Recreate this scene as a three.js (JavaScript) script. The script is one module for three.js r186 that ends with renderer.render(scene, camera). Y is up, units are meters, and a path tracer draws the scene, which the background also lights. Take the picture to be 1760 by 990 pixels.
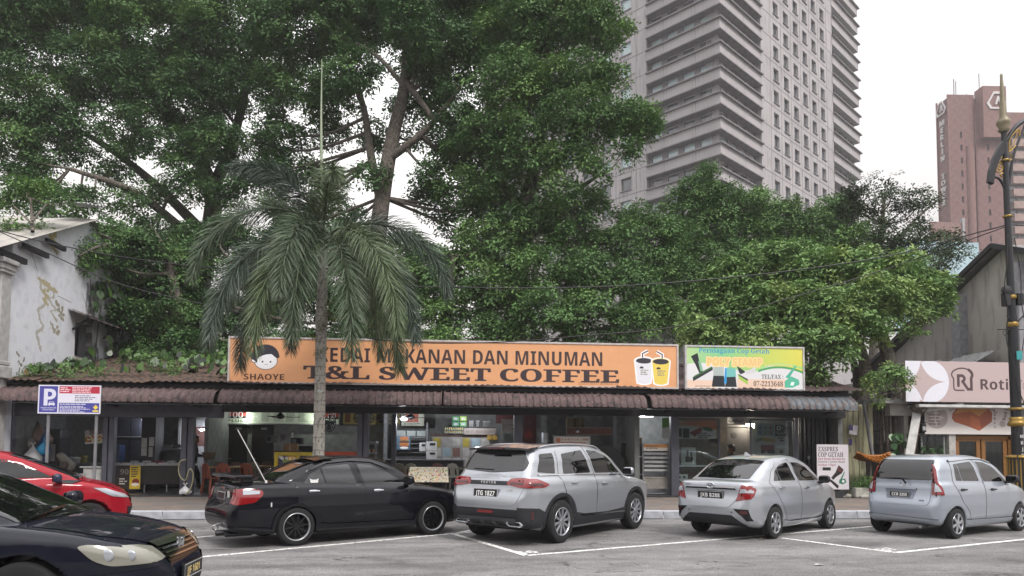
import * as THREE from 'three';
import { mergeGeometries } from 'three/addons/utils/BufferGeometryUtils.js';
import { RoundedBoxGeometry } from 'three/addons/geometries/RoundedBoxGeometry.js';
import { FontLoader } from 'three/addons/loaders/FontLoader.js';
import { TextGeometry } from 'three/addons/geometries/TextGeometry.js';

// ---------------------------------------------------------------- camera
const scene = new THREE.Scene();
const camera = new THREE.PerspectiveCamera(59.7, 16 / 9, 0.1, 1500);
camera.position.set(0, 1.62, 0);
camera.rotation.order = 'YXZ';
camera.rotation.set(THREE.MathUtils.degToRad(3.2), THREE.MathUtils.degToRad(-4.5), 0.0067);
camera.setViewOffset(2488.89, 1400, 364.44, 0, 1760, 990);      // the photo is the upper part of a taller picture
const FONT = await new FontLoader().loadAsync('fonts/droid/droid_sans_bold.typeface.json');
function letters(txt, size, depth = 0.006) { const g = new TextGeometry(txt, { font: FONT, size, depth, curveSegments: 3 }); g.computeBoundingBox(); g.translate(-(g.boundingBox.max.x + g.boundingBox.min.x) / 2, -size / 2, 0); return g; }
// ---------------------------------------------------------------- deterministic noise
let seed = 12345;
const rnd = () => { seed = (seed + 0x6D2B79F5) | 0; let t = Math.imul(seed ^ (seed >>> 15), 1 | seed); t = (t + Math.imul(t ^ (t >>> 7), 61 | t)) ^ t; return ((t ^ (t >>> 14)) >>> 0) / 4294967296; };
const rr = (a, b) => a + (b - a) * rnd();
const h3 = (x, y, z) => { let h = Math.imul(x | 0, 374761393) + Math.imul(y | 0, 668265263) + Math.imul(z | 0, 1274126177); h = Math.imul(h ^ (h >>> 13), 1274126177); return ((h ^ (h >>> 16)) >>> 0) / 4294967296; };
const sm = (t) => t * t * (3 - 2 * t), lerp = (a, b, t) => a + (b - a) * t, clamp = (v, a = 0, b = 1) => Math.min(b, Math.max(a, v));
const sstep = (a, b, v) => sm(clamp((v - a) / (b - a)));
const wrap = (v, n) => ((v % n) + n) % n;
function vn2(x, y, per = 1e6, s = 0) { const xi = Math.floor(x), yi = Math.floor(y), fx = sm(x - xi), fy = sm(y - yi); const g = (a, b) => h3(wrap(a, per), wrap(b, per), s); return lerp(lerp(g(xi, yi), g(xi + 1, yi), fx), lerp(g(xi, yi + 1), g(xi + 1, yi + 1), fx), fy); }
const mkFB = (p0, n, s) => { const F = new Float32Array(262144); for (let j = 0; j < 512; j++) for (let i = 0; i < 512; i++) { let a = 0, w = 0.5, t = 0, p = p0; for (let o = 0; o < n; o++) { a += w * vn2(i / 512 * p, j / 512 * p, p, o * 7 + s); t += w; w *= 0.5; p *= 2; } F[j * 512 + i] = a / t; } return F; };
const FB4 = mkFB(4, 6, 1), FB32 = mkFB(32, 4, 91);
function fbm2(u, v, per, oct = 4, s = 0) { const big = per >= 20, B = big ? FB32 : FB4, k = Math.max(1, Math.round(per / (big ? 32 : 4))), x = (u * k + s * 0.173) * 512, y = (v * k + s * 0.311) * 512, i = Math.floor(x), j = Math.floor(y), fx = x - i, fy = y - j, i0 = i & 511, i1 = (i + 1) & 511, j0 = (j & 511) * 512, j1 = ((j + 1) & 511) * 512; return (B[j0 + i0] * (1 - fx) + B[j0 + i1] * fx) * (1 - fy) + (B[j1 + i0] * (1 - fx) + B[j1 + i1] * fx) * fy; }
function vn3(x, y, z, s = 0) { const xi = Math.floor(x), yi = Math.floor(y), zi = Math.floor(z), fx = sm(x - xi), fy = sm(y - yi), fz = sm(z - zi); const g = (a, b, c) => h3(a + 131 * s, b, c); const l = (k) => lerp(lerp(g(xi, yi, k), g(xi + 1, yi, k), fx), lerp(g(xi, yi + 1, k), g(xi + 1, yi + 1, k), fx), fy); return lerp(l(zi), l(zi + 1), fz); }
// ---------------------------------------------------------------- sky: bright overcast, thin cloud
{
  const W = 512, H = 256, d = new Float32Array(W * H * 4);
  for (let j = 0; j < H; j++) for (let i = 0; i < W; i++) {
    const el = (j + 0.5) / H * Math.PI - Math.PI / 2, az = (i + 0.5) / W * Math.PI * 2;
    const y = Math.sin(el), cx = Math.cos(el) * Math.cos(az), cz = Math.cos(el) * Math.sin(az);
    let c = 0, w = 0.5, f = 1.6; for (let o = 0; o < 5; o++) { c += w * vn3(cx * f + 9, y * f * 2.2 + 3, cz * f + 5, o); w *= 0.5; f *= 2.1; }
    const k = sstep(0.3, 0.75, c), up = Math.max(0, y), g = (y > 0 ? (0.48 + 1.8 * up) / 2.25 : 0.2) * lerp(0.95, 1.45, k), w0 = 1 - sstep(0.0, 0.6, up);   // overcast: the zenith brighter than the horizon, the air near the horizon creamier
    const r = g, gg = g * lerp(0.985, 0.945, w0), b = g * lerp(1.01, 0.9, w0);
    const o4 = (j * W + i) * 4; d[o4] = r; d[o4 + 1] = gg; d[o4 + 2] = b; d[o4 + 3] = 1;
  }
  const t = new THREE.DataTexture(d, W, H, THREE.RGBAFormat, THREE.FloatType);
  t.mapping = THREE.EquirectangularReflectionMapping; t.magFilter = THREE.LinearFilter; t.minFilter = THREE.LinearFilter; t.needsUpdate = true;
  scene.background = t; scene.environment = t;
}
const sun = new THREE.DirectionalLight(new THREE.Color(1, 0.95, 0.9), 1.5);
sun.position.set(28, 66, 30); sun.target.position.set(0, 0, -20); sun.castShadow = true; sun.shadow.radius = 26; sun.shadow.mapSize.set(2048, 2048);
Object.assign(sun.shadow.camera, { left: -60, right: 60, top: 60, bottom: -60, near: 1, far: 260 });
scene.add(sun, sun.target);
const renderer = new THREE.WebGLRenderer({ antialias: true });
renderer.toneMapping = THREE.LinearToneMapping;
renderer.toneMappingExposure = 2.15;
renderer.shadowMap.enabled = true;
scene.fog = new THREE.FogExp2(new THREE.Color(0.93, 0.91, 0.92), 0.0007);

// ---------------------------------------------------------------- naming helpers
const used = {};
function numbered(n) { const k = used[n] = (used[n] ?? -1) + 1; return k ? `${n}_${String(k).padStart(3, '0')}` : n; }
function thing(name, label, category, [x, y, z] = [0, 0, 0], turn = 0, group) {
  const o = new THREE.Group(); o.name = numbered(name); scene.add(o); o.position.set(x, y, z); o.rotation.y = turn;
  return tag(o, label, category, group);
}
function tag(o, label, category, group) { o.userData.label = label; o.userData.category = category; if (group) o.userData.group = group; return o; }
function copy(src, label, [x, y, z], turn = 0) { const c = src.clone(); c.name = numbered(src.name.replace(/_\d{3}$/, '')); c.userData = { ...src.userData }; if (label) c.userData.label = label; c.position.set(x, y, z); c.rotation.y = turn; scene.add(c); return c; }
function obj(name, geo, mat, parent = scene) {
  if (Array.isArray(geo)) geo = mg(geo);
  if (mat.userData.tex && !geo.userData.uv) geo = boxUV(geo);
  const m = new THREE.Mesh(geo, mat); m.name = parent === scene ? numbered(name) : name; m.castShadow = m.receiveShadow = true; parent.add(m); return m;
}
function struct(name, geo, mat) { const m = obj(name, geo, mat); m.userData.kind = 'structure'; return m; }
function stuff(m) { m.userData.kind = 'stuff'; return m; }
// ---------------------------------------------------------------- geometry helpers
function mg(list) {
  const out = list.map((g) => { g = g.index ? g.toNonIndexed() : g; for (const k of Object.keys(g.attributes)) if (!['position', 'normal', 'uv'].includes(k)) g.deleteAttribute(k); if (!g.attributes.normal) g.computeVertexNormals(); if (!g.attributes.uv) g.setAttribute('uv', new THREE.BufferAttribute(new Float32Array(g.attributes.position.count * 2), 2)); return g; });
  return out.length === 1 ? out[0] : mergeGeometries(out);
}
function boxUV(g) {            // uv in metres, from the side each face looks to
  g = g.index ? g.toNonIndexed() : g; const p = g.attributes.position, n = p.count, uv = new Float32Array(n * 2), a = new THREE.Vector3(), b = new THREE.Vector3(), c = new THREE.Vector3();
  for (let i = 0; i < n; i += 3) {
    a.fromBufferAttribute(p, i); b.fromBufferAttribute(p, i + 1); c.fromBufferAttribute(p, i + 2);
    const nn = b.clone().sub(a).cross(c.clone().sub(a)); const ax = Math.abs(nn.x), ay = Math.abs(nn.y), az = Math.abs(nn.z);
    [a, b, c].forEach((v, k) => { const q = ay > ax && ay > az ? [v.x, v.z] : ax > az ? [v.z, v.y] : [v.x, v.y]; uv[(i + k) * 2] = q[0]; uv[(i + k) * 2 + 1] = q[1]; });
  }
  g.setAttribute('uv', new THREE.BufferAttribute(uv, 2)); return g;
}
const box = (w, h, d, x = 0, y = 0, z = 0) => new THREE.BoxGeometry(w, h, d).translate(x, y, z);
const rbox = (w, h, d, x = 0, y = 0, z = 0, r = 0.02, s = 2) => new RoundedBoxGeometry(w, h, d, s, Math.min(r, w / 2.01, h / 2.01, d / 2.01)).translate(x, y, z);
const cyl = (r0, r1, h, x = 0, y = 0, z = 0, s = 16) => new THREE.CylinderGeometry(r1, r0, h, s).translate(x, y, z);   // r0 at the bottom
const ball = (r, x = 0, y = 0, z = 0, sx = 1, sy = 1, sz = 1) => new THREE.SphereGeometry(r, 16, 10).scale(sx, sy, sz).translate(x, y, z);
const V = (x, y, z) => new THREE.Vector3(x, y, z);
const lathe = (pts, s = 24) => new THREE.LatheGeometry(pts.map(([r, y]) => new THREE.Vector2(r, y)), s);
const tube = (pts, r, s = 8, seg) => new THREE.TubeGeometry(new THREE.CatmullRomCurve3(pts.map((p) => V(...p))), seg ?? pts.length * 6, r, s);
function bar(a, b, w, h = w) { const A = V(...a), B = V(...b), d = B.clone().sub(A), L = d.length(); const g = new THREE.BoxGeometry(w, h, L); g.applyQuaternion(new THREE.Quaternion().setFromUnitVectors(V(0, 0, 1), d.normalize())); return g.translate(...A.add(B).multiplyScalar(0.5).toArray()); }
function rod(a, b, r, r1 = r, s = 8) { const A = V(...a), B = V(...b), d = B.clone().sub(A), L = d.length(); const g = new THREE.CylinderGeometry(r1, r, L, s); g.applyQuaternion(new THREE.Quaternion().setFromUnitVectors(V(0, 1, 0), d.normalize())); return g.translate(...A.add(B).multiplyScalar(0.5).toArray()); }
function limb(pts, s = 8) {    // tapered tube; pts [x, y, z, r]
  const crv = new THREE.CatmullRomCurve3(pts.map((p) => V(p[0], p[1], p[2]))), n = Math.max(4, (pts.length - 1) * 5), fr = crv.computeFrenetFrames(n), pos = [], idx = [], uv = [];
  let len = 0, last = null;
  for (let i = 0; i <= n; i++) {
    const t = i / n, u = t * (pts.length - 1), k = Math.min(pts.length - 2, Math.floor(u)), r = lerp(pts[k][3], pts[k + 1][3], u - k), c = crv.getPoint(t); if (last) len += c.distanceTo(last); last = c;
    for (let j = 0; j <= s; j++) { const a = j / s * 6.2832, q = c.clone().addScaledVector(fr.normals[i], Math.cos(a) * r).addScaledVector(fr.binormals[i], Math.sin(a) * r); pos.push(q.x, q.y, q.z); uv.push(j / s * Math.max(0.3, r * 6), len); }
  }
  for (let i = 0; i < n; i++) for (let j = 0; j < s; j++) { const a = i * (s + 1) + j, b = a + s + 1; idx.push(a, a + 1, b, b, a + 1, b + 1); }
  const g = new THREE.BufferGeometry(); g.setAttribute('position', new THREE.Float32BufferAttribute(pos, 3)); g.setAttribute('uv', new THREE.Float32BufferAttribute(uv, 2)); g.setIndex(idx); g.computeVertexNormals(); return g.toNonIndexed();
}
function poly(pts) { return new THREE.Shape(pts.map(([x, y]) => new THREE.Vector2(x, y))); }
const ext = (pts, d, bevel = 0, holes = []) => { const s = poly(pts); for (const h of holes) s.holes.push(new THREE.Path(h.map(([x, y]) => new THREE.Vector2(x, y)))); return new THREE.ExtrudeGeometry(s, { depth: d, bevelEnabled: bevel > 0, bevelSize: bevel, bevelThickness: bevel, bevelSegments: 2, curveSegments: 10 }); };
function grid(nu, nv, f) {     // surface f(u, v) -> [x, y, z]
  const pos = [], uv = [], idx = []; for (let j = 0; j <= nv; j++) for (let i = 0; i <= nu; i++) { pos.push(...f(i / nu, j / nv)); uv.push(i / nu, j / nv); }
  for (let j = 0; j < nv; j++) for (let i = 0; i < nu; i++) { const a = j * (nu + 1) + i, b = a + nu + 1; idx.push(a, a + 1, b, b, a + 1, b + 1); }
  const g = new THREE.BufferGeometry(); g.setAttribute('position', new THREE.Float32BufferAttribute(pos, 3)); g.setAttribute('uv', new THREE.Float32BufferAttribute(uv, 2)); g.setIndex(idx); g.computeVertexNormals(); return g;
}
// ---------------------------------------------------------------- texture + material helpers
function tex(w, h, fn, rep = [1, 1], srgb = true) {
  const d = new Uint8Array(w * h * 4); for (let j = 0; j < h; j++) for (let i = 0; i < w; i++) { const c = fn((i + 0.5) / w, (j + 0.5) / h), o = (j * w + i) * 4; d[o] = clamp(c[0], 0, 255); d[o + 1] = clamp(c[1], 0, 255); d[o + 2] = clamp(c[2], 0, 255); d[o + 3] = 255; }
  const t = new THREE.DataTexture(d, w, h); t.wrapS = t.wrapT = THREE.RepeatWrapping; t.magFilter = THREE.LinearFilter; t.minFilter = THREE.LinearMipmapLinearFilter; t.generateMipmaps = true; t.repeat.set(...rep); if (srgb) t.colorSpace = THREE.SRGBColorSpace; t.needsUpdate = true; return t;
}
function canvasTex(w, h, draw) { const c = document.createElement('canvas'); c.width = w; c.height = h; const g = c.getContext('2d'); draw(g, w, h); const t = new THREE.CanvasTexture(c); t.colorSpace = THREE.SRGBColorSpace; t.anisotropy = 8; return t; }
const mat = (color, roughness = 0.8, metalness = 0, o = {}) => new THREE.MeshStandardMaterial({ color: new THREE.Color(color), roughness, metalness, side: THREE.DoubleSide, ...o });
const pmat = (color, o = {}) => new THREE.MeshPhysicalMaterial({ color: new THREE.Color(color), side: THREE.DoubleSide, ...o });
function tmat(map, o = {}) { const m = new THREE.MeshStandardMaterial({ map, roughness: 0.85, side: THREE.DoubleSide, ...o }); m.userData.tex = true; return m; }
function printMat(w, h, draw, o = {}) { return new THREE.MeshStandardMaterial({ map: canvasTex(w, h, draw), roughness: 0.55, ...o }); }
// a printed board: the front (+z) face carries the print, uv 0..1 across it
function board(w, h, d, x = 0, y = 0, z = 0) { const g = new THREE.PlaneGeometry(w, h).translate(x, y, z + d / 2 + 0.003); g.userData.uv = true; return g; }
const mixc = (a, b, t) => [lerp(a[0], b[0], t), lerp(a[1], b[1], t), lerp(a[2], b[2], t)];
const T = {
  asphalt: tex(2048, 1024, (u, v) => { const n = h3(u * 2048, v * 1024, 1), m = fbm2(u, v, 6, 5, 3), k = fbm2(u, v, 60, 3, 9), st = fbm2(u * 0.25, v * 3, 8, 4, 22), cr = Math.abs(fbm2(u, v, 9, 5, 40) - 0.5); let g = 103 + (n - 0.5) * 50 + (m - 0.5) * 46 + (k - 0.5) * 26 + (st - 0.5) * 44; if (n > 0.985) g += 40; if (cr < 0.004 && m > 0.47) g -= 40; const oil = fbm2(u + 0.3, v, 12, 4, 77); if (oil > 0.71) g -= (oil - 0.71) * 260; const pt = fbm2(u, v + 0.2, 4, 3, 66); if (pt > 0.62 && pt < 0.626) g -= 16; if (pt > 0.626) g -= 7; return [g, g * 0.985, g * 0.985]; }, [1 / 18, 1 / 9]),
  paver: tex(1024, 1024, (u, v) => { const rows = 40, r = Math.floor(v * rows), x = u * 20 + (r % 2) * 0.5, k = Math.floor(x), fx = x - k, fy = v * rows - r, n = h3(k % 20, r, 5), m = fbm2(u, v, 8, 4, 2), e = fx < 0.05 || fy < 0.09; let c = mixc([106, 92, 84], [124, 112, 103], n); c = mixc(c, [98, 94, 90], sstep(0.45, 0.7, m)); const q = (h3(u * 1024, v * 1024, 8) - 0.5) * 22; return e ? [70, 66, 62] : c.map((a) => a + q); }, [1 / 4, 1 / 4]),
  concrete: tex(1024, 1024, (u, v) => { const m = fbm2(u, v, 5, 5, 12), st = fbm2(u * 2, v * 0.25, 16, 4, 31), n = h3(u * 1024, v * 1024, 4); const g = 172 + (m - 0.5) * 40 + (n - 0.5) * 14 - sstep(0.56, 0.8, st) * 36; return [g, g * 0.985, g * 0.99]; }, [1 / 6, 1 / 6]),
  tower: tex(1024, 1024, (u, v) => { const m = fbm2(u, v, 5, 5, 17), st = fbm2(u * 3, v * 0.2, 20, 4, 33), n = h3(u * 1024, v * 1024, 6); const g = 158 + (m - 0.5) * 26 + (n - 0.5) * 12 - sstep(0.55, 0.8, st) * 30; return [g, g * 0.975, g * 0.98]; }, [1 / 16, 1 / 16]),
  plaster: tex(1024, 1024, (u, v) => { const m = fbm2(u, v, 4, 5, 51), st = fbm2(u * 2.0, v * 0.3, 14, 4, 53), n = h3(u * 1024, v * 1024, 7); const g = 152 + (m - 0.5) * 40 + (n - 0.5) * 14 - sstep(0.55, 0.85, st) * 26; return [g, g * 0.98, g * 0.94]; }, [1 / 5, 1 / 5]),
  rust: tex(1024, 512, (u, v) => { const m = fbm2(u, v, 6, 5, 61), k = fbm2(u, v * 0.5, 30, 3, 64), n = h3(u * 1024, v * 512, 3), ch = fbm2(u, v, 120, 3, 68); let c = mixc([70, 55, 55], [92, 74, 73], m); c = mixc(c, [54, 44, 44], sstep(0.5, 0.75, k)); if (ch > 0.76) c = [150, 140, 134]; return c.map((a) => a + (n - 0.5) * 18); }, [1 / 4, 1 / 2]),
  bluetin: tex(512, 512, (u, v) => { const m = fbm2(u, v, 6, 5, 71), k = fbm2(u, v, 24, 3, 74); let c = mixc([72, 78, 84], [88, 94, 100], m); c = mixc(c, [80, 66, 62], sstep(0.5, 0.66, k)); return c.map((a) => a + (h3(u * 512, v * 512, 3) - 0.5) * 14); }, [1 / 2, 1 / 2]),
  litter: tex(1024, 512, (u, v) => { const n = h3(u * 512, v * 256, 3), m = fbm2(u, v, 10, 4, 81), k = fbm2(u, v, 80, 2, 84); let c = mixc([66, 50, 42], [98, 76, 62], k); c = mixc(c, [50, 42, 38], sstep(0.5, 0.7, m)); return c.map((a) => a + (n - 0.5) * 44); }, [1 / 4, 1 / 2]),
  bark: tex(512, 1024, (u, v) => { const m = fbm2(u, v, 6, 5, 91), k = fbm2(u * 2, v * 0.5, 24, 3, 94), n = h3(u * 512, v * 1024, 5); let c = mixc([84, 78, 71], [116, 108, 100], m); c = mixc(c, [56, 52, 47], sstep(0.5, 0.72, k)); return c.map((a) => a + (n - 0.5) * 24); }, [1, 1]),
  palm: tex(512, 1024, (u, v) => { const m = fbm2(u, v, 8, 4, 96), ring = Math.abs(((v * 9 + m * 0.05) % 1) - 0.5), lic = fbm2(u, v, 26, 3, 98); let c = mixc([142, 138, 130], [170, 166, 158], m); if (ring < 0.06) c = mixc(c, [112, 108, 102], 0.6); if (lic > 0.63) c = mixc(c, [100, 98, 92], 0.8); return c.map((a) => a + (h3(u * 512, v * 1024, 2) - 0.5) * 22); }, [1, 1]),
  zinc: tex(512, 1024, (u, v) => { const m = fbm2(u, v, 5, 5, 101), k = fbm2(u * 3, v * 0.4, 12, 4, 104), n = h3(u * 512, v * 1024, 9); let c = mixc([138, 138, 110], [162, 160, 132], m); c = mixc(c, [112, 104, 84], sstep(0.55, 0.75, k)); if (fbm2(u, v, 40, 2, 108) > 0.8) c = [200, 198, 188]; return c.map((a) => a + (n - 0.5) * 14); }, [1 / 2, 1 / 3]),
  wood: tex(512, 512, (u, v) => { const k = fbm2(u * 0.3, v, 40, 3, 111), m = fbm2(u, v, 4, 3, 114); return mixc([128, 96, 60], [164, 128, 84], k * 0.6 + m * 0.4); }, [1, 1]),
  speck: tex(512, 512, (u, v) => { const g = 205 + (fbm2(u, v, 8, 5, 121) - 0.5) * 60 + (h3(u * 512, v * 512, 5) - 0.5) * 24; return [g, g, g]; }, [1, 1]),
};
const bumpT = tex(512, 512, (u, v) => { const g = 128 + (fbm2(u, v, 32, 4, 131) - 0.5) * 180; return [g, g, g]; }, [1, 1], false);
function rep(t, x, y) { const c = t.clone(); c.repeat.set(x, y); c.needsUpdate = true; return c; }
function grain(color, r = 0.8, m = 0, s = 1) { const k = mat(color, r, m, { map: rep(T.speck, s, s) }); k.userData.tex = true; return k; }   // plain colour with a fine mottle
const M = {
  asphalt: tmat(T.asphalt, { roughness: 0.9, bumpMap: rep(bumpT, 1, 1), bumpScale: 0.006 }), paver: tmat(T.paver, { roughness: 0.85 }),
  concrete: tmat(T.concrete, { roughness: 0.9 }), tower: tmat(T.tower, { roughness: 0.85 }), plaster: tmat(T.plaster, { roughness: 0.9 }),
  rust: tmat(T.rust, { roughness: 0.75 }), bluetin: tmat(T.bluetin, { roughness: 0.6 }), litter: tmat(T.litter, { roughness: 0.95 }),
  bark: tmat(T.bark, { roughness: 0.95, bumpMap: rep(bumpT, 2, 2), bumpScale: 0.02 }), zinc: tmat(T.zinc, { roughness: 0.65 }), wood: tmat(T.wood, { roughness: 0.6 }),
  kerb: grain('#c4c7cf', 0.85), white: grain('#dcdcda', 0.7), paint: grain('#e2e2e0', 0.75, 0, 3), post: grain('#4b4c58', 0.55), dark: grain('#26262b', 0.7), black: mat('#111114', 0.5),
  grey: grain('#85868a', 0.7), lgrey: grain('#b9babb', 0.7), steel: mat('#a9abae', 0.32, 0.9), chrome: mat('#d8dadd', 0.12, 1), brown: grain('#5a3b2c', 0.7),
  gold: mat('#94793c', 0.4, 0.6), blackiron: mat('#1d1e22', 0.45, 0.2), pane: pmat('#dfe6e6', { roughness: 0.02, transmission: 1, thickness: 0, ior: 1.45 }),
  card: grain('#a98561', 0.85), blue: grain('#2f6fae', 0.5), red: grain('#8e2328', 0.6), cloth: grain('#1c1e28', 0.95), skin: grain('#8a5a42', 0.6), rubber: mat('#17171a', 0.85),
};

// ================================================================ ground, road, pavement
struct('ground', new THREE.PlaneGeometry(1600, 1600).rotateX(-Math.PI / 2).translate(0, -0.02, -200), grain('#58585c', 0.95));
struct('road', (() => { const g = grid(60, 24, (u, v) => [lerp(-70, 70, u), 0, lerp(30, -15.95, v)]); return boxUV(g); })(), M.asphalt);
struct('pavement', box(140, 0.17, 13.8, 0, 0.081, -23.2), M.paver);
{ const k = struct('kerb', box(140, 0.1, 0.28, 0, 0.04, -16.12), M.concrete); for (let i = 0; i < 60; i++) { const x = -27 + i * 0.92; obj('kerb_stone', rbox(0.912, 0.185, 0.24, x, 0.0925 + rr(-0.004, 0.004), -16.09 + rr(-0.006, 0.006), 0.02), M.kerb, k); } }
{
  const line = (a, b, w = 0.1) => { const d = Math.hypot(b[0] - a[0], b[1] - a[1]), nx = -(b[1] - a[1]) / d * w / 2, nz = (b[0] - a[0]) / d * w / 2; const n = Math.ceil(d / 0.2); return grid(n, 1, (u, v) => [lerp(a[0], b[0], u) + nx * (v * 2 - 1), 0.004, lerp(a[1], b[1], u) + nz * (v * 2 - 1)]); };
  const m = tmat(tex(512, 512, (u, v) => { const k = fbm2(u, v, 24, 4, 141), n = h3(u * 512, v * 512, 2); return k > 0.64 ? [120, 119, 118] : [205 + n * 22, 205 + n * 22, 203 + n * 20]; }, [1, 1]), { roughness: 0.8 });
  for (const [a, b, w] of [[[1.072,-10.663], [8.758,-14.396], 0.1], [[-0.018,-13.31], [1.072,-10.663], 0.11], [[-3.753,-10.613], [0.368,-13.663], 0.1], [[5.919,-12.566], [6.918,-10.759], 0.1], [[6.918,-10.759], [13.111,-13.475], 0.1], [[-5.781,-11.802], [-3.773,-13.575], 0.1], [[0.438,-14.142], [-0.018,-13.31], 0.1], [[12.534,-13.01], [13.196,-11.358], 0.1], [[-16, -11.2], [-9.5, -13.6], 0.1]]) struct('parking_line', line(a, b, w), m);
  for (const [t, x, z, a] of [['36', 1.095,-10.984, 0.45], ['37', 6.984,-11.105, 0.45]]) { const g = letters0(t, 0.24); g.rotateX(-Math.PI / 2).rotateY(a).translate(x, 0.0035, z); struct('bay_number', g, m); }
}
function letters0(txt, size) { const sh = FONT.generateShapes(txt, size); const g = new THREE.ShapeGeometry(sh, 4); g.computeBoundingBox(); return g.translate(-g.boundingBox.max.x / 2, -size / 2, 0); }

// ================================================================ grey office tower
{
  const t = thing('office_tower', 'tall grey concrete office tower with banded corner windows behind the trees', 'building', [36.4, 0, -94.4], THREE.MathUtils.degToRad(40));
  const FH = 3.62, y0 = 58.85 - 9 * FH, NF = 19, glassA = pmat('#3f474c', { roughness: 0.08, clearcoat: 1 }), glassB = pmat('#a3b8ba', { roughness: 0.15, clearcoat: 1 }), frame = grain('#77767a', 0.7), conc = M.tower, cd = grain('#8b878a', 0.85, 0, 0.3);
  const Hh = y0 + NF * FH;
  obj('core_wall', [box(11.4, Hh, 30, 6.7, Hh / 2, -16.0), box(12.4, Hh, 30, 47.0, Hh / 2, -16.2)], conc, t);
  // flat walls with real openings
  const flat = (L, cols, w, h, along) => {
    const holes = []; for (let f = 0; f < NF; f++) for (const c of cols) { const yy = y0 + f * FH - 2.75; holes.push([[c - w / 2, yy], [c + w / 2, yy], [c + w / 2, yy + h], [c - w / 2, yy + h]]); }
    const g = ext([[L[0], 0], [L[1], 0], [L[1], Hh], [L[0], Hh]], 0.5, 0, holes); g.translate(0, 0, -0.5); return g;
  };
  const colsR = [0, 1, 2, 3, 4, 5].map((i) => 17.7 + i * 3.68), colsL = [0, 1, 2, 3, 4, 5, 6, 7].map((i) => 16.2 + i * 3.9);
  obj('wall', flat([13, 40.2], colsR, 1.75, 2.0), conc, t);
  { const g = flat([12.3, 50], colsL, 2.0, 2.0); g.translate(0, 0, 0.5).rotateY(Math.PI / 2); obj('wall', g, conc, t); }
  obj('back_wall', [box(27.2, Hh, 0.3, 26.6, Hh / 2, -1.2), box(0.3, Hh, 37.7, 1.2, Hh / 2, -31.1)], grain('#2a2c30', 0.8), t);
  const wR = box(1.75, 2.0, 0.08), sillR = box(2.0, 0.14, 0.3), wL = box(0.08, 2.0, 2.0), sillL = box(0.3, 0.14, 2.2);
  for (let f = 0; f < NF; f++) { const yy = y0 + f * FH - 1.75;
    for (const c of colsR) { const w = obj('window', wR, glassA, t); w.position.set(c, yy, -0.42); const s = obj('sill', sillR, cd, w); s.position.set(0, -1.07, 0.42); }
    for (const c of colsL) { const w = obj('window', wL, rnd() < 0.5 ? glassB : glassA, t); w.position.set(0.42, yy, -c); const s = obj('sill', sillL, cd, w); s.position.set(-0.42, -1.07, 0); } }
  // joints between the cast panels: thin battens
  const jt = grain('#7d797b', 0.9, 0, 0.3); const js = []; for (let f = 0; f < NF; f++) { js.push(box(27.2, 0.06, 0.03, 26.6, y0 + f * FH + 0.05, 0.012)); js.push(box(0.03, 0.06, 37.6, -0.012, y0 + f * FH + 0.05, -31.1)); } for (let k = 0; k < 7; k++) js.push(box(0.05, Hh, 0.026, 15.8 + k * 3.68, Hh / 2, 0.01)); for (let k = 0; k < 9; k++) js.push(box(0.026, Hh, 0.05, -0.01, Hh / 2, -14.2 - k * 3.9)); obj('panel_joints', js, jt, t).userData.kind = 'stuff';
  // banded corners
  const fp = (a) => a.map(([x, z]) => [x, -z]);
  const rot = (g, h0) => g.rotateX(-Math.PI / 2).translate(0, h0, 0);
  const par = rot(ext(fp([[-0.15, 0.15], [12.4, 0.15], [12.4, -0.6], [0.6, -0.6], [0.6, -12.2], [-0.15, -12.2]]), 1.5), 0), cop = rot(ext(fp([[-0.5, 0.5], [12.5, 0.5], [12.5, -0.8], [0.8, -0.8], [0.8, -12.25], [-0.5, -12.25]]), 0.2), 0), soff = rot(ext(fp([[-0.35, 0.35], [12.45, 0.35], [12.45, -1], [1, -1], [1, -12.22], [-0.35, -12.22]]), 0.16), 0);
  const par2 = box(12.9, 1.5, 1.6, 46.8, 0.75, -0.65), cop2 = box(13.3, 0.2, 2.0, 46.95, 0.1, -0.5);
  const bw = box(1.75, 1.5, 0.08), bw2 = box(0.08, 1.5, 1.75), pr = box(1.0, 2.1, 0.24), pr2 = box(0.24, 2.1, 1.0);
  for (let f = 0; f <= NF; f++) { const y = y0 + f * FH;
    obj('parapet', par, conc, t).position.y = y - 1.75; obj('coping', cop, cd, t).position.y = y - 0.25; obj('soffit', soff, cd, t).position.y = y - 1.92;
    obj('parapet', par2, conc, t).position.y = y - 1.75; obj('coping', cop2, cd, t).position.y = y - 0.25;
    for (let i = 0; i < 4; i++) { const c = 2.6 + i * 2.78; const lit = ((f * 7) % 5 < 2);
      const a = obj('window', bw, lit ? glassB : glassA, t); a.position.set(c, y + 0.65, -0.92); const b = obj('window', bw2, lit || (i === 3 && f % 3 === 0) ? glassB : glassA, t); b.position.set(0.92, y + 0.65, -c);
      obj('pier', pr, cd, t).position.set(c + 1.39, y + 0.85, -0.86); obj('pier', pr2, cd, t).position.set(0.86, y + 0.85, -c - 1.39);
      const d = obj('window', bw, f % 2 ? glassB : glassA, t); d.position.set(42 + i * 2.9, y + 0.65, -0.9); obj('pier', pr, cd, t).position.set(43.4 + i * 2.9, y + 0.85, -0.84); } }
  obj('corner_pier', [box(1.9, Hh, 0.2, 1.7, Hh / 2, -0.98), box(0.2, Hh, 1.9, 0.98, Hh / 2, -1.7), box(0.7, Hh, 1.0, 12.75, Hh / 2, -0.45), box(0.5, Hh, 0.9, 40.3, Hh / 2, -0.42)], conc, t);
}
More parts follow.
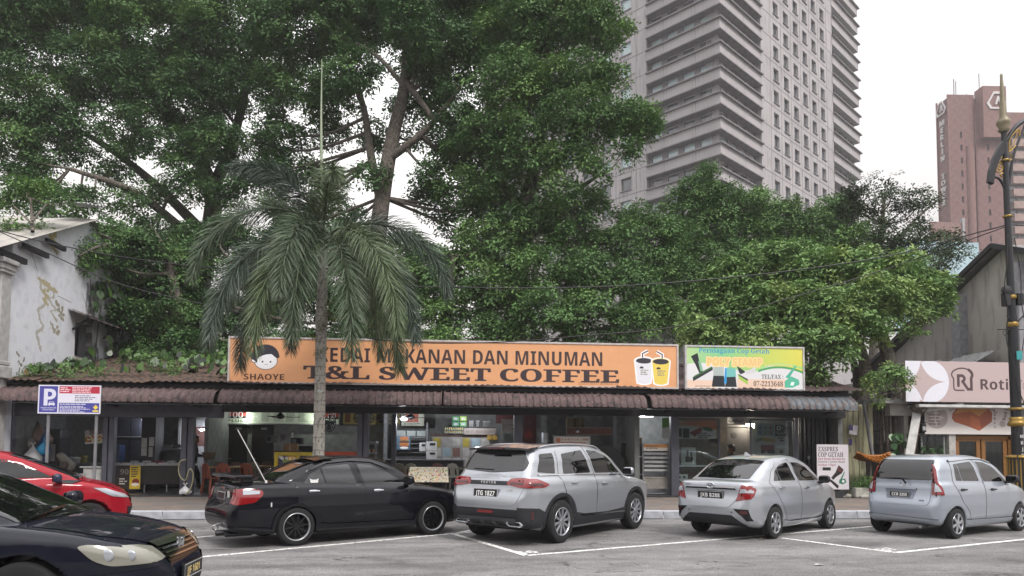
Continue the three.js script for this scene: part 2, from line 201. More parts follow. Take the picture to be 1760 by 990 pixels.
// ================================================================ brown hotel tower
{
  const t = thing('brown_tower', 'brown high-rise with white vertical lettering far behind the lamp post', 'building', [116.6, 0, -156.8], -0.06);
  const br = grain('#8c6a66', 0.85, 0, 0.2), br2 = grain('#94716c', 0.85, 0, 0.2), pk = grain('#b59a92', 0.85, 0, 0.2), wh = grain('#e6e2e0', 0.6), gl = pmat('#454a52', { roughness: 0.15, clearcoat: 1 });
  const holes = []; const ws = []; for (let f = 0; f < 18; f++) { const y = 76 - f * 3.15; for (const [x, w] of [[2.6, 0.5], [8.7, 0.55]]) { holes.push([[x, y], [x + w, y], [x + w, y + 1.5], [x, y + 1.5]]); ws.push([x + w / 2, y + 0.75, w]); } }
  obj('wall', [ext([[0, 0], [6.2, 0], [6.2, 86.6], [0, 86.6]], 0.5, 0, holes.filter((h) => h[0][0] < 6)).translate(0, 0, -0.5), ext([[6.2, 0], [12.6, 0], [12.6, 84], [6.2, 84]], 0.5, 0, holes.filter((h) => h[0][0] > 6)).translate(0, 0, -0.1), box(12.6, 86, 3.9, 6.3, 43, -2.5), box(0.3, 84, 0.8, 6.2, 42, 0)], br, t);
  for (const [x, y, w] of ws) { obj('window', box(w, 1.5, 0.06), gl, t).position.set(x, y, x < 6 ? -0.4 : 0.0); }
  obj('rounded_rib', new THREE.CylinderGeometry(1.1, 1.1, 74, 20, 1).translate(4.9, 37, -0.4), br2, t);
  obj('roof_block', box(5.6, 12.4, 3, 9.8, 81.6, 0.5), br2, t);
  obj('edge_strip', [box(0.3, 86.6, 0.3, -0.1, 43.3, -0.1), box(0.3, 86.6, 0.3, -0.1, 43.3, -4.4)], br2, t);
  const sideText = (ch, y, s) => { const g = letters(ch, s, 0.25); return g.scale(1.25, 1, 1).rotateY(-Math.PI / 2).translate(-0.1, y, -2.3); };
  [...'MERLIN'].forEach((ch, i) => obj('lettering', sideText(ch, 80.6 - i * 1.74, 1.3), wh, t)); [...'TOWER'].forEach((ch, i) => obj('lettering', sideText(ch, 67.5 - i * 1.62, 1.25), wh, t));
  const tri = (R, r) => { const o = []; for (let i = 0; i < 3; i++) for (const d of [-r, r]) { const a = Math.PI / 2 + i * 2.0944 + d; o.push([Math.cos(a) * R, Math.sin(a) * R]); } return o; };
  const logo = (s) => [ext(tri(2.5 * s, 0.3), 0.2, 0, [tri(1.9 * s, 0.34)]), ext([[-0.45, -0.75], [0.1, 1.3], [0.5, 1.3], [1.1, -0.75], [0.65, -0.75], [0.35, 0.4], [-0.05, -0.75]].map(([a, b]) => [a * s, b * s]), 0.2)];
  obj('emblem', logo(1).map((g) => g.translate(10.2, 84.0, 2.05)), wh, t); obj('emblem', logo(0.8).map((g) => g.rotateY(-Math.PI / 2).translate(-0.35, 84.0, -2.3)), wh, t);
  // wing with ribbon windows
  obj('wing_core', box(30, 80, 12, 27.9, 40, -8.2), gl, t); obj('wing_top', box(30.6, 5, 13, 27.9, 80.4, -7.4), br2, t);
  const par = box(27, 1.75, 1.2, 29.5, 0, -1.7), cur = new THREE.CylinderGeometry(4, 4, 1.75, 18, 1, false, Math.PI, Math.PI / 2).translate(16.2, 0, -5.1), mul = box(0.16, 1.4, 0.16);
  for (let f = 0; f < 24; f++) { const y = 75.6 - f * 3.05; obj('balcony_band', [par.clone().translate(0, y, 0), cur.clone().translate(0, y, 0)], pk, t); for (let i = 0; i < 7; i++) obj('mullion', mul, br2, t).position.set(17.5 + i * 2.1, y + 1.55, -1.9); }
  obj('aerial', [rod([3.4, 86, -3], [3.4, 92, -3], 0.12), rod([3.9, 86, -3], [3.9, 91.5, -3], 0.1), rod([9.7, 88, -3], [9.7, 93.5, -3], 0.1), ball(0.6, 2.6, 87.4, -3), rod([7.2, 86, -4], [7.2, 89, -4], 0.08)], grain('#9a9a9a', 0.6), t);
}
// ---------------------------------------------------------------- netted scaffold beside it
{
  const net = pmat('#b4cdd4', { roughness: 0.9, transmission: 0.35, thickness: 0 });
  const t = thing('netted_scaffold', 'pale blue netting on a scaffold behind the right hand trees', 'scaffold', [29.278,13.28,-40]); t.position.y = 0;
  obj('net', grid(12, 20, (u, v) => [lerp(-3.2, 2.6 - 0.5 * v, u) + Math.sin(v * 9) * 0.06, lerp(2, 14.17, v), Math.sin(u * 14 + v * 5) * 0.1]), net, t);
  for (let i = 0; i < 4; i++) obj('pole', rod([-3 + i * 1.8, 0, -0.2], [-3 + i * 1.8, 12.5, -0.2], 0.04), M.steel, t);
  const h = thing('hoarding_panel', 'tall pinkish hoarding with a white edge in front of the brown high-rise', 'hoarding', [44.105,21.786,-60]); h.position.y = 0;
  obj('panel', box(3.0, 22.2, 0.2, -0.1, 11.1, 0).applyMatrix4(new THREE.Matrix4().makeShear(0, 0, 0, 0, 0, 0)), grain('#a58a86', 0.85), h); obj('edge_post', box(0.22, 22.6, 0.4, 1.5, 11.3, 0), M.lgrey, h);
}
// ================================================================ old white house, left
{
  const t = thing('white_house', 'old white plastered house with peeling gable wall and creeper', 'house', [-12.35, 0, -20.2]);
  // local: gable wall in the plane x = 0, running back along -z
  const wallM = new THREE.MeshStandardMaterial({ roughness: 0.92, side: THREE.DoubleSide, map: canvasTex(1024, 1024, (g, W, H) => {
    g.fillStyle = '#cfd1d8'; g.fillRect(0, 0, W, H);
    // u: 0 at the front .. 1 = 10 m back;  v: 0 ground .. 10 m up
    const px = (z, y) => [z / 10 * W, H - y / 10 * H];
    for (let i = 0; i < 5200; i++) { const x = rnd() * W, y = rnd() * H, a = rnd(); g.fillStyle = `rgba(${a < 0.5 ? '150,152,160' : '215,216,222'},${0.05 + rnd() * 0.08})`; g.fillRect(x, y, 3 + rnd() * 22, 2 + rnd() * 30); }
    for (let i = 0; i < 2600; i++) { const z = 4.3 + rnd() * 5 * Math.sqrt(rnd()), y = 3.4 + rnd() * 5.6, [x, yy] = px(z, y); if (vn2(z * 2.2, y * 1.3, 1e6, 3) < 0.5) continue; g.fillStyle = `rgba(${40 + rnd() * 30 | 0},${42 + rnd() * 26 | 0},${40 + rnd() * 22 | 0},${0.12 + rnd() * 0.3})`; g.beginPath(); g.ellipse(x, yy, 2 + rnd() * 7, 3 + rnd() * 15, 0, 0, 7); g.fill(); }
    const blot = (pts, c) => { g.fillStyle = c; g.beginPath(); pts.forEach(([z, y], i) => { const [a, b] = px(z, y); i ? g.lineTo(a, b) : g.moveTo(a, b); }); g.fill(); };
    const rag = (z0, y0, z1, y1, w, c, n = 60) => { for (let i = 0; i < n; i++) { const k = i / n, [a, b] = px(lerp(z0, z1, k) + (vn2(k * 9, 1, 1e6, 5) - 0.5) * 0.5, lerp(y0, y1, k)); g.fillStyle = c; g.beginPath(); g.ellipse(a, b, w * (0.4 + rnd()) , w * (0.5 + rnd() * 1.2), rnd() * 3, 0, 7); g.fill(); } };
    rag(1.9, 6.5, 1.6, 4.4, 5, '#a7a59c', 80); rag(2.0, 6.5, 1.9, 5.8, 5, '#a59c7c', 40); rag(2.2, 6.5, 2.4, 5.4, 4, '#a19d90', 40); rag(1.8, 6.5, 2.4, 6.3, 5, '#a69d80', 30); rag(2.75, 6.0, 2.8, 5.5, 6, '#8d8878', 20); rag(2.5, 5.3, 2.6, 5.0, 5, '#95907f', 14); rag(2.2, 8.3, 2.25, 7.5, 7, '#a59a70', 26); rag(0.9, 4.2, 0.95, 3.6, 4, '#7c766a', 14); rag(1.35, 3.7, 1.6, 3.3, 8, '#b09067', 20);
    g.strokeStyle = '#6b6a66'; g.lineWidth = 2; for (const q of [[[0.9, 7.5], [1.3, 7.0], [1.5, 6.7]], [[2.6, 6.2], [3.4, 6.15]], [[4.0, 6.6], [4.5, 6.0]]]) { g.beginPath(); q.forEach(([z, y], i) => { const [a, b] = px(z, y); i ? g.lineTo(a, b) : g.moveTo(a, b); }); g.stroke(); }
    g.strokeStyle = '#333a2c'; g.lineWidth = 3; for (let i = 0; i < 7; i++) { let [x, y] = px(5.5 + rnd() * 3, 8.2 - rnd()); g.beginPath(); g.moveTo(x, y); for (let k = 0; k < 8; k++) { x += (rnd() - 0.5) * 22; y += 30 + rnd() * 24; g.lineTo(x, y); } g.lineWidth = 1 + rnd() * 2; g.stroke(); }
  }) });
  const sh = poly([[0.3, 0], [10, 0], [10, 7.6], [6.0, 9.05], [4.6, 9.05], [4.1, 9.0], [0.3, 7.15]]); sh.holes.push(new THREE.Path([[3.7, 4.45], [4.7, 4.45], [4.7, 5.62], [3.7, 5.62]].map(([a, b]) => new THREE.Vector2(a, b))));
  const wg = new THREE.ExtrudeGeometry(sh, { depth: 0.3, bevelEnabled: false }); { const p = wg.attributes.position, uv = new Float32Array(p.count * 2); for (let i = 0; i < p.count; i++) { uv[i * 2] = p.getX(i) / 10; uv[i * 2 + 1] = p.getY(i) / 10; } wg.setAttribute('uv', new THREE.BufferAttribute(uv, 2)); }
  wg.rotateY(Math.PI / 2).translate(-0.3, 0, 0); wg.userData.uv = true; obj('gable_wall', wg, wallM, t);
  obj('front_wall', box(12, 7.0, 0.3, -6.45, 3.5, -0.16), M.plaster, t);
  obj('pilaster', [rbox(0.62, 6.9, 0.42, -0.22, 3.45, 0.02, 0.02), rbox(0.8, 0.16, 0.6, -0.22, 6.42, 0.06, 0.03), rbox(0.92, 0.14, 0.72, -0.22, 6.57, 0.08, 0.03), rbox(0.74, 0.1, 0.54, -0.22, 6.3, 0.05, 0.02), rbox(0.8, 0.34, 0.6, -0.22, 3.55, 0.05, 0.03), rbox(0.72, 0.12, 0.52, -0.22, 3.8, 0.04, 0.03)], grain('#c9c8c6', 0.9), t);
  const wn = obj('window', [box(0.06, 1.17, 0.08, -0.2, 5.03, -3.74), box(0.06, 1.17, 0.08, -0.2, 5.03, -4.66), box(0.06, 0.08, 1.0, -0.2, 5.58, -4.2), box(0.06, 0.08, 1.0, -0.2, 4.49, -4.2), box(0.05, 1.1, 0.3, -0.21, 5.03, -4.48)], M.grey, t);
  obj('pane', box(0.02, 1.1, 0.9, -0.26, 5.03, -4.2), CMtint(), wn); obj('sill', box(0.1, 0.1, 1.2, 0.03, 4.4, -4.2), M.plaster, wn);
  const aw = obj('window_awning', grid(16, 4, (u, v) => [0.02 + v * 0.7, 5.95 - v * 0.32 + Math.sin(u * 60) * 0.012, lerp(-3.2, -5.9, u)]), M.rust, t); obj('bracket', [bar([0.02, 5.3, -3.5], [0.55, 5.72, -3.5], 0.06), bar([0.02, 5.3, -5.5], [0.55, 5.72, -5.5], 0.06), bar([0.55, 5.7, -3.2], [0.55, 5.7, -5.8], 0.06)], M.dark, aw);
  const rf = obj('roof', [grid(40, 12, (u, v) => [lerp(-12, 0.35, u), lerp(6.75, 9.15, v) + Math.sin(u * 300) * 0.02, lerp(0.9, -4.2, v)]), grid(40, 12, (u, v) => [lerp(-12, 0.2, u), lerp(9.15, 7.0, v) + Math.sin(u * 300) * 0.02, lerp(-4.2, -10, v)])], M.plaster, t);
  obj('rafter', [box(0.1, 0.16, 1.5, 0.16, 6.75, 0.1), box(0.1, 0.14, 1.2, 0.16, 7.2, -1.1), box(0.1, 0.14, 1.0, 0.16, 7.66, -2.1)].map((g) => g), M.dark, rf); obj('tin_sheet', grid(30, 3, (u, v) => [lerp(-0.5, 0.4, v), 9.35 + lerp(0, 0.35, u) + Math.sin(u * 36) * 0.03, lerp(-3.2, -4.6, u)]), M.lgrey, rf);
}
function CMtint() { return pmat('#07080a', { roughness: 0.05, clearcoat: 1 }); }
// ================================================================ the row of shops
const ZP = -20.9, ZB = -25.6, FL = 0.17;
{
  const t = thing('shop_row', 'single storey row of open fronted shops with dark posts and old tin roof', 'shop', [0, 0, 0]);
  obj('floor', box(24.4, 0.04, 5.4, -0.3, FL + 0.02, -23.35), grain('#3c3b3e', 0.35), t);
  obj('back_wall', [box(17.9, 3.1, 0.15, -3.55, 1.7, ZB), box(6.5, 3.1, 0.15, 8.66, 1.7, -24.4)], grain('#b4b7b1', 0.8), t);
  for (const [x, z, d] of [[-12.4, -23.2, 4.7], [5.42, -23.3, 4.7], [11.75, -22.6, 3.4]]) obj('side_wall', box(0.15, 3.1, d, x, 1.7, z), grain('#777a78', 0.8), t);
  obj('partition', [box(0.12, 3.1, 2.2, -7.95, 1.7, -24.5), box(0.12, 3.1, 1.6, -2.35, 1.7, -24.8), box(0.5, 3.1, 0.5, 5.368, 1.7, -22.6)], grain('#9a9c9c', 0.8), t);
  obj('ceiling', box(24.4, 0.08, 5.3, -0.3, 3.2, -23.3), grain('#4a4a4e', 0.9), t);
  for (const [a, b, w] of [[4, 24, 0.32], [180, 195, 0.3], [312, 331, 0.34], [611, 629, 0.32], [661, 672, 0.14], [878, 892, 0.24], [1148, 1161, 0.24], [1413, 1421, 0.12]]) { const x = -12.683 + 0; void x; const cx = PXX((a + b) / 2); if (w > 0.28) obj('post', [rbox(w * 0.44, 3.0, 0.2, cx - w * 0.28, 1.66, ZP, 0.012), rbox(w * 0.44, 3.0, 0.2, cx + w * 0.28, 1.66, ZP, 0.012), box(w * 0.2, 2.9, 0.1, cx, 1.62, ZP - 0.03)], M.post, t); else obj('post', rbox(w, 3.0, 0.2, cx, 1.66, ZP - (w < 0.2 ? 1.2 : 0), 0.012), M.post, t); }
  obj('beam', [rbox(5.6, 0.36, 0.18, -9.4, 2.567, ZP + 0.16, 0.01)], M.post, t);
  obj('beam', [rbox(18.4, 0.2, 0.16, 2.6, 2.66, ZP + 0.14, 0.01)], M.dark, t);
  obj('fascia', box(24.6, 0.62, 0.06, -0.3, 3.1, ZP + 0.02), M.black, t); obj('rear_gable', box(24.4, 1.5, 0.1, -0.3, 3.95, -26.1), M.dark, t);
  // roof: old corrugated sheets, one strip after another
  const rm = M.rust, sheets = 26; for (let i = 0; i < sheets; i++) { const xa = -12.45 + i * 0.95, dy = rr(-0.02, 0.03), dz = rr(-0.05, 0.07); obj('roof_sheet', grid(26, 8, (u, v) => { const x = xa + u * 0.99, sag = Math.sin(x * 1.7) * 0.02; return [x, 3.36 + dy + sag + v * 1.35 + Math.sin(u * 26 * 1.2) * 0.018, lerp(-20.28 + dz, -26.2, v)]; }), x4(xa) ? M.litter : rm, t); }
  obj('ridge', rod([-12.4, 4.72, -26.2], [12.0, 4.72, -26.2], 0.1), M.litter, t);
  obj('eave_batten', box(24.4, 0.08, 0.06, -0.3, 3.26, -20.5), M.dark, t);
}
function x4(x) { return x < -6; }
function PXX(px) { return -12.7 + (px) * 0.01557 + px * px * 9.5e-7; }   // along the line of posts
// awnings: ribbed sheets bent over a quarter round
{
  const rows = [[-12.3, -6.62, 0, 'longest dark brown ribbed awning over the kitchen counter, behind the parking sign'], [-6.5, -0.42, 0, 'dark brown ribbed awning behind the palm trunk'], [-0.36, 5.44, 0, 'brown ribbed awning above the silver sport utility'], [5.58, 11.72, 1, 'faded ribbed awning turning grey blue at its end, above the stamp shop']];
  for (const [a, b, k, lab] of rows) {
    const t = thing('shop_awning', lab, 'awning', [0, 0, 0]); const n = Math.round((b - a) / 0.97), w = (b - a) / n;
    for (let i = 0; i < n; i++) { const x0 = a + i * w, dy = rr(-0.012, 0.012); const prof = (v) => { const s = v * 1.5708; return [2.74 + dy + 0.45 * Math.cos(s * 0.98) ** 0.8 + 0.0, -20.62 + 0.72 * Math.sin(s) + (v > 0.97 ? 0.0 : 0)]; };
      const g = grid(48, 10, (u, v) => { const [y, z] = prof(v), f = (u * w / 0.195) % 1, r = f < 0.26 ? Math.sin(f / 0.26 * Math.PI) ** 0.7 * 0.045 : 0; return [x0 + u * (w + 0.012), y + r * 0.75, z + r * 0.6]; });
      const mixM = k && i >= n - 2 ? M.bluetin : M.rust; { const uv = g.attributes.uv; for (let q = 0; q < uv.count; q++) uv.setXY(q, x0 + uv.getX(q) * w, uv.getY(q) * 0.6 + i * 0.37); g.userData.uv = true; } obj('awning_sheet', g, mixM, t); }
    obj('edge_strip', grid(60, 1, (u, v) => [lerp(a, b, u), 2.735 - v * 0.02 + Math.sin(u * 90) * 0.004, -19.905]), M.dark, t);
    obj('bracket', [0.1, 0.5, 0.9].map((u) => bar([lerp(a, b, u), 2.68, -20.75], [lerp(a, b, u), 2.72, -19.98], 0.04)), M.dark, t);
  }
}
// ================================================================ right: grey shophouse and bakery
{
  const t = thing('grey_shophouse', 'old grey plastered shophouse with sloping roof behind the lamp post', 'house', [18.4, 0, -21.2]);
  obj('side_wall', ext([[0, 0], [16, 0], [16, 4.5], [9.0, 4.7], [1.0, 8.35], [0, 7.95]], 0.3).rotateY(Math.PI / 2).translate(-0.15, 0, 0), M.plaster, t);
  obj('front_wall', box(14, 7.6, 0.3, 7.0, 3.8, 0.18), M.plaster, t);
  for (const z of [-0.2, -2.9, -8]) obj('pilaster', rbox(0.34, z < -5 ? 4.6 : (z < -1 ? 7.2 : 7.7), 0.45, -0.3, z < -5 ? 2.3 : (z < -1 ? 3.6 : 3.85), z, 0.02), grain('#a5a5aa', 0.9), t);
  obj('roof', [grid(20, 14, (u, v) => [lerp(-0.55, 14, u) , lerp(8.55, 4.75, v) + 0.02 * Math.sin(u * 200), lerp(-1.0, -9.6, v)]), grid(20, 6, (u, v) => [lerp(-0.55, 14, u), lerp(8.55, 7.75, v) + 0.02 * Math.sin(u * 200), lerp(-1.0, 0.9, v)])], grain('#8b8886', 0.9), t);
  obj('verge', [bar([-0.5, 8.5, -1.0], [-0.5, 4.7, -9.6], 0.1, 0.16), bar([-0.5, 8.5, -1.0], [-0.5, 7.72, 0.9], 0.1, 0.16)], M.dark, t);
  for (const z of [-2.0, -4.6]) { const a = obj('window_awning', grid(30, 4, (u, v) => [-0.35 - v * 0.75, 4.98 - v * 0.42 + Math.sin(u * 62) * 0.03, lerp(z - 1.0, z + 0.8, u)]), M.lgrey, t); obj('bracket', [bar([-0.3, 4.6, z - 0.9], [-1.0, 4.62, z - 0.9], 0.05), bar([-0.3, 4.6, z + 0.7], [-1.0, 4.62, z + 0.7], 0.05)], M.dark, a); obj('opening', box(0.06, 1.2, 1.5, -0.33, 4.0, z), M.black, t); }
}
{
  const t = thing('bakery_shop', 'small bakery shopfront with double wooden doors under a pinkish sign', 'shop', [0, 0, 0]);
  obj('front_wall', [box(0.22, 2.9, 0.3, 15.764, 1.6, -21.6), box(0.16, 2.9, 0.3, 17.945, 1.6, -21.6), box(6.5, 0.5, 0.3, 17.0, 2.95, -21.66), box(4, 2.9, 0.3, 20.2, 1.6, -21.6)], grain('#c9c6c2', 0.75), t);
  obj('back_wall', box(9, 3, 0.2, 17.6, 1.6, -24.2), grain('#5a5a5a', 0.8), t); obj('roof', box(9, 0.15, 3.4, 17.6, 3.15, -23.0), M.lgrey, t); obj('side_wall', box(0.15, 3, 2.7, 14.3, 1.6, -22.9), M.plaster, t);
  obj('canopy_edge', [rbox(4.6, 0.09, 0.9, 16.6, 2.98, -21.35, 0.02), bar([14.565,2.842,-21.2], [15.811,3.027,-21], 0.1, 0.12)], M.white, t);
  const wn = obj('shop_window', [box(0.05, 1.9, 0.06, 14.832, 1.2, -21.6), box(0.05, 1.9, 0.06, 15.577, 1.2, -21.6), box(0.9, 0.06, 0.06, 15.204, 2.1, -21.6)], M.lgrey, t); obj('pane', box(0.78, 1.8, 0.015, 15.204, 1.15, -21.6), M.pane, wn);
  const wd = grain('#9b6b35', 0.5, 0, 3);
  obj('door_frame', [box(0.1, 2.1, 0.16, 15.891, 1.1, -21.62), box(0.1, 2.1, 0.16, 17.773, 1.1, -21.62), box(1.95, 0.12, 0.16, 16.819, 2.024, -21.62)], wd, t);
  for (const [a, b] of [[1641, 1684], [1686, 1730]]) { const xa = BXX(a), xb = BXX(b), c = (xa + xb) / 2, w = xb - xa; const d = obj('door', [box(0.13, 1.9, 0.06, xa + 0.07, 1.1, -21.6), box(0.13, 1.9, 0.06, xb - 0.07, 1.1, -21.6), box(w - 0.26, 0.14, 0.06, c, 1.97, -21.6), box(w - 0.26, 0.3, 0.06, c, 0.3, -21.6)], wd, t); obj('pane', box(w - 0.26, 1.46, 0.015, c, 1.17, -21.6), M.pane, d); obj('handle', rod([a < 1650 ? xb - 0.07 : xa + 0.07, 0.9, -21.54], [a < 1650 ? xb - 0.07 : xa + 0.07, 1.3, -21.54], 0.015), M.steel, d); }
}
function BXX(px) { return 15.919 + (px - 1640) * (17.899 - 15.919) / 100; }
// ---------------------------------------------------------------- zinc hoarding between the shops
{
  const t = thing('zinc_fence', 'weathered yellow green zinc sheet fence beside the stamp shop', 'fence', [0, 0, 0]);
  const xs = [11.784, 12.325, 12.848, 13.334]; for (let i = 0; i < 3; i++) obj('sheet', boxUV(grid(30, 4, (u, v) => { const f = (u * 3) % 1; return [lerp(xs[i], xs[i + 1], u), lerp(0.17, 3.112 + (i === 2 ? -0.05 : 0.02 * i), v), -21.8 + (f < 0.12 ? 0.05 * Math.sin(f / 0.12 * 3.14) : 0) + i * 0.006]; })), M.zinc, t);
  const s = obj('sheet', boxUV(grid(24, 4, (u, v) => [lerp(13.541, 14.018, u), lerp(1.799, 2.998, v), -22.2 + Math.sin(u * 40) * 0.012])), grain('#8f8f8d', 0.8), t); void s;
  obj('rail', [box(2.1, 0.06, 0.05, 12.6, 2.2, -21.87), box(2.1, 0.06, 0.05, 12.6, 0.9, -21.87)], M.dark, t);
  obj('leaning_pole', rod([12.861,3.134,-21.5], [13.129,1.388,-21.5], 0.05, 0.06), M.grey, t);
}
{ const t = thing('back_building', 'pale grey flat wall of a low building seen between the signboards and the leaves', 'building', [9.827,6.47,-34]); t.position.y = 0; obj('wall', box(9, 8.4, 0.4, 0, 4.2, 0), M.concrete, t); obj('coping', box(9.4, 0.2, 0.7, 0, 8.5, 0), M.lgrey, t); obj('pipe', rod([0.3, 0, 0.3], [0.3, 8, 0.3], 0.06), M.lgrey, t); }
// ---------------------------------------------------------------- houses across the road, seen in the car windows and paint
{
  const t = thing('opposite_house', 'two storey shophouse across the road, seen only mirrored in the cars', 'house', [-40, 0, 24], 0, 'shophouses across the road');
  obj('wall', ext([[0, 0], [11.8, 0], [11.8, 8.6], [0, 8.6]], 0.3, 0, [0, 1, 2].map((i) => [[1 + i * 3.7, 4.6], [3.4 + i * 3.7, 4.6], [3.4 + i * 3.7, 6.8], [1 + i * 3.7, 6.8]]).concat([[[0.8, 0.2], [11, 0.2], [11, 3.2], [0.8, 3.2]]])), M.plaster, t);
  for (let i = 0; i < 3; i++) obj('window', box(2.4, 2.2, 0.06, 2.2 + i * 3.7, 5.7, 0.2), M.black, t); obj('shutter', box(10.2, 3.0, 0.06, 5.9, 1.7, 0.25), M.grey, t); obj('roof', box(12, 0.3, 8, 5.9, 9.0, 4), M.rust, t); obj('side_wall', box(0.2, 8.6, 7, 11.7, 4.3, 3.8), M.plaster, t); obj('canopy', box(11.8, 0.15, 1.6, 5.9, 3.6, -0.8), M.dark, t);
  for (let i = 1; i < 7; i++) copy(t, null, [-40 + i * 12, 0, 24 + (i % 2) * 0.6]);
}

// ================================================================ trees
function leafClump(n, spread, len, wid, droop = 0.3, kids = 1) {   // n folded leaves round a twig
  const pos = []; for (let i = 0; i < n; i++) {
    const a = rr(0, 6.283), y = rr(-0.5, 0.5) * spread, r = spread * Math.sqrt(rnd()) * 0.9, c = V(Math.cos(a) * r, y, Math.sin(a) * r);
    const d = V(Math.cos(a) + rr(-0.8, 0.8), rr(-0.5, 0.6) - droop * rnd(), Math.sin(a) + rr(-0.8, 0.8)).normalize(), up = V(rr(-0.5, 0.5), 1, rr(-0.5, 0.5)).normalize(), s = d.clone().cross(up).normalize(), nn = s.clone().cross(d), L = len * rr(0.75, 1.2), W = wid * rr(0.8, 1.2);
    const m = c.clone().addScaledVector(d, L * 0.45), tip = c.clone().addScaledVector(d, L).addScaledVector(nn, -L * 0.12), l = m.clone().addScaledVector(s, W / 2).addScaledVector(nn, W * 0.18), q = m.clone().addScaledVector(s, -W / 2).addScaledVector(nn, W * 0.18);
    for (const p of [c, l, tip, c, tip, q]) pos.push(p.x, p.y, p.z);
  }
  const g = new THREE.BufferGeometry(); g.setAttribute('position', new THREE.Float32BufferAttribute(pos, 3)); g.computeVertexNormals(); return g;
}
const leafM = (rough = 0.55) => pmat('#ffffff', { roughness: rough, transmission: 0.25, thickness: 0, specularIntensity: 0.35 });
const LM = { leaf: leafM(0.6) };
const clumps = { ficus: [leafClump(22, 0.34, 0.15, 0.075), leafClump(22, 0.34, 0.14, 0.07)], light: [leafClump(18, 0.3, 0.17, 0.075)], fine: [leafClump(22, 0.3, 0.11, 0.055)] };
const nearest = (p, pts) => pts.reduce((b, q) => { const d = (q[0] - p[0]) ** 2 + (q[1] - p[1]) ** 2 * 1.3 + (q[2] - p[2]) ** 2; return d < b[0] ? [d, q] : b; }, [1e9, null])[1];
function foliage(parent, name, blobs, o) {
  const M4 = [], cols = []; const q = new THREE.Quaternion(), e = new THREE.Euler(), up = V(0, 1, 0);
  for (const [bx, by, bz, R] of blobs) {
    const n = Math.round((o.dens ?? 150) * R * R * Math.min(1, 0.6 + R * 0.2)), K = Math.max(5, Math.round(7 + R * 4)), sub = [];
    for (let k = 0; k < K; k++) { const y = 1 - 2 * (k + 0.5) / K, a = k * 2.4 + bx * 7, c = Math.sqrt(1 - y * y), q = rr(0.5, 1.0) * R; sub.push([bx + Math.cos(a) * c * q, by + y * q * 0.85, bz + Math.sin(a) * c * q * 0.9, R * rr(0.32, 0.54), rnd() < 0.4 ? rr(0.3, 1) * (o.young ?? 0.35) : 0]); }
    for (let i = 0; i < n; i++) {                // leaves gather in tufts round the ends of the twigs
      const u = sub[Math.floor(rnd() * K)], d = V(rr(-1, 1), rr(-1, 1), rr(-1, 1)); if (d.lengthSq() > 1) { i--; continue; } d.normalize(); if (d.y < -0.25 && rnd() < 0.6) d.y = -d.y;
      const r = u[3] * Math.pow(rr(0.1, 1), 0.45), p = V(u[0] + d.x * r, u[1] + d.y * r * (o.flat ?? 0.85) * 0.75, u[2] + d.z * r);
      if (vn3(p.x * 0.75, p.y * 0.85, p.z * 0.75, 9) * 0.6 + vn3(p.x * 1.9, p.y * 2.1, p.z * 1.9, 11) * 0.4 < (o.gap ?? 0.4)) continue;
      const out = d.clone().multiplyScalar(0.6).add(V(rr(-0.5, 0.5), 0.75, rr(-0.5, 0.5))).normalize(); q.setFromUnitVectors(up, out); const q2 = new THREE.Quaternion().setFromAxisAngle(out, rr(0, 6.28)); q2.multiply(q); const s = rr(0.75, 1.3) * (o.size ?? 1);
      M4.push(new THREE.Matrix4().compose(p, q2, V(s, s * 0.8, s)));
      const yl = u[4], b = rr(0.75, 1.3);
      cols.push(mixc(o.c0, o.c1, clamp(yl + rr(-0.08, 0.1))).map((v) => v * b));
    }
  }
  const cl = clumps[o.kind ?? 'ficus']; const out = [];
  cl.forEach((g, k) => { const idx = M4.map((_, i) => i).filter((i) => i % cl.length === k); const m = new THREE.InstancedMesh(g, o.mat ?? LM.leaf, idx.length); m.name = name; m.castShadow = m.receiveShadow = true; idx.forEach((i, j) => { m.setMatrixAt(j, M4[i]); m.setColorAt(j, new THREE.Color(...cols[i])); }); m.userData.kind = 'stuff'; parent.add(m); out.push(m); });
  return out;
}
function tree(name, label, trunk, blobs, o = {}) {     // trunk: list of limbs, each a list of [x, y, z, radius]
  const t = thing(name, label, 'tree', [0, 0, 0], 0, o.group);
  for (const l of trunk) obj('trunk', limb(l, 12), M.bark, t).geometry.userData.uv = true;
  const nodes = []; for (const l of trunk) { const c = new THREE.CatmullRomCurve3(l.map((p) => V(p[0], p[1], p[2]))); for (let i = 3; i <= 10; i++) { const p = c.getPoint(i / 10), r = l[Math.min(l.length - 1, Math.round(i / 10 * (l.length - 1)))][3]; nodes.push([p.x, p.y, p.z, r]); } }
  const br = []; for (const b of blobs) {
    const n = nearest([b[0], b[1] - b[3] * 0.5, b[2]], nodes), r = Math.min(n[3] * 0.6, 0.05 + b[3] * 0.03), m = [(n[0] + b[0]) / 2 + rr(-0.3, 0.3), (n[1] + b[1]) / 2 - rr(0, 0.35), (n[2] + b[2]) / 2 + rr(-0.3, 0.3)];
    br.push(limb([[n[0], n[1], n[2], r], [...m, r * 0.75], [b[0], b[1], b[2], r * 0.4]], 7));
    for (let k = 0; k < 3; k++) { const d = V(rr(-1, 1), rr(-0.3, 1), rr(-1, 1)).normalize().multiplyScalar(b[3] * 0.8); br.push(limb([[b[0], b[1], b[2], r * 0.4], [b[0] + d.x * 0.5, b[1] + d.y * 0.4, b[2] + d.z * 0.5, r * 0.3], [b[0] + d.x, b[1] + d.y, b[2] + d.z, r * 0.12]], 5)); }
  }
  if (br.length) { const m = obj('branch', br, M.bark, t); m.userData.kind = 'stuff'; m.geometry.userData.uv = true; }
  foliage(t, 'foliage', blobs, o); return t;
}
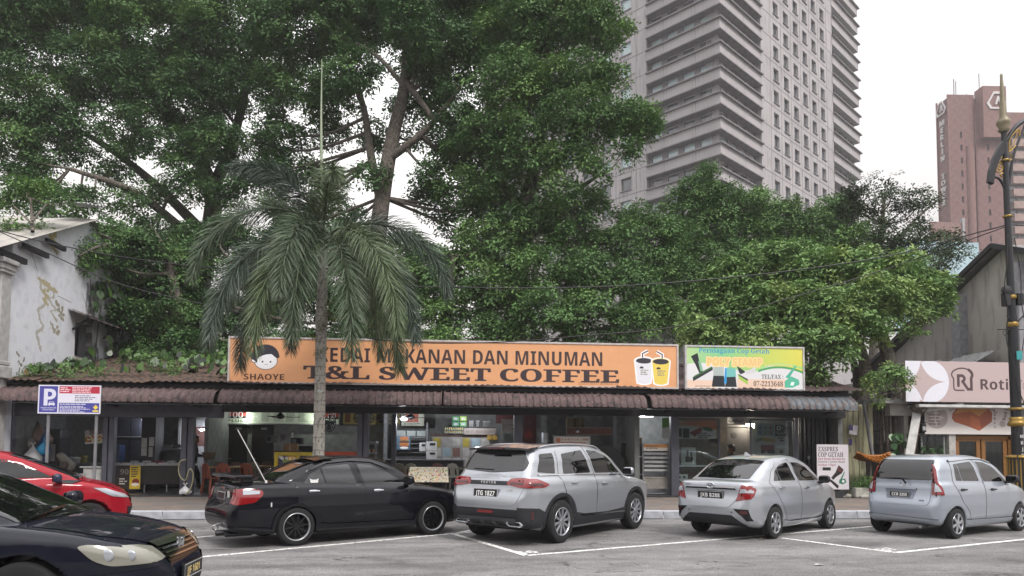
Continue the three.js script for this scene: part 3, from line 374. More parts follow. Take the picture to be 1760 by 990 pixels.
const DARK = { c0: [0.062, 0.132, 0.046], c1: [0.17, 0.29, 0.075] }, MID = { c0: [0.105, 0.2, 0.068], c1: [0.2, 0.32, 0.085] }, LIGHT = { c0: [0.165, 0.275, 0.095], c1: [0.29, 0.37, 0.12] };
// tall fig trees behind the shops
tree('fig_tree', 'huge dark fig tree behind the white house, leaning limbs under a broad crown', [
  [[-11.927,4.891,-33,0.55], [-11.673,9.156,-33,0.45], [-11.278,13.223,-33,0.36], [-12.518,15.633,-33,0.26], [-14.405,18.018,-33,0.16], [-16.547,20.386,-33,0.08]],
  [[-11.278,13.223,-33,0.3], [-10.437,15.719,-33,0.22], [-9.74,19.075,-33,0.15], [-9.283,21.902,-33,0.08]], [[-11.609,11.313,-33,0.25], [-13.735,13.407,-33,0.2], [-16.098,15.213,-33,0.14], [-18.368,16.259,-32,0.07]], [[-11.722,10.769,-33,0.22], [-13.854,12.404,-31,0.15], [-15.977,12.942,-30,0.08]]],
  [[-19.907,20.279,-32.669,2.361], [-18.998,16.654,-31.796,2.033], [-17.839,21.421,-33.447,2.57], [-16.488,18.469,-32.502,2.098], [-14.867,20.9,-33.242,2.434], [-14.128,17.961,-32.345,1.967], [-12.807,20.667,-34.098,2.369], [-17.208,15.143,-31.74,1.575], [-14.676,15.287,-31.533,1.398], [-18.849,13.833,-30.938,1.352], [-12.284,16.664,-32.272,1.574], [-10.549,20.659,-32.916,2.299], [-9.678,17.467,-32.022,1.705], [-10.238,14.81,-31.21,1.143], [-12.388,14.541,-31.395,1.067], [-17.854,12.489,-30.935,0.885], [-17.839,23.416,-34.34,2.23], [-13.675,23.722,-33.995,2.23], [-20.823,23.021,-33.592,2.164], [-15.162,13.381,-31.678,0.762], [-15.357,11.546,-29.787,0.856], [-13.107,10.858,-31.658,0.966], [-13.8,11.657,-30.663,0.836], [-11.27,10.22,-31.047,1.15], [-11.675,12.963,-30.925,1.05], [-14.155,9.917,-30.286,0.919], [-10.996,14.678,-31.278,1.016], [-10.085,12.4,-31.334,0.915], [-13.379,12.505,-31.587,0.762], [-16.363,10.658,-30.921,0.787], [-17.302,11.103,-30.467,0.725], [-9.656,10.73,-30.891,0.95], [-17.959,14.377,-31.842,1.118], [-11.661,17.464,-31.174,1.27]], { ...DARK, dens: 190, gap: 0.385, young: 0.5 });
tree('fig_tree', 'tall pale trunked fig tree rising behind the palm, forked high in its crown', [
  [[-3.403,4.6,-29,0.5], [-3.307,9.866,-29,0.36], [-3.065,12.303,-29,0.32], [-2.72,14.525,-29,0.28], [-2.297,16.524,-29,0.24], [-2.21,18.775,-29,0.17], [-2.126,21.3,-29,0.1]],
  [[-3.171,11.568,-29,0.2], [-3.643,13.629,-29.3,0.17], [-4.019,15.821,-29.5,0.13], [-4.658,17.677,-29.5,0.08]], [[-2.988,13.407,-29,0.18], [-2.111,13.884,-28.6,0.15], [-1.049,14.765,-28.3,0.12], [-0.005,16.115,-28,0.08]], [[-2.253,16.775,-29,0.15], [-1.661,15.806,-28.5,0.12], [-1.051,14.886,-28.3,0.1]], [[-2.192,17.575,-29,0.14], [-1.234,18.024,-29,0.11], [0.217,18.654,-29,0.07]], [[-2.273,16.525,-29,0.1], [-3.762,18.513,-30,0.09], [-5.747,19.438,-30,0.05]]],
  [[-7.253,19.777,-30.697,2.16], [-7.352,17.239,-30.847,1.575], [-5.229,20.044,-30.523,2.033], [-5.276,16.748,-29.707,1.352], [-3.591,20.816,-30.351,1.906], [-1.437,20.704,-30.187,1.906], [-4.131,16.432,-27.625,0.964], [-5.937,15.346,-30.842,1.143], [-7.834,15.079,-31.006,1.067], [-0.022,18.256,-29.209,1.623], [0.974,20.34,-30.018,1.779], [-0.468,15.206,-28.41,1.141], [-7.644,22.719,-31.567,2.098], [-4.509,23.002,-31.305,2.098], [-0.848,23.026,-31.015,2.098], [-6.55,13.439,-30.997,0.762], [-1.337,17.004,-28.88,0.87], [-8.069,13.429,-31.117,0.864], [0.023,13.667,-28.458,1.046], [-1.103,12.71,-28.6,0.808], [-0.469,14.325,-29.464,1.082], [0.893,13.106,-29.425,1.131], [-0.93,11.743,-29.645,0.934], [0.18,10.616,-29.119,0.967], [-5.781,12.683,-30.979,1.016], [-7.803,12.289,-31.16,0.915], [-9.081,13.295,-31.204,0.915], [-4.844,10.981,-29.996,0.885], [-6.56,10.969,-30.132,0.934], [-2.062,18.041,-26.97,1.041], [-2.303,19.395,-26.913,0.995], [-1.635,17.363,-27.577,0.647], [-3.448,12.465,-28.195,0.605], [-1.106,17.972,-28.807,1.064], [-1.222,15.916,-29.434,0.934], [-1.851,14.902,-30.043,0.75], [-0.5,17.148,-29.308,0.984], [-2.488,16.145,-30.023,0.7], [-3.72,14.889,-30.191,0.8], [-1.304,12.232,-29.647,0.836], [0.261,14.821,-29.379,0.984], [1.376,11.469,-28.977,0.967], [-2.55,18.286,-30.41,0.864], [-8.587,14.44,-31.101,0.864]], { ...DARK, dens: 190, gap: 0.385, young: 0.35 });
tree('fig_tree', 'broad fig tree with drooping right hand limbs in front of the grey tower', [
  [[2.194,4.58,-28,0.5], [2.401,8.564,-28,0.42], [2.737,11.423,-28,0.32], [3.199,13.601,-28,0.24], [3.545,16.284,-28,0.16], [3.294,18.968,-28,0.08]],
  [[2.97,11.91,-28,0.18], [3.961,13.064,-27.5,0.14], [5.041,14.306,-27,0.1], [7.142,14.752,-27,0.05]], [[2.741,10.708,-28,0.2], [1.431,13.05,-28,0.15], [1.172,15.929,-28,0.09]], [[2.629,9.753,-28,0.15], [4.667,11.788,-27.5,0.1], [5.505,12.335,-27,0.05]]],
  [[2.104,18.428,-28.027,1.711], [3.64,18.794,-27.885,1.474], [5,18.327,-26.8,1.193], [5.92,17.874,-26.753,0.826], [1.825,15.784,-27.192,1.423], [3.312,15.794,-27.075,1.331], [4.711,15.776,-26.463,1.127], [5.722,15.783,-26.383,0.721], [4.31,14.08,-26.088,1.151], [5.634,14.089,-25.983,1.018], [6.612,13.866,-25.416,0.825], [7.048,13.652,-25.394,0.521], [6.3,12.714,-25.505,0.521], [2.263,13.622,-26.777,1.307], [1.047,13.717,-27.37,1.056], [3.335,12.527,-26.252,0.797], [4.655,12.823,-26.131,0.664], [5.225,12.013,-25.629,0.434], [1.866,12.118,-27.395,1.056], [0.507,11.83,-28.02,1.075], [3.383,20.573,-27.806,1.426], [5.163,20.347,-27.679,1.189], [1.661,21.214,-28.91,1.475], [3.789,11.315,-26.284,0.664]], { ...MID, dens: 210, gap: 0.32, young: 0.55 });
// middle storey behind the signboards
tree('fig_thicket', 'dark fig thicket between the white house and the palm', [[[-10.369,3.856,-27,0.3], [-10.334,6.02,-27,0.24], [-10.725,8.413,-27,0.16], [-11.395,9.712,-27,0.08]], [[-9.335,4.086,-27,0.22], [-8.986,6.484,-27,0.17], [-8.409,8.477,-27,0.08]]],
  [[-11.621,8.512,-26.649,1.108], [-12.352,8.105,-25.223,0.643], [-12.134,9.001,-26.16,0.836], [-10.955,7.901,-27.636,1.195], [-10.113,9.059,-28.509,1.056], [-11.828,7.011,-27.754,0.974], [-10.464,6.221,-28.194,1.127], [-8.896,6.682,-28.044,1.082], [-8.389,8.383,-28.411,0.918], [-7.344,7.015,-28.406,1.056], [-6.099,8.169,-28.243,1.01], [-4.945,7.26,-28.203,1.102], [-3.791,6.351,-28.163,1.102], [-6.957,5.497,-27.456,0.752], [-11.37,5.467,-27.805,0.752], [-4.429,9.128,-29.063,0.856], [-9.209,10.096,-28.38,0.78], [-12.599,6.207,-28.362,0.857], [-10.441,7.681,-28.612,0.918], [-3.411,8.071,-28.539,0.981], [-2.019,8.547,-28.403,0.981], [-5.382,9.596,-29.111,0.951], [-5.413,5.507,-27.334,0.797], [-4.307,5.294,-27.259,0.752], [-2.653,5.305,-27.128,0.752], [-13.346,7.333,-27.353,0.782], [-12.377,7.771,-26.348,0.755], [-12.589,5.307,-28.412,0.766], [-11.29,4.52,-29.359,0.934], [-8.228,9.814,-29.323,0.951], [-6.929,10.448,-29.688,0.967], [-3.546,9.746,-29.461,0.822], [-8.356,5.404,-28.576,0.826], [-12.782,6.161,-26.27,0.583], [-10.464,5.061,-26.35,0.797], [-10.373,6.318,-26.272,0.797], [-11.105,4.717,-26.219,0.583], [-9.459,5.122,-26.669,0.81], [-11.55,6.236,-25.968,0.62]], { ...DARK, dens: 220, gap: 0.3, young: 0.55, group: undefined });
tree('fig_thicket', 'leafy fig thicket behind the orange signboard, right of the palm', [[[-0.541,3.99,-27,0.3], [-0.463,6.668,-27,0.24], [-0.156,8.93,-27,0.1]], [[4.367,4.282,-27,0.26], [4.247,7.225,-27,0.2], [4.471,9.52,-27,0.1]]],
  [[-1.976,7.738,-27.943,1.056], [-2.329,5.97,-27.065,0.974], [-0.727,8.663,-27.793,1.193], [-0.571,6.645,-26.889,1.195], [0.978,9.591,-27.606,1.239], [1.294,7.541,-26.692,1.239], [1.396,5.806,-26.279,0.956], [2.689,10.061,-27.445,1.193], [3.052,8.216,-26.516,1.195], [3.169,6.377,-25.605,1.151], [4.52,10.073,-27.301,1.102], [4.817,8.228,-26.376,1.151], [4.868,6.389,-25.471,1.108], [6.355,9.627,-27.181,1.102], [6.586,7.798,-26.261,1.107], [6.252,6.185,-25.373,0.895], [-0.539,5.395,-25.952,0.81], [8.251,8.975,-28.073,1.093], [7.589,6.921,-26.231,0.885], [-2.067,9.855,-28.836,0.713], [3.48,10.983,-27.331,0.826], [5.193,11.224,-27.183,0.734], [2.436,5.415,-25.717,0.639], [4.56,5.429,-25.549,0.639], [8.354,10.4,-27.985,0.951], [7.162,10.985,-28.046,0.713]], { ...MID, dens: 230, gap: 0.28, young: 0.45 });
tree('hedge_tree', 'row of dark leafy trees below the grey tower, behind the paler bushy tree', [[[12.943,4.703,-33,0.3], [13.141,9.788,-33,0.2], [12.742,13.211,-33,0.1]], [[17.287,4.762,-33,0.3], [17.526,9.9,-33,0.2], [18.023,12.806,-33,0.1]]],
  [[10.968,13.511,-31.624,1.028], [10.577,12.293,-31.723,1.082], [12.053,12.979,-31.568,1.136], [12.203,11.629,-31.632,1.244], [13.539,12.718,-31.466,1.082], [13.823,11.37,-31.519,1.244], [15.025,12.404,-31.366,1.028], [15.443,11.246,-31.399,1.136], [16.512,12.063,-31.269,0.974], [17.062,11.122,-31.278,1.136], [10.273,10.53,-30.841,1.207], [10.475,8.732,-29.921,1.27], [9.91,6.906,-29.063,0.984], [11.733,9.502,-29.779,1.169], [18.118,12.944,-32.097,0.948], [18.41,11.131,-31.171,1.082], [11.497,14.46,-31.529,0.487], [15.508,10.041,-30.456,1.207], [9.459,8.979,-29.987,0.915]], { ...MID, dens: 220, gap: 0.3, young: 0.35 });
tree('sparse_tree', 'thin crowned grey green tree against the sky between both towers', [[[20.245,5.373,-33,0.24], [20.662,10.56,-33,0.16], [21.045,14.076,-33,0.07]], [[20.662,10.56,-33,0.12], [22.529,12.951,-33,0.06], [23.776,14.023,-33,0.03]]],
  [[18.924,13.43,-31.002,0.92], [19.864,13.787,-30.908,0.757], [20.68,13.172,-30.878,0.757], [21.489,13.177,-30.814,0.649], [22.03,13.046,-30.779,0.487], [18.126,12.425,-31.121,0.866], [19.745,12.355,-30.998,0.866], [20.463,11.253,-29.998,0.997], [21.094,10.58,-28.982,0.813], [20.909,9.803,-28.035,0.59], [19.163,10.589,-30.138,1.049], [19.934,9.305,-28.14,0.738], [18.383,13.561,-31.037,0.541]], { c0: [0.04, 0.07, 0.03], c1: [0.09, 0.13, 0.05], dens: 150, gap: 0.4, kind: 'fine', size: 1.15 });
tree('bushy_fig', 'pale green bushy fig with hanging roots beside the bakery', [
  [[13.451,0.127,-22.6,0.26], [13.506,2.63,-22.6,0.22], [13.621,4.186,-22.6,0.2], [13.289,5.747,-22.6,0.1]], [[14.37,0.168,-22,0.24], [14.472,1.86,-22,0.2], [14.326,3.183,-22,0.17], [14.133,4.73,-22.2,0.22], [13.989,6.117,-22.4,0.1]], [[13.466,3.039,-23,0.14], [13.532,4.227,-23,0.13], [12.905,5.807,-23,0.06]],
  [[13.813,1.109,-21.8,0.05], [13.809,2.602,-21.8,0.06], [13.924,3.748,-22,0.07]], [[14.043,0.924,-21.8,0.06], [14.099,2.417,-21.8,0.06], [14.142,3.751,-22,0.07]], [[14.657,2.144,-22,0.05], [14.575,2.806,-22,0.09], [14.376,3.602,-22,0.08]], [[13.608,0.546,-21.9,0.05], [13.672,2.416,-21.9,0.05], [13.681,3.555,-22,0.05]], [[13.65,1.852,-21.7,0.03], [13.618,2.969,-21.7,0.03], [13.809,3.936,-22,0.03]], [[13.807,1.298,-21.6,0.025], [13.804,2.78,-21.6,0.03], [14.007,3.939,-22,0.03]]],
  [[8.609,6.344,-23.169,0.866], [8.075,5.017,-22.281,0.641], [9.286,7.134,-23.072,0.905], [10.261,7.691,-22.964,0.905], [9.83,6.044,-22.487,1.036], [9.321,4.782,-21.794,0.704], [11.338,7.836,-22.871,0.905], [10.974,6.26,-21.983,1.056], [10.518,4.946,-21.49,0.808], [12.419,7.587,-22.8,0.905], [12.197,6.174,-21.892,0.98], [11.799,4.954,-21.389,0.845], [13.497,7.654,-22.711,0.866], [13.414,6.558,-21.774,0.943], [13.099,5.547,-21.454,0.63], [14.677,7.367,-22.634,0.826], [15.02,6.502,-22.254,0.812], [15.759,7.08,-22.565,0.669], [16.157,6.591,-22.561,0.511], [14.551,5.719,-21.732,0.49], [7.826,5.648,-22.667,0.46], [16.519,7.274,-22.897,0.4], [15.315,7.965,-22.953,0.52], [11.26,4.034,-21.483,0.404], [10.934,8.28,-23.079,0.476]], { ...LIGHT, dens: 330, gap: 0.28, kind: 'light', young: 0.7, flat: 0.8 });
tree('root_bush', 'small yellow green leaf tuft growing on the hanging roots beside the bakery sign', [[[13.911,2.972,-21.7,0.05], [13.89,3.721,-21.7,0.05], [13.997,4.098,-21.7,0.02]]],
  [[12.89,3.749,-20.567,0.319], [13.268,3.866,-20.43,0.352], [13.534,3.692,-20.419,0.247], [12.54,3.464,-20.61,0.248], [12.715,3.07,-20.518,0.211], [12.626,3.695,-20.591,0.23], [13.151,4.105,-20.526,0.212]], { ...LIGHT, dens: 420, gap: 0.3, kind: 'light', young: 1, size: 0.62 });
tree('roof_sapling', 'broad leaved sapling growing out of the white house roof', [[[-12.128,7.676,-21,0.05], [-12.453,8.304,-21.5,0.04], [-12.524,8.822,-21.5,0.025]], [[-12.14,7.98,-21,0.03], [-12.061,8.664,-21.5,0.02]], [[-12.153,7.895,-21,0.03], [-12.95,8.547,-21.5,0.02]]],
  [[-13.495,9.141,-22.24,0.388], [-12.882,9.321,-22.182,0.423], [-12.265,9.149,-22.143,0.352], [-11.913,9.028,-22.122,0.229], [-13.756,8.875,-22.276,0.352], [-13.256,7.986,-21.784,0.275], [-12.722,8.147,-22.135,0.21]], { ...MID, dens: 300, gap: 0.34, size: 0.8, young: 0.5 });
tree('wall_shrub', 'leafy shrub hanging over the gable wall of the white house', [[[-11.732,8.323,-24.5,0.05], [-11.856,8.079,-24,0.04], [-12.186,7.67,-23.6,0.02]], [[-11.693,8.552,-24.6,0.04], [-11.881,8.624,-24.2,0.02]]],
  [[-12.467,7.81,-24.143,0.422], [-12.092,7.962,-24.306,0.387], [-12.366,7.389,-24.159,0.288], [-12.009,8.661,-24.662,0.433], [-11.806,8.382,-25.064,0.44], [-11.709,9.042,-25.22,0.403]], { ...MID, dens: 300, gap: 0.36, size: 0.75, young: 0.4 });
// creeper on the gable and on the tin roof, broad leaves one by one
{
  const t = thing('wall_creeper', 'dark big leaved creeper climbing the back of the white gable', 'creeper', [0, 0, 0]);
  const lf = new THREE.ShapeGeometry(poly(chaikin2([[0, 0], [0.1, 0.06], [0.12, 0.16], [0.05, 0.28], [0, 0.33], [-0.05, 0.28], [-0.12, 0.16], [-0.1, 0.06]]))); lf.rotateX(0.2);
  const cm = [pmat('#22331a', { roughness: 0.4 }), pmat('#2c4420', { roughness: 0.4 }), pmat('#46622a', { roughness: 0.4 }), pmat('#1a2617', { roughness: 0.45 })];
  let n = 0; for (let i = 0; i < 900 && n < 290; i++) { const z = rr(-24.4, -30), y = rr(3.9, 7.7); const k = (-24.0 - z) / 5.5; if (vn2(z * 1.1, y * 1.1, 1e6, 3) > 0.3 + k * 0.75) continue; n++; const m = obj('leaf', lf, cm[Math.floor(rnd() * 4)], t); m.position.set(-12.3 + rr(0.04, 0.3) + k * rnd() * 0.7, y, z); m.rotation.set(rr(-0.6, 0.3), rr(0.7, 2.2), Math.PI + rr(-0.6, 0.6)); m.scale.setScalar(rr(0.6, 1.35)); }
  obj('stem', [0, 1, 2, 3, 4, 5].map((i) => tube([[-12.25, 3.6, -25 - i * 0.8], [-12.22, 5, -25.3 - i * 0.8 + rr(-0.3, 0.3)], [-12.2, 6.3, -25.2 - i * 0.8 + rr(-0.3, 0.3)], [-12.2, 7.6, -25.6 - i * 0.7]], 0.02, 5)), M.bark, t);
  const r = thing('roof_creeper', 'green creeper and fallen leaves sprawling over the tin roof beside the white gable', 'creeper', [0, 0, 0]); n = 0;
  for (let i = 0; i < 1500 && n < 295; i++) { const x = rr(-12.2, -6.0), z = rr(-20.7, -26.0); if (vn2(x * 1.1, z * 1.6, 1e6, 8) < 0.5 + (x + 12.2) * 0.02) continue; n++; const m = obj('leaf', lf, cm[1 + Math.floor(rnd() * 3) % 3], r); m.position.set(x, 3.4 + (-20.3 - z) / 5.9 * 1.35 + rr(0.05, 0.2), z); m.rotation.set(-1.0 + rr(-0.6, 0.6), rr(0, 6), 0); m.scale.setScalar(rr(0.5, 1.1)); }
  foliage(r, 'ground_leaves', [[-11.8, 3.45, -20.8, 0.5], [-11.0, 3.5, -20.9, 0.45], [-10.3, 3.55, -21.2, 0.45], [-9.0, 3.9, -22.8, 0.6], [-9.8, 4.1, -23.6, 0.6], [-8.4, 3.65, -21.6, 0.4], [-10.8, 4.3, -24.8, 0.7], [-9.6, 4.5, -25.6, 0.7], [-8.2, 4.4, -25.2, 0.6], [-11.6, 3.9, -23, 0.5], [-7.4, 4.5, -25.8, 0.6]], { ...MID, dens: 190, gap: 0.3, size: 0.5, flat: 0.3, young: 0.6 });
}
function chaikin2(pts) { const o = []; pts.forEach((a, i) => { const b = pts[(i + 1) % pts.length]; o.push([lerp(a[0], b[0], 0.25), lerp(a[1], b[1], 0.25)], [lerp(a[0], b[0], 0.75), lerp(a[1], b[1], 0.75)]); }); return o; }
// ---------------------------------------------------------------- the palm on the pavement
{
  const bx = -3.2, bz = -16.95, t = thing('foxtail_palm', 'foxtail palm with drooping feathery fronds and a tall spear leaf', 'palm', [bx, 0.17, bz]);
  const tr = lathe([[0.17, 0], [0.15, 0.3], [0.135, 1.2], [0.13, 2.4], [0.125, 3.2], [0.13, 4.0], [0.14, 4.4], [0.12, 5.2], [0.09, 5.9], [0.05, 6.4]], 20); { const uv = tr.attributes.uv; for (let i = 0; i < uv.count; i++) uv.setXY(i, uv.getX(i), uv.getY(i) * 4); tr.userData.uv = true; }
  obj('trunk', tr, new THREE.MeshStandardMaterial({ map: T.palm, roughness: 0.9 }), t); obj('tag', rbox(0.1, 0.07, 0.01, 0.02, 2.72, 0.135, 0.004), M.white, t);
  const lm = [pmat('#3d4d40', { roughness: 0.5, transmission: 0.15, thickness: 0 }), pmat('#4a5b42', { roughness: 0.5, transmission: 0.15, thickness: 0 }), pmat('#586946', { roughness: 0.5, transmission: 0.15, thickness: 0 })];
  const frond = (az, el, L, sag, ex, m, nl = 640) => {
    const pts = []; let p = V(0, 6.1 + rr(-0.1, 0.2), 0); const N = 14; for (let i = 0; i <= N; i++) { pts.push(p.clone()); const an = el - (el + sag) * Math.pow(i / N, ex); p = p.clone().add(V(Math.cos(az) * Math.cos(an), Math.sin(an), Math.sin(az) * Math.cos(an)).multiplyScalar(L / N)); }
    const crv = new THREE.CatmullRomCurve3(pts), fr = crv.computeFrenetFrames(40), pos = [];
    for (let i = 0; i < nl; i++) { const u = lerp(0.16, 1, i / nl), k = Math.round(u * 40), c = crv.getPoint(u), T1 = fr.tangents[k], side = T1.clone().cross(V(-Math.sin(az) * 0.01, 1, 0.013)).normalize(), upv = side.clone().cross(T1).normalize(), a = (i % 7) / 7 * 6.283 + rr(-0.4, 0.4), ll = 0.66 * Math.sin(Math.PI * Math.pow(lerp(0.14, 0.9, u), 0.8)) + 0.1;
      const dd = side.clone().multiplyScalar(Math.cos(a)).addScaledVector(upv, Math.sin(a) * 0.75).addScaledVector(T1, 0.75 + 0.5 * u).normalize(), w = 0.0155, wv = dd.clone().cross(V(rr(-1, 1), rr(-1, 1), rr(-1, 1))).normalize().multiplyScalar(w), mid2 = c.clone().addScaledVector(dd, ll * 0.55).add(V(0, -ll * 0.06, 0)), tip = c.clone().addScaledVector(dd, ll).add(V(0, -ll * 0.25, 0));
      const A = c.clone().addScaledVector(wv, 0.4), B = c.clone().addScaledVector(wv, -0.4), Cc = mid2.clone().addScaledVector(wv, 0.5), Dd = mid2.clone().addScaledVector(wv, -0.5);
      for (const q of [A, B, Cc, B, Dd, Cc, Cc, Dd, tip]) pos.push(q.x, q.y, q.z); }
    const g = new THREE.BufferGeometry(); g.setAttribute('position', new THREE.Float32BufferAttribute(pos, 3)); g.computeVertexNormals();
    const f = obj('frond', g, m, t); f.userData.pieces = 'leaflets'; obj('rachis', limb(pts.filter((_, i) => i % 2 === 0).map((q, i, a) => [q.x, q.y, q.z, lerp(0.035, 0.006, i / (a.length - 1))]), 6), grain('#4d5a38', 0.6), f); return f;
  };
  // az: 0 towards +x, PI/2 towards the road
  [[0.05, 1.2, 4.2, 1.5, 0.72], [3.1, 1.25, 4.3, 1.5, 0.72], [-0.5, 0.9, 3.3, 1.4, 0.62], [3.7, 0.9, 3.3, 1.4, 0.62], [-1.4, 1.1, 3.6, 1.2, 0.8], [1.3, 1.35, 2.8, 0.7, 1], [2.5, 1.4, 2.9, 0.5, 1],
    [1.55, 0.7, 4.0, 1.56, 0.42], [0.75, 0.7, 4.3, 1.52, 0.5], [2.4, 0.7, 4.3, 1.52, 0.5], [1.15, 0.5, 4.2, 1.56, 0.4], [2.0, 0.5, 4.2, 1.56, 0.4], [0.3, 0.6, 3.9, 1.5, 0.46], [2.85, 0.6, 4.0, 1.5, 0.46], [0.0, 0.3, 3.8, 1.54, 0.36], [3.15, 0.3, 3.8, 1.54, 0.36], [1.75, 0.9, 3.6, 1.5, 0.55], [-1.0, 0.5, 3.8, 1.5, 0.5], [4.1, 0.5, 3.8, 1.5, 0.5]].forEach(([a, e, L, s, x], i) => frond(a + rr(-0.1, 0.1), e, L, s, x, lm[i % 3]));
  obj('spear_leaf', limb([[0, 6.0, 0, 0.05], [-0.05, 7.5, 0, 0.04], [-0.1, 9.0, 0.02, 0.028], [-0.12, 10.75, 0.03, 0.008]], 8), grain('#a9b79a', 0.6), t);
  foliage(t, 'fern_tuft', [[0.35, 4.55, 0.1, 0.28], [0.12, 4.3, 0.12, 0.18], [-0.1, 4.0, 0.12, 0.15], [0.05, 3.6, 0.14, 0.14]], { c0: [0.09, 0.12, 0.02], c1: [0.2, 0.2, 0.03], dens: 700, gap: 0.2, size: 0.3, kind: 'fine', young: 0.8 });
}

// ================================================================ signboards over the shops
const shopRow = scene.getObjectByName('shop_row');
function sign(name, label, cat, cx, cy, w, h, z, draw, o = {}) {
  const t = thing(name, label, cat, [cx, cy, z], o.turn ?? 0, o.group), d = o.d ?? 0.05, R = o.res ?? 200;
  if (o.tilt) t.rotation.z = o.tilt; if (o.lean) t.rotation.x = o.lean;
  obj('panel', box(w, h, d), o.back ?? M.lgrey, t);
  const b = board(w - (o.rim ?? 0) * 2, h - (o.rim ?? 0) * 2, d); const W = Math.min(2048, Math.round((w) * R)), H = Math.max(8, Math.round(W * h / w)); obj('print', b, printMat(W, H, (g) => { g.save(); draw(g, W, H); g.restore(); }, { roughness: o.rough ?? 0.5 }), t);
  if (o.frame) { const f = o.frameW ?? 0.05; obj('frame', [box(w + f, f, d + 0.03, 0, h / 2, 0.01), box(w + f, f, d + 0.03, 0, -h / 2, 0.01), box(f, h - f, d + 0.03, -w / 2, 0, 0.01), box(f, h - f, d + 0.03, w / 2, 0, 0.01)], o.frame, t); }
  return t;
}
function txt(g, s, x, y, size, fill, font = 'bold', fam = 'sans-serif', sx = 1, align = 'left') { g.save(); g.translate(x, y); g.scale(sx, 1); g.fillStyle = fill; g.font = `${font} ${size}px ${fam}`; g.textAlign = align; g.textBaseline = 'alphabetic'; g.fillText(s, 0, 0); g.restore(); }
function fit(g, s, x0, x1, y, size, fill, font = 'bold', fam = 'sans-serif') { g.font = `${font} ${size}px ${fam}`; const w = g.measureText(s).width; txt(g, s, x0, y, size, fill, font, fam, (x1 - x0) / w); }
function greek(g, x, y, w, n, lh, c, seedv = 1) { g.fillStyle = c; for (let i = 0; i < n; i++) { let p = x; const end = x + w * (0.6 + 0.4 * h3(i, seedv, 3)); while (p < end) { const q = lh * (0.8 + 2.2 * h3(p | 0, i, seedv)); g.fillRect(p, y + i * lh, Math.min(q, end - p), lh * 0.52); p += q + lh * 0.35; } } }
function rr2(g, x, y, w, h, r) { g.beginPath(); g.roundRect(x, y, w, h, r); g.fill(); }
function han(g, x, y, s, c, k = 0) { g.strokeStyle = c; g.lineWidth = s * 0.09; g.beginPath(); const P = [[[0.1, 0.25], [0.9, 0.25]], [[0.5, 0.02], [0.5, 0.95]], [[0.15, 0.5], [0.85, 0.5]], [[0.15, 0.95], [0.48, 0.5]], [[0.52, 0.5], [0.88, 0.95]], [[0.2, 0.75], [0.8, 0.75]], [[0.2, 0.25], [0.2, 0.75]], [[0.8, 0.25], [0.8, 0.75]], [[0.3, 0.08], [0.38, 0.2]], [[0.7, 0.08], [0.62, 0.2]]]; P.forEach((q, i) => { if (h3(i, k, 5) < 0.62) { g.moveTo(x + q[0][0] * s, y + q[0][1] * s); g.lineTo(x + q[1][0] * s, y + q[1][1] * s); } }); g.stroke(); }
function boy(g, x, y, s) {      // the shop's own round-headed emblem
  g.save(); g.translate(x, y); g.scale(s, s); g.strokeStyle = '#2a2226'; g.lineWidth = 0.03;
  g.fillStyle = '#e6e6ea'; g.beginPath(); g.ellipse(0, 0.16, 0.72, 0.56, 0, 0, 7); g.fill(); g.stroke(); g.beginPath(); g.ellipse(-0.74, 0.14, 0.17, 0.13, 0.5, 0, 7); g.fill(); g.stroke();
  g.fillStyle = '#2b2a33'; g.beginPath(); g.moveTo(-0.9, 0.05); g.bezierCurveTo(-1.1, -0.25, -0.85, -0.35, -0.8, -0.45); g.bezierCurveTo(-0.5, -1.1, 0.75, -1.1, 0.86, -0.1); g.bezierCurveTo(0.7, 0.1, 0.6, -0.1, 0.35, -0.28); g.bezierCurveTo(0.0, -0.28, -0.3, -0.18, -0.5, 0.0); g.lineTo(-0.56, 0.3); g.bezierCurveTo(-0.7, 0.1, -0.85, 0.1, -0.9, 0.05); g.fill();
  for (const ex of [-0.2, 0.3]) { g.beginPath(); g.arc(ex, 0.22, 0.055, 0, 7); g.fill(); } g.lineWidth = 0.02; g.beginPath(); g.moveTo(-0.06, 0.4); g.lineTo(0.12, 0.4); g.stroke(); g.restore();
}
function cup(g, x, y, s, body, dir) { const P = (o, c) => { g.fillStyle = c; g.beginPath(); g.moveTo(x - 15 * s - o, y - 10 * s); g.lineTo(x + 15 * s + o, y - 10 * s); g.lineTo(x + 11 * s + o, y + 26 * s + o); g.quadraticCurveTo(x, y + 32 * s + o, x - 11 * s - o, y + 26 * s + o); g.fill(); g.beginPath(); g.ellipse(x, y - 10 * s, 15 * s + o, 5.5 * s + o, 0, 0, 7); g.fill(); }; P(2.2 * s, '#efeaea'); g.lineJoin = 'round'; for (const [w, c] of [[6 * s, '#efeaea'], [1.9 * s, '#2b2a33']]) { g.strokeStyle = c; g.lineWidth = w; g.beginPath(); g.moveTo(x + dir * 2 * s, y - 10 * s); g.lineTo(x + dir * 2.6 * s, y - 22 * s); g.lineTo(x - dir * 7 * s, y - 27 * s); g.stroke(); } P(0, body); g.fillStyle = '#2b2a33'; g.beginPath(); g.ellipse(x, y - 10 * s, 13.5 * s, 4.6 * s, 0, 0, 7); g.fill(); g.beginPath(); g.arc(x - 4 * s, y + 3 * s, 3.6 * s, Math.PI, 0); g.fill(); greek(g, x - 6 * s, y + 5 * s, 15 * s, 3, 3.4 * s, '#8a8478', 4); }
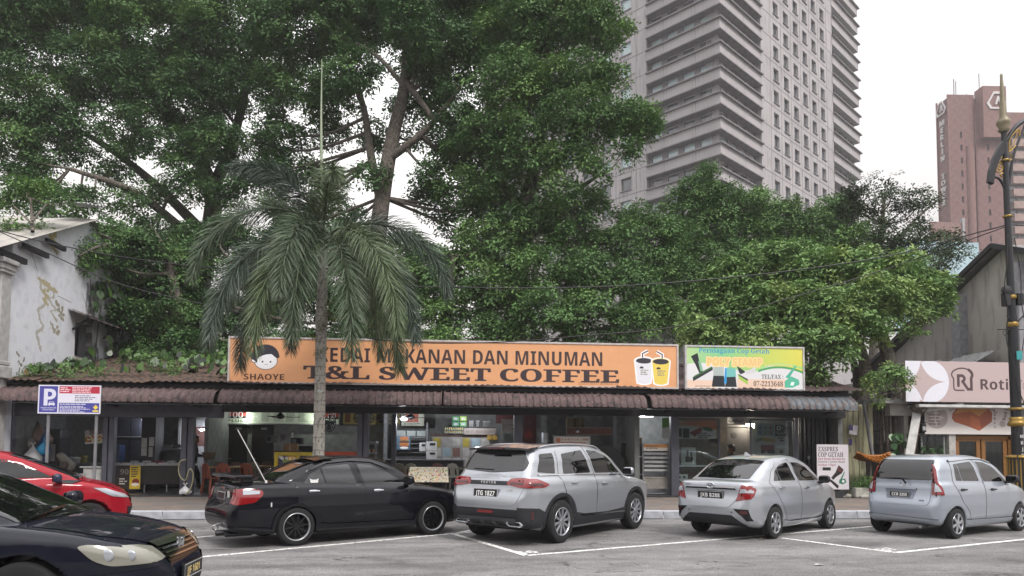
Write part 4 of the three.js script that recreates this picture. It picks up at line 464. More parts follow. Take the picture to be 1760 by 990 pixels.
sign('shop_sign', 'long orange food shop signboard with dark lettering and a round-headed boy emblem', 'signboard', 0.06, 4.014, 12.86, 1.27, -20.42, (g, W, H) => {
  g.fillStyle = '#d39a6e'; g.fillRect(0, 0, W, H); for (let i = 0; i < 500; i++) { g.fillStyle = `rgba(${rnd() < 0.5 ? '218,164,120' : '204,146,100'},0.12)`; g.fillRect(rnd() * W, rnd() * H, 20 + rnd() * 90, 8 + rnd() * 30); }
  const X = (p) => (p - 397) / 765 * W, Y = (p) => (p - 4) / 74 * H;
  boy(g, X(457), Y(38), H * 0.345); fit(g, 'SHAOYE', X(421), X(489), Y(73), H * 0.175, '#4a2a20');
  fit(g, 'KEDAI MAKANAN DAN MINUMAN', X(541), X(1031), Y(42), H * 0.44, '#3a2a2c'); g.lineWidth = H * 0.012; g.strokeStyle = '#35292e'; g.save(); g.font = `bold ${H * 0.39}px serif`; g.translate(X(519), Y(70)); g.scale((X(1059) - X(519)) / g.measureText('T&L SWEET COFFEE').width, 1); g.strokeText('T&L SWEET COFFEE', 0, 0); g.fillStyle = '#35292e'; g.fillText('T&L SWEET COFFEE', 0, 0); g.restore();
  fit(g, '202303138054 ( JM0985561-D)', X(986), X(1056), Y(74.5), H * 0.085, '#6b4a3a', 'normal');
  cup(g, X(1102), Y(42), H / 74 * 1.02, '#d6d6dc', -1); cup(g, X(1132), Y(43), H / 74 * 1.02, '#dcc45c', 1);
}, { frame: grain('#d8d0cc', 0.6), frameW: 0.05, d: 0.1, res: 159, rough: 0.45 });
sign('stamp_sign', 'green and yellow stamp shop signboard with printed stamps and a telephone number', 'signboard', 8.54, 4.003, 3.6, 1.27, -20.42, (g, W, H) => {
  const X = (p) => (p - 1170) / 213 * W, Y = (p) => (p - 596) / 74 * H; let q = g.createLinearGradient(0, 0, W, 0); q.addColorStop(0, '#aeca8e'); q.addColorStop(0.3, '#7cc08a'); q.addColorStop(0.7, '#bcc860'); q.addColorStop(1, '#d2cc58'); g.fillStyle = q; g.fillRect(0, 0, W, H);
  g.fillStyle = '#d4d4d6'; g.beginPath(); g.moveTo(0, H); g.lineTo(0, Y(628)); g.bezierCurveTo(X(1230), Y(615), X(1260), Y(650), X(1300), Y(632)); g.bezierCurveTo(X(1330), Y(622), X(1370), Y(636), W, Y(640)); g.lineTo(W, H); g.fill();
  g.strokeStyle = '#4a9a58'; g.lineWidth = H * 0.05; g.beginPath(); g.moveTo(X(1300), Y(638)); g.bezierCurveTo(X(1330), Y(626), X(1360), Y(630), W, Y(640)); g.stroke(); g.strokeStyle = '#9fd07c'; g.beginPath(); g.moveTo(X(1290), Y(640)); g.bezierCurveTo(X(1320), Y(620), X(1350), Y(624), W, Y(632)); g.stroke();
  g.fillStyle = 'rgba(226,190,164,0.8)'; g.fillRect(X(1172), Y(655), X(1225) - X(1172), Y(668) - Y(655)); g.fillRect(X(1262), Y(652), X(1350) - X(1262), Y(668) - Y(652));
  fit(g, 'Perniagaan Cop Getah', X(1193), X(1321), Y(607), H * 0.15, '#2f86b6', 'bold', 'serif'); g.lineJoin = 'round'; g.font = `bold ${H * 0.24}px sans-serif`; g.save(); g.translate(X(1207), Y(629)); g.scale((X(1308) - X(1207)) / g.measureText('POLY STAMP').width, 1); g.strokeStyle = '#ecc98c'; g.lineWidth = H * 0.07; g.strokeText('POLY STAMP', 0, 0); g.fillStyle = '#d9b67c'; g.fillText('POLY STAMP', 0, 0); g.restore(); fit(g, '& LASER STATION', X(1312), X(1362), Y(629), H * 0.08, '#d8c684');
  fit(g, 'TEL/FAX :', X(1306), X(1346), Y(651), H * 0.14, '#33302e', 'bold', 'serif'); fit(g, '07-2213648', X(1291), X(1345), Y(664), H * 0.17, '#33302e', 'bold', 'serif'); fit(g, 'JM0382850-P', X(1186), X(1214), Y(666.5), H * 0.045, '#444', 'normal');
  g.fillStyle = '#20242a'; const pl = (pts, c) => { g.fillStyle = c; g.beginPath(); pts.forEach(([a, b], i) => (i ? g.lineTo(X(a), Y(b)) : g.moveTo(X(a), Y(b)))); g.fill(); };
  pl([[1179, 614], [1191, 608], [1194, 622], [1200, 640], [1194, 643], [1187, 628]], '#1d2226'); pl([[1182, 650], [1218, 632], [1218, 637], [1183, 657]], '#20262a'); pl([[1184, 648], [1216, 631], [1218, 633], [1184, 651]], '#3c6a3a'); pl([[1192, 622], [1196, 622], [1201, 638], [1196, 640]], '#7fae8c');
  pl([[1219, 647], [1238, 647], [1240, 666], [1216, 666]], '#1d2228'); pl([[1219, 632], [1238, 631], [1238, 647], [1219, 647]], '#a7b2ae'); pl([[1242, 649], [1259, 648], [1261, 666], [1240, 666]], '#20242a'); pl([[1240, 634], [1243, 633], [1243, 660], [1238, 660]], '#2c8fce'); pl([[1243, 633], [1259, 634], [1260, 648], [1243, 649]], '#6fb6b0'); pl([[1262, 629], [1278, 640], [1268, 644], [1265, 640]], '#2a2c2e'); pl([[1263, 644], [1281, 654], [1281, 662], [1265, 652]], '#9dbf52'); pl([[1263, 643], [1281, 652], [1281, 655], [1265, 646]], '#2a2e2a'); pl([[1275, 640], [1296, 630], [1294, 640], [1280, 644]], '#c9c9cc');
  pl([[1349, 648], [1356, 650], [1370, 628], [1368, 627], [1352, 645]], '#4aa98e'); pl([[1348, 655], [1360, 646], [1374, 652], [1375, 660], [1362, 666], [1348, 666]], '#54b092'); pl([[1360, 656], [1366, 656], [1364, 662], [1358, 662]], '#dfeee6');
}, { frame: grain('#d6d4d4', 0.6), frameW: 0.05, d: 0.1, res: 380, rough: 0.45 });
sign('bakery_sign', 'pinkish bakery signboard with a toast shaped emblem and white petals', 'signboard', 16.75,3.744,5.724,1.268, -21.0, (g, W, H) => {
  g.fillStyle = '#b3a2a1'; g.fillRect(0, 0, W, H); const X = (p) => (p - 1555) / 295 * W, Y = (p) => (p - 623) / 69 * H; g.fillStyle = '#d5d5de'; g.beginPath(); g.ellipse(X(1596), Y(658), X(1628) - X(1596), Y(692) - Y(656), 0, 0, 7); g.fill(); g.fillRect(0, 0, X(1582), H * 0.5); g.fillRect(0, H * 0.7, X(1578), H * 0.4);
  g.fillStyle = '#b3a2a1'; g.beginPath(); g.moveTo(X(1581), Y(624)); g.quadraticCurveTo(X(1590), Y(655), X(1622), Y(658)); g.quadraticCurveTo(X(1590), Y(662), X(1583), Y(692)); g.quadraticCurveTo(X(1574), Y(662), X(1552), Y(658)); g.quadraticCurveTo(X(1576), Y(655), X(1581), Y(624)); g.fill();
  g.strokeStyle = '#4c3a3c'; g.lineWidth = H * 0.035; g.beginPath(); const bx = (a, b) => [X(a), Y(b)]; g.moveTo(...bx(1654, 672)); g.lineTo(...bx(1640, 672)); g.quadraticCurveTo(...bx(1636, 672), ...bx(1636, 666)); g.lineTo(...bx(1636, 652)); g.quadraticCurveTo(...bx(1630, 645), ...bx(1636, 639)); g.quadraticCurveTo(...bx(1650, 630), ...bx(1664, 638)); g.stroke(); g.lineWidth = H * 0.07; g.lineCap = 'round'; g.beginPath(); g.moveTo(...bx(1662, 637)); g.quadraticCurveTo(...bx(1671, 643), ...bx(1666, 651)); g.lineTo(...bx(1666, 670)); g.lineTo(...bx(1660, 670)); g.lineTo(...bx(1652, 658)); g.stroke(); g.beginPath(); g.moveTo(...bx(1644, 664)); g.lineTo(...bx(1644, 647)); g.lineTo(...bx(1651, 647)); g.quadraticCurveTo(...bx(1658, 652), ...bx(1651, 657)); g.stroke();
  fit(g, 'Roti', X(1679), X(1731), Y(670), H * 0.36, '#4c3a3c'); g.strokeStyle = '#4c3a3c'; g.lineWidth = H * 0.012; g.font = `bold ${H * 0.34}px sans-serif`; g.strokeText('Toast', X(1741), Y(670));
}, { d: 0.18, res: 300, back: grain('#a89897', 0.6) });
sign('toast_banner', 'white banner with a printed brown toast loaf under the bakery sign', 'banner', 17.491,2.604,5.343,0.97, -21.42, (g, W, H) => {
  g.fillStyle = '#cbc6c3'; g.fillRect(0, 0, W, H); const X = (p) => (p - 1590) / 270 * W, Y = (p) => (p - 695) / 52 * H; g.fillStyle = '#a39a97'; g.beginPath(); g.ellipse(X(1610), Y(719), X(1629) - X(1610), Y(738) - Y(719), 0, 0, 7); g.fill(); g.fillStyle = '#c4bdba'; g.beginPath(); g.moveTo(X(1609), Y(702)); g.quadraticCurveTo(X(1612), Y(716), X(1624), Y(719)); g.quadraticCurveTo(X(1612), Y(722), X(1609), Y(735)); g.quadraticCurveTo(X(1606), Y(722), X(1594), Y(719)); g.quadraticCurveTo(X(1606), Y(716), X(1609), Y(702)); g.fill(); greek(g, X(1596), Y(713), X(1624) - X(1596), 4, H * 0.1, '#7d7370', 6);
  const toast = (x0) => { const p = (pts, c) => { g.fillStyle = c; g.beginPath(); pts.forEach(([a, b], i) => (i ? g.lineTo(X(a + x0), Y(b)) : g.moveTo(X(a + x0), Y(b)))); g.fill(); }; p([[1637, 712], [1646, 700], [1665, 697], [1700, 703], [1705, 710], [1704, 725], [1682, 741], [1662, 733], [1640, 726], [1636, 720]], '#9a5436'); p([[1640, 712], [1650, 701], [1666, 698], [1698, 704], [1682, 716], [1668, 708]], '#b8864e'); p([[1668, 714], [1684, 722], [1684, 738], [1666, 732]], '#b0633e'); p([[1684, 720], [1704, 709], [1703, 725], [1684, 739]], '#94503a'); p([[1640, 715], [1666, 720], [1664, 732], [1640, 725]], '#a35a3a'); }; toast(0); toast(103);
  g.fillStyle = '#5a4a48'; [...'Yogurt Apple Toast'].forEach((c, i) => { g.save(); const a = -2.5 + i * 0.11; g.translate(X(1672 + Math.cos(a) * 46), Y(728 + Math.sin(a) * 31)); g.rotate(a + 1.57); txt(g, c, 0, 0, H * 0.13, '#5a4a48'); g.restore(); }); for (let i = 0; i < 5; i++) han(g, X(1706), Y(703 + i * 7), H * 0.11, '#5a4a48', i); g.save(); g.translate(X(1727), Y(724)); g.rotate(-1.3); txt(g, 'Red bean', 0, 0, H * 0.17, '#5a4a48'); g.restore(); g.fillStyle = '#a39a97'; g.beginPath(); g.arc(X(1722), Y(729), H * 0.11, 0, 7); g.fill();
}, { d: 0.04, res: 260 });
// ================================================================ parking sign
{
  const t = thing('parking_sign', 'blue white and red parking sign board on two steel posts by the kerb', 'sign', [-8.71, 0, -16.8]);
  obj('post', rod([-0.47, 0.17, 0], [-0.47, 2.34, 0], 0.035), M.grey, t); obj('post', rod([0.57, 0.17, 0], [0.57, 2.34, 0], 0.035), M.grey, t);
  const w = 1.35, h = 0.645, y = 2.625; obj('panel', rbox(w, h, 0.03, 0, y, 0.05, 0.01), M.lgrey, t);
  obj('print', board(w, h, 0.03, 0, y, 0.05), printMat(1024, 490, (g, W, H) => {
    const X = (p) => p / 106 * W, Y = (p) => p / 50 * H; g.fillStyle = '#d0d0dc'; g.fillRect(0, 0, W, H); g.fillStyle = '#42428e'; g.fillRect(X(2), Y(2), X(33) - X(2), Y(48) - Y(2)); g.fillRect(X(35.5), Y(31), X(104) - X(35.5), Y(48) - Y(31)); g.fillStyle = '#a8283f'; g.fillRect(X(35.5), Y(2), X(104) - X(35.5), Y(14.5) - Y(2));
    fit(g, 'P', X(5.5), X(32), Y(36), H * 0.82, '#ccccdc'); g.fillStyle = '#ccccdc'; rr2(g, X(17.5), Y(31.5), X(11), Y(3.6), 8); rr2(g, X(19), Y(29), X(8), Y(4), 8); g.fillRect(X(18.2), Y(34), X(2), Y(2.4)); g.fillRect(X(25.8), Y(34), X(2), Y(2.4)); g.fillStyle = '#42428e'; g.fillRect(X(20), Y(29.8), X(6), Y(1.6)); 
    fit(g, 'WAJIB DIBAYAR', X(5), X(31), Y(41), H * 0.055, '#ccccdc'); fit(g, 'SETIAP WAKTU', X(8), X(28), Y(44.5), H * 0.055, '#ccccdc'); greek(g, X(37), Y(4), X(56) - X(37), 3, Y(3.2), '#e2c8cc', 3); greek(g, X(57), Y(3.4), X(92) - X(57), 4, Y(2.7), '#e2c8cc', 5); greek(g, X(62), Y(17.5), X(100) - X(62), 4, Y(3), '#77778a', 7); greek(g, X(37), Y(32.5), X(84) - X(37), 1, Y(3), '#ccccdc', 8); greek(g, X(37), Y(36.5), X(92) - X(37), 5, Y(2.4), '#ccccdc', 9);
    g.fillStyle = '#d8bf4c'; g.beginPath(); g.moveTo(X(98), Y(34)); g.lineTo(X(102.5), Y(38.5)); g.lineTo(X(98), Y(43)); g.lineTo(X(93.5), Y(38.5)); g.fill(); g.fillRect(X(93), Y(43.6), X(10), Y(3)); }), t);
}
// ================================================================ ornate lamp post
{
  const LX = 14.26, LZ = -17, yy = (p) => 1.617 + 0.0 + (767 - p) * 0.01 + 0, Yp = { base: 1.458, r1: 2.389, r2: 2.671, r3: 4.839, r4: 5.548, r5: 7.661, r6: 9.137, fin: 9.91, top: 11.47 };
  const t = thing('lamp_post', 'ornate black lamp post with gold rings, fluted base and scrolled arms', 'lamp post', [LX, 0.17, LZ]), Q = (v) => v - 0.17; t.rotation.z = 0.012;   // the old post leans a little
  obj('pole', lathe([[0.15, 0.9], [0.125, Q(Yp.r1)], [0.115, Q(Yp.r3)], [0.09, Q(Yp.r4)], [0.075, Q(Yp.r5)], [0.065, Q(Yp.fin)]], 20), M.blackiron, t);
  const base = obj('base', lathe([[0.34, 0], [0.34, 0.1], [0.29, 0.16], [0.25, 0.22], [0.235, 0.3], [0.235, Q(Yp.base) - 0.03]], 24), M.blackiron, t); for (let i = 0; i < 18; i++) { const a = i / 18 * 6.283; obj('flute', rbox(0.036, Q(Yp.base) - 0.42, 0.03, Math.cos(a) * 0.237, (Q(Yp.base) + 0.3) / 2, Math.sin(a) * 0.237, 0.012).translate(0, 0, 0), M.gold, base); }
  obj('collar', lathe([[0.2, Q(Yp.base) - 0.04], [0.29, Q(Yp.base) - 0.03], [0.3, Q(Yp.base) + 0.01], [0.18, Q(Yp.base) + 0.05]], 24), M.gold, t);
  const ring = (y, r, h) => obj('ring', lathe([[r * 0.8, y - h / 2], [r, y - h * 0.3], [r * 0.9, y], [r, y + h * 0.3], [r * 0.8, y + h / 2]], 24), M.gold, t);
  ring(Q(Yp.r2), 0.17, 0.07); obj('ring', lathe([[0.13, Q(Yp.r1) - 0.17], [0.21, Q(Yp.r1) - 0.13], [0.19, Q(Yp.r1) - 0.05], [0.15, Q(Yp.r1)], [0.18, Q(Yp.r1) + 0.05], [0.12, Q(Yp.r1) + 0.08]], 24), M.gold, t); ring(Q(Yp.r3), 0.145, 0.12); ring(Q(Yp.r4), 0.125, 0.1); ring(Q(Yp.r5), 0.11, 0.06); ring(Q(Yp.r6), 0.11, 0.06);
  obj('finial', lathe([[0.085, Q(Yp.fin) - 0.02], [0.14, Q(Yp.fin) + 0.04], [0.1, Q(Yp.fin) + 0.08], [0.16, Q(Yp.fin) + 0.2], [0.16, Q(Yp.fin) + 0.28], [0.09, Q(Yp.fin) + 0.4], [0.03, Q(Yp.top) - 0.1], [0.035, Q(Yp.top) - 0.04], [0.0, Q(Yp.top)]], 20), grain('#948a70', 0.5, 0.2), t);
  const f = Q(Yp.fin); obj('arm', [ext([[0, -0.28], [-0.16, -0.5], [-0.33, -0.8], [-0.45, -1.15], [-0.5, -1.45], [-0.38, -1.5], [-0.32, -1.18], [-0.2, -0.88], [0, -0.6]], 0.09, 0.01).translate(0, f + 0.1, -0.045)], M.blackiron, t);
  obj('arm', [limb([[0.05, f - 0.25, 0, 0.05], [0.35, f + 0.15, 0, 0.06], [0.8, f + 0.4, 0, 0.06], [1.5, f + 0.42, 0, 0.05], [2.2, f + 0.1, 0, 0.05]])], M.blackiron, t);
  obj('brace', [limb([[-0.47, f - 1.22, 0, 0.03], [-0.2, f - 1.25, 0, 0.03], [-0.02, f - 1.55, 0, 0.03]]), limb([[0.06, f - 1.45, 0, 0.035], [0.25, f - 0.6, 0, 0.035], [0.6, f + 0.2, 0, 0.03]])], M.blackiron, t);
  obj('scroll', [new THREE.TorusGeometry(0.13, 0.018, 8, 24).translate(-0.2, f - 0.95, 0), new THREE.TorusGeometry(0.04, 0.015, 8, 16).translate(-0.2, f - 0.95, 0), ...[0, 1, 2, 3, 4, 5].map((i) => rod([-0.2 + Math.cos(i) * 0.04, f - 0.95 + Math.sin(i) * 0.04, 0], [-0.2 + Math.cos(i * 1.047) * 0.13, f - 0.95 + Math.sin(i * 1.047) * 0.13, 0], 0.014)), tube([[-0.05, f - 0.5, 0], [-0.16, f - 0.55, 0], [-0.14, f - 0.72, 0], [-0.06, f - 0.66, 0]], 0.015), tube([[-0.05, f - 1.1, 0], [-0.15, f - 1.15, 0], [-0.1, f - 1.22, 0]], 0.02)], M.gold, t);
  obj('scroll', [tube([[0.12, f - 0.55, 0], [0.16, f - 0.2, 0], [0.42, f + 0.08, 0], [0.4, f - 0.25, 0], [0.12, f - 0.55, 0]], 0.018), tube([[0.15, f - 0.45, 0], [0.28, f - 0.25, 0], [0.4, f + 0.05, 0]], 0.012), tube([[0.1, f - 0.8, 0], [0.2, f - 0.7, 0], [0.12, f - 0.6, 0]], 0.014)], M.gold, t);
  [...'MBJB'].forEach((c, i) => obj('lettering', letters(c, 0.085, 0.006).translate(-0.02, Q(1.974) - i * 0.16, 0.165), M.white, t));
  obj('service_box', [rbox(0.15, 0.34, 0.16, -0.16, Q(5.484), 0.02, 0.01), rbox(0.16, 0.3, 0.14, 0.2, Q(5.492), 0.02, 0.01), ball(0.14, -0.16, Q(5.709) , 0.05, 1, 1, 0.5)], M.dark, t);
  obj('cross_bracket', [bar([-0.45, Q(4.704), 0.05], [0.6, Q(4.704), 0.05], 0.02), bar([-0.22, Q(5.05), 0.1], [-0.08, Q(4.914), 0.1], 0.03), bar([0.22, Q(5.05), 0.1], [0.08, Q(4.914), 0.1], 0.03), new THREE.TorusGeometry(0.06, 0.008, 6, 16).translate(-0.25, Q(4.613), 0.05)], M.blackiron, t);
  obj('plate', rbox(0.15, 0.22, 0.01, 0.03, Q(4.029), 0.145, 0.004), grain('#3aa8ac', 0.5), t);
  obj('wire', [tube([[-0.1, 7.0, 0.1], [-0.18, 6.2, 0.12], [-0.25, 5.6, 0.1], [-0.2, 5.0, 0.12], [-0.28, 4.3, 0.12], [-0.16, 3.7, 0.14], [-0.05, 3.0, 0.16], [0.1, 2.6, 0.17]], 0.012, 6), tube([[-0.05, 2.1, 0.16], [-0.16, 1.8, 0.2], [-0.2, 1.3, 0.22], [-0.26, 0.9, 0.3], [-0.24, 0.5, 0.34]], 0.014, 6), tube([[0.08, 6.9, 0.1], [0.2, 6.0, 0.1], [0.18, 5.2, 0.12], [0.24, 4.6, 0.12], [0.1, 3.9, 0.14]], 0.01, 6)], M.black, t);
}
// overhead cables
{
  const cab = (label, pts, r = 0.014) => { const m = obj('overhead_cable', tube(pts, r, 6, 60), M.black); tag(m, label, 'cable'); };
  cab('upper dark cable crossing the white gable toward the palm', [[-11.969,7.021,-18], [-10.332,6.61,-18], [-8.402,6.26,-18], [-6.095,6.031,-18], [-3.892,6.001,-18], [-1.286,6.46,-18]]);
  cab('lower dark cable crossing the white gable toward the palm', [[-12.108,7.197,-18.2], [-10.439,6.476,-18.2], [-8.471,5.636,-18.2], [-6.419,5.156,-18.2], [-3.321,4.511,-18.2], [-1.267,4.281,-18.2], [1.119,4.325,-18.2], [3.248,4.532,-18.2], [5.89,4.846,-18.2], [9.579,5.868,-18.2], [12.229,6.734,-18.2], [14.346,7.485,-17.2]]);
  cab('long sagging cable running from the lamp post across the bushy fig', [[-1.421,5.677,-18], [1.697,5.709,-18], [3.976,5.81,-18], [6.303,6.022,-18], [9.484,6.448,-18], [11.936,6.912,-18], [13.47,7.316,-17.6], [14.264,7.482,-17.1]], 0.017);
  cab('short cables running on from the lamp post to the frame edge', [[14.264,7.482,-17.1], [14.526,7.397,-16.9], [15.586,7.125,-16.5]]);
}
// ================================================================ furniture and goods inside
const F0 = FL + 0.04;
function chairProto(m) {
  const t = new THREE.Group();
  obj('seat', rbox(0.42, 0.03, 0.42, 0, 0.44, 0, 0.012), m, t);
  const sh = ext([[-0.21, 0], [0.21, 0], [0.2, 0.3], [0.13, 0.42], [0, 0.45], [-0.13, 0.42], [-0.2, 0.3]], 0.022, 0.004, [[[-0.14, 0.06], [-0.08, 0.06], [-0.08, 0.3], [-0.13, 0.28]], [[0.08, 0.06], [0.14, 0.06], [0.13, 0.28], [0.08, 0.3]]]); sh.rotateX(-0.15).translate(0, 0.43, -0.2); obj('backrest', sh, m, t);
  for (const [a, b] of [[-1, -1], [1, -1], [-1, 1], [1, 1]]) obj('leg', bar([a * 0.18, 0.43, b * 0.18], [a * 0.23, 0, b * 0.23], 0.045), m, t);
  return t;
}
const chairM = { orange: grain('#9a4f38', 0.5), brown: grain('#5c2f28', 0.5), cream: grain('#8b8778', 0.5) };
const protos = { orange: chairProto(chairM.orange), brown: chairProto(chairM.brown), cream: chairProto(chairM.cream) };
function chair(kind, label, x, z, turn) { const c = protos[kind].clone(); c.name = numbered('plastic_chair'); scene.add(c); c.position.set(x, F0, z); c.rotation.y = turn; tag(c, label, 'chair', 'plastic dining chairs inside the shop'); }
chair('orange', 'orange plastic chair nearest the dark post, at the front end of the wooden table', -7.081, -21.5, 2.4);
chair('orange', 'orange plastic chair tucked under the front wooden table, second from the post', -6.795, -21.75, 3.1);
chair('brown', 'brown plastic chair behind the front wooden table, its back above the table top', -7.394, -22.9, 0.1);
chair('brown', 'brown plastic chair behind the front wooden table, right of another brown one', -6.982, -23.0, -0.1);
chair('orange', 'orange plastic chair between the wooden tables and the boot of the black saloon', -6.253, -22.2, 3.0);
chair('cream', 'cream plastic chair at the rear wooden table, left of the yellow menu stand', -6.103, -22.6, 2.9);
chair('cream', 'cream plastic chair behind the rear wooden table under the dark doors', -6.752, -24.2, 0);
chair('brown', 'brown plastic chair behind the rear wooden table beside the cardboard carton', -6.262, -24.2, 0.2);
chair('cream', 'cream plastic chair at the far left of the patterned tablecloth table', -1.773, -22.7, Math.PI);
chair('cream', 'cream plastic chair just left of the patterned tablecloth table', -1.354, -22.4, Math.PI - 0.1);
chair('brown', 'brown plastic chair behind the patterned tablecloth table', -0.563, -22.5, 0.05);
chair('cream', 'cream plastic chair behind the right corner of the patterned tablecloth', -0.034, -22.6, 0.3);
function table(label, x, z, w, d, topM, turn = 0) { const t = thing('dining_table', label, 'table', [x, F0, z], turn); obj('tabletop', rbox(w, 0.035, d, 0, 0.745, 0, 0.012), topM, t); for (const a of [-1, 1]) for (const b of [-1, 1]) obj('leg', box(0.05, 0.73, 0.05, a * (w / 2 - 0.08), 0.365, b * (d / 2 - 0.08)), M.black, t); return t; }
const tw = grain('#b0864e', 0.45, 0, 2);
table('front wooden dining table with orange chairs beside the dark post', -7.012, -22.2, 1.15, 0.75, tw, 0.08); table('rear wooden dining table in front of the two dark doors', -6.387, -23.3, 1.2, 0.75, tw, 0.08);
{ const t = table('dining table covered by the patterned cloth behind the black saloon bonnet', -0.807, -21.7, 1.05, 0.7, M.lgrey); const c = obj('tablecloth', [box(1.12, 0.01, 0.74, 0, 0, 0), grid(16, 5, (u, v) => [(u - 0.5) * (1.12 + v * 0.1), -v * 0.42, 0.372 + v * 0.05 + Math.sin(u * 22) * 0.02 * v]), grid(8, 5, (u, v) => [-0.56 - v * 0.05, -v * 0.35, (u - 0.5) * 0.74]), grid(8, 5, (u, v) => [0.56 + v * 0.05, -v * 0.35, (u - 0.5) * 0.74])].map((g) => boxUV(g)), (() => { const m = tmat(canvasTex(512, 512, (g, W, H) => { g.fillStyle = '#cfc8b4'; g.fillRect(0, 0, W, H); const cs = ['#c46a3a', '#7a9a4a', '#8a8aa0', '#5a5048', '#d8a83c', '#b8503c', '#d8d2c4']; for (let i = 0; i < 420; i++) { g.fillStyle = cs[i % 7]; g.save(); g.translate(rnd() * W, rnd() * H); g.rotate(rnd() * 3); g.fillRect(-6, -4, 8 + rnd() * 22, 5 + rnd() * 12); g.restore(); } }), { roughness: 0.6 }); m.map.wrapS = m.map.wrapT = THREE.RepeatWrapping; return m; })()); c.geometry.userData.uv = true; tag(c, 'patterned white cloth with coloured food prints over a dining table', 'tablecloth'); c.position.set(-0.807, F0 + 0.77, -21.7); void t; }
// left kitchen bay ------------------------------------------------
function bag(label, x, y, z, w, h, m, tilt = 0) {   // a tied plastic bag, creased
  const g = new THREE.SphereGeometry(1, 20, 14); const p = g.attributes.position; for (let i = 0; i < p.count; i++) { let a = p.getX(i), b = p.getY(i), c = p.getZ(i); const k = b > 0 ? Math.pow(1 - b, 0.8) * 0.9 + 0.1 : 1, cr = 1 + (vn3(a * 3 + x * 9, b * 3, c * 3 + z, 3) - 0.5) * 0.45; p.setXYZ(i, a * k * cr * w / 2, b * h / 2 * (b < 0 ? 0.9 : 1.1), c * k * cr * w * 0.35); } g.computeVertexNormals();
  const t = thing('plastic_bag', label, 'bag', [x, y, z]); t.rotation.z = tilt; obj('bag_body', g, m, t); obj('knot', [cyl(0.015, 0.03, 0.08, 0, h * 0.55, 0, 8), ext([[0, 0], [0.07, 0.06], [0.03, 0.08]], 0.006).translate(0, h * 0.56, 0), ext([[0, 0], [-0.07, 0.05], [-0.03, 0.08]], 0.006).translate(0, h * 0.56, 0)], m, t); return t;
}
const bagM = { white: pmat('#c9c9cc', { roughness: 0.35, transmission: 0.15, thickness: 0 }), beige: pmat('#8d7a70', { roughness: 0.4 }), blue: pmat('#124a7e', { roughness: 0.35 }), cyan: pmat('#2d9fd0', { roughness: 0.35 }), orange: pmat('#b8401c', { roughness: 0.4 }), grey: pmat('#8b8a86', { roughness: 0.4, transmission: 0.1, thickness: 0 }) };
bag('large beige sack hanging behind the blue bags in the kitchen corner', -12.281,1.804,-22, 0.75, 0.8, bagM.beige); bag('grey translucent plastic bag hanging above the orange one', -12.429,1.631,-21.7, 0.5, 0.6, bagM.grey); bag('dark blue plastic bag hanging beside the parking sign post', -11.972,1.498,-21.7, 0.38, 0.95, bagM.blue, -0.1); bag('bright cyan plastic bag in front of the dark blue one', -11.88,1.466,-21.45, 0.3, 0.42, bagM.cyan, -0.4); bag('small orange plastic bag hanging low in the kitchen corner', -12.493,1.345,-21.5, 0.24, 0.36, bagM.orange); bag('white tied plastic bag above the red hatchback roof', -12.025,1.234,-21.3, 0.5, 0.62, bagM.white); bag('crumpled clear plastic bag at the foot of the post with the hose', -7.586, F0 + 0.1, -20.75, 0.34, 0.3, bagM.white);
{ const t = thing('steel_fridge', 'dark upright fridge with an oven on top behind the parking sign', 'fridge', [-11.974, F0, -22.4]); obj('body', rbox(0.5, 1.55, 0.55, 0, 0.8, 0, 0.02), M.dark, t); obj('door', rbox(0.47, 1.45, 0.03, 0, 0.8, 0.29, 0.01), grain('#303136', 0.45), t); obj('notice', box(0.2, 0.5, 0.004, 0.03, 1.15, 0.308), M.lgrey, t); obj('oven', rbox(0.48, 0.26, 0.5, 0, 1.72, 0, 0.02), grain('#6c6d70', 0.4, 0.5), t); obj('handle', rod([-0.18, 0.7, 0.32], [-0.18, 1.3, 0.32], 0.012), M.steel, t); }
sign('food_poster', 'tilted burger food poster hanging behind the parking sign', 'poster', -10.798,1.863,0.638,0.437, -22.3, (g, W, H) => { g.fillStyle = '#6d6560'; g.fillRect(0, 0, W, H * 0.42); g.fillStyle = '#a8a0a0'; g.beginPath(); g.arc(W * 0.12, H * 0.22, H * 0.18, 0, 7); g.fill(); g.fillStyle = '#c9c4bb'; g.fillRect(0, H * 0.4, W, H); const cs = ['#b0642c', '#6f8a34', '#c9a23c', '#8a3f24', '#d9d2bb']; for (let i = 0; i < 120; i++) { g.fillStyle = cs[i % 5]; g.beginPath(); g.ellipse(rnd() * W, H * (0.48 + rnd() * 0.34), 4 + rnd() * W * 0.07, 3 + rnd() * H * 0.07, rnd(), 0, 7); g.fill(); } }, { tilt: 0.09, d: 0.02, res: 400 });
{ const t = thing('side_cabinet', 'white cabinet with a flat top beside the double post in the kitchen', 'cabinet', [-10.418, F0, -21.6]); obj('body', rbox(0.5, 0.5, 0.45, 0, 0.48, 0, 0.01), M.white, t); obj('top', rbox(0.66, 0.04, 0.55, 0, 0.75, 0, 0.01), M.white, t); for (const a of [-1, 1]) for (const b of [-1, 1]) obj('leg', box(0.04, 0.25, 0.04, a * 0.22, 0.12, b * 0.18), M.grey, t); obj('door', box(0.23, 0.44, 0.012, -0.12, 0.48, 0.23), M.white, t); obj('door', box(0.23, 0.44, 0.012, 0.12, 0.48, 0.23), M.white, t); }
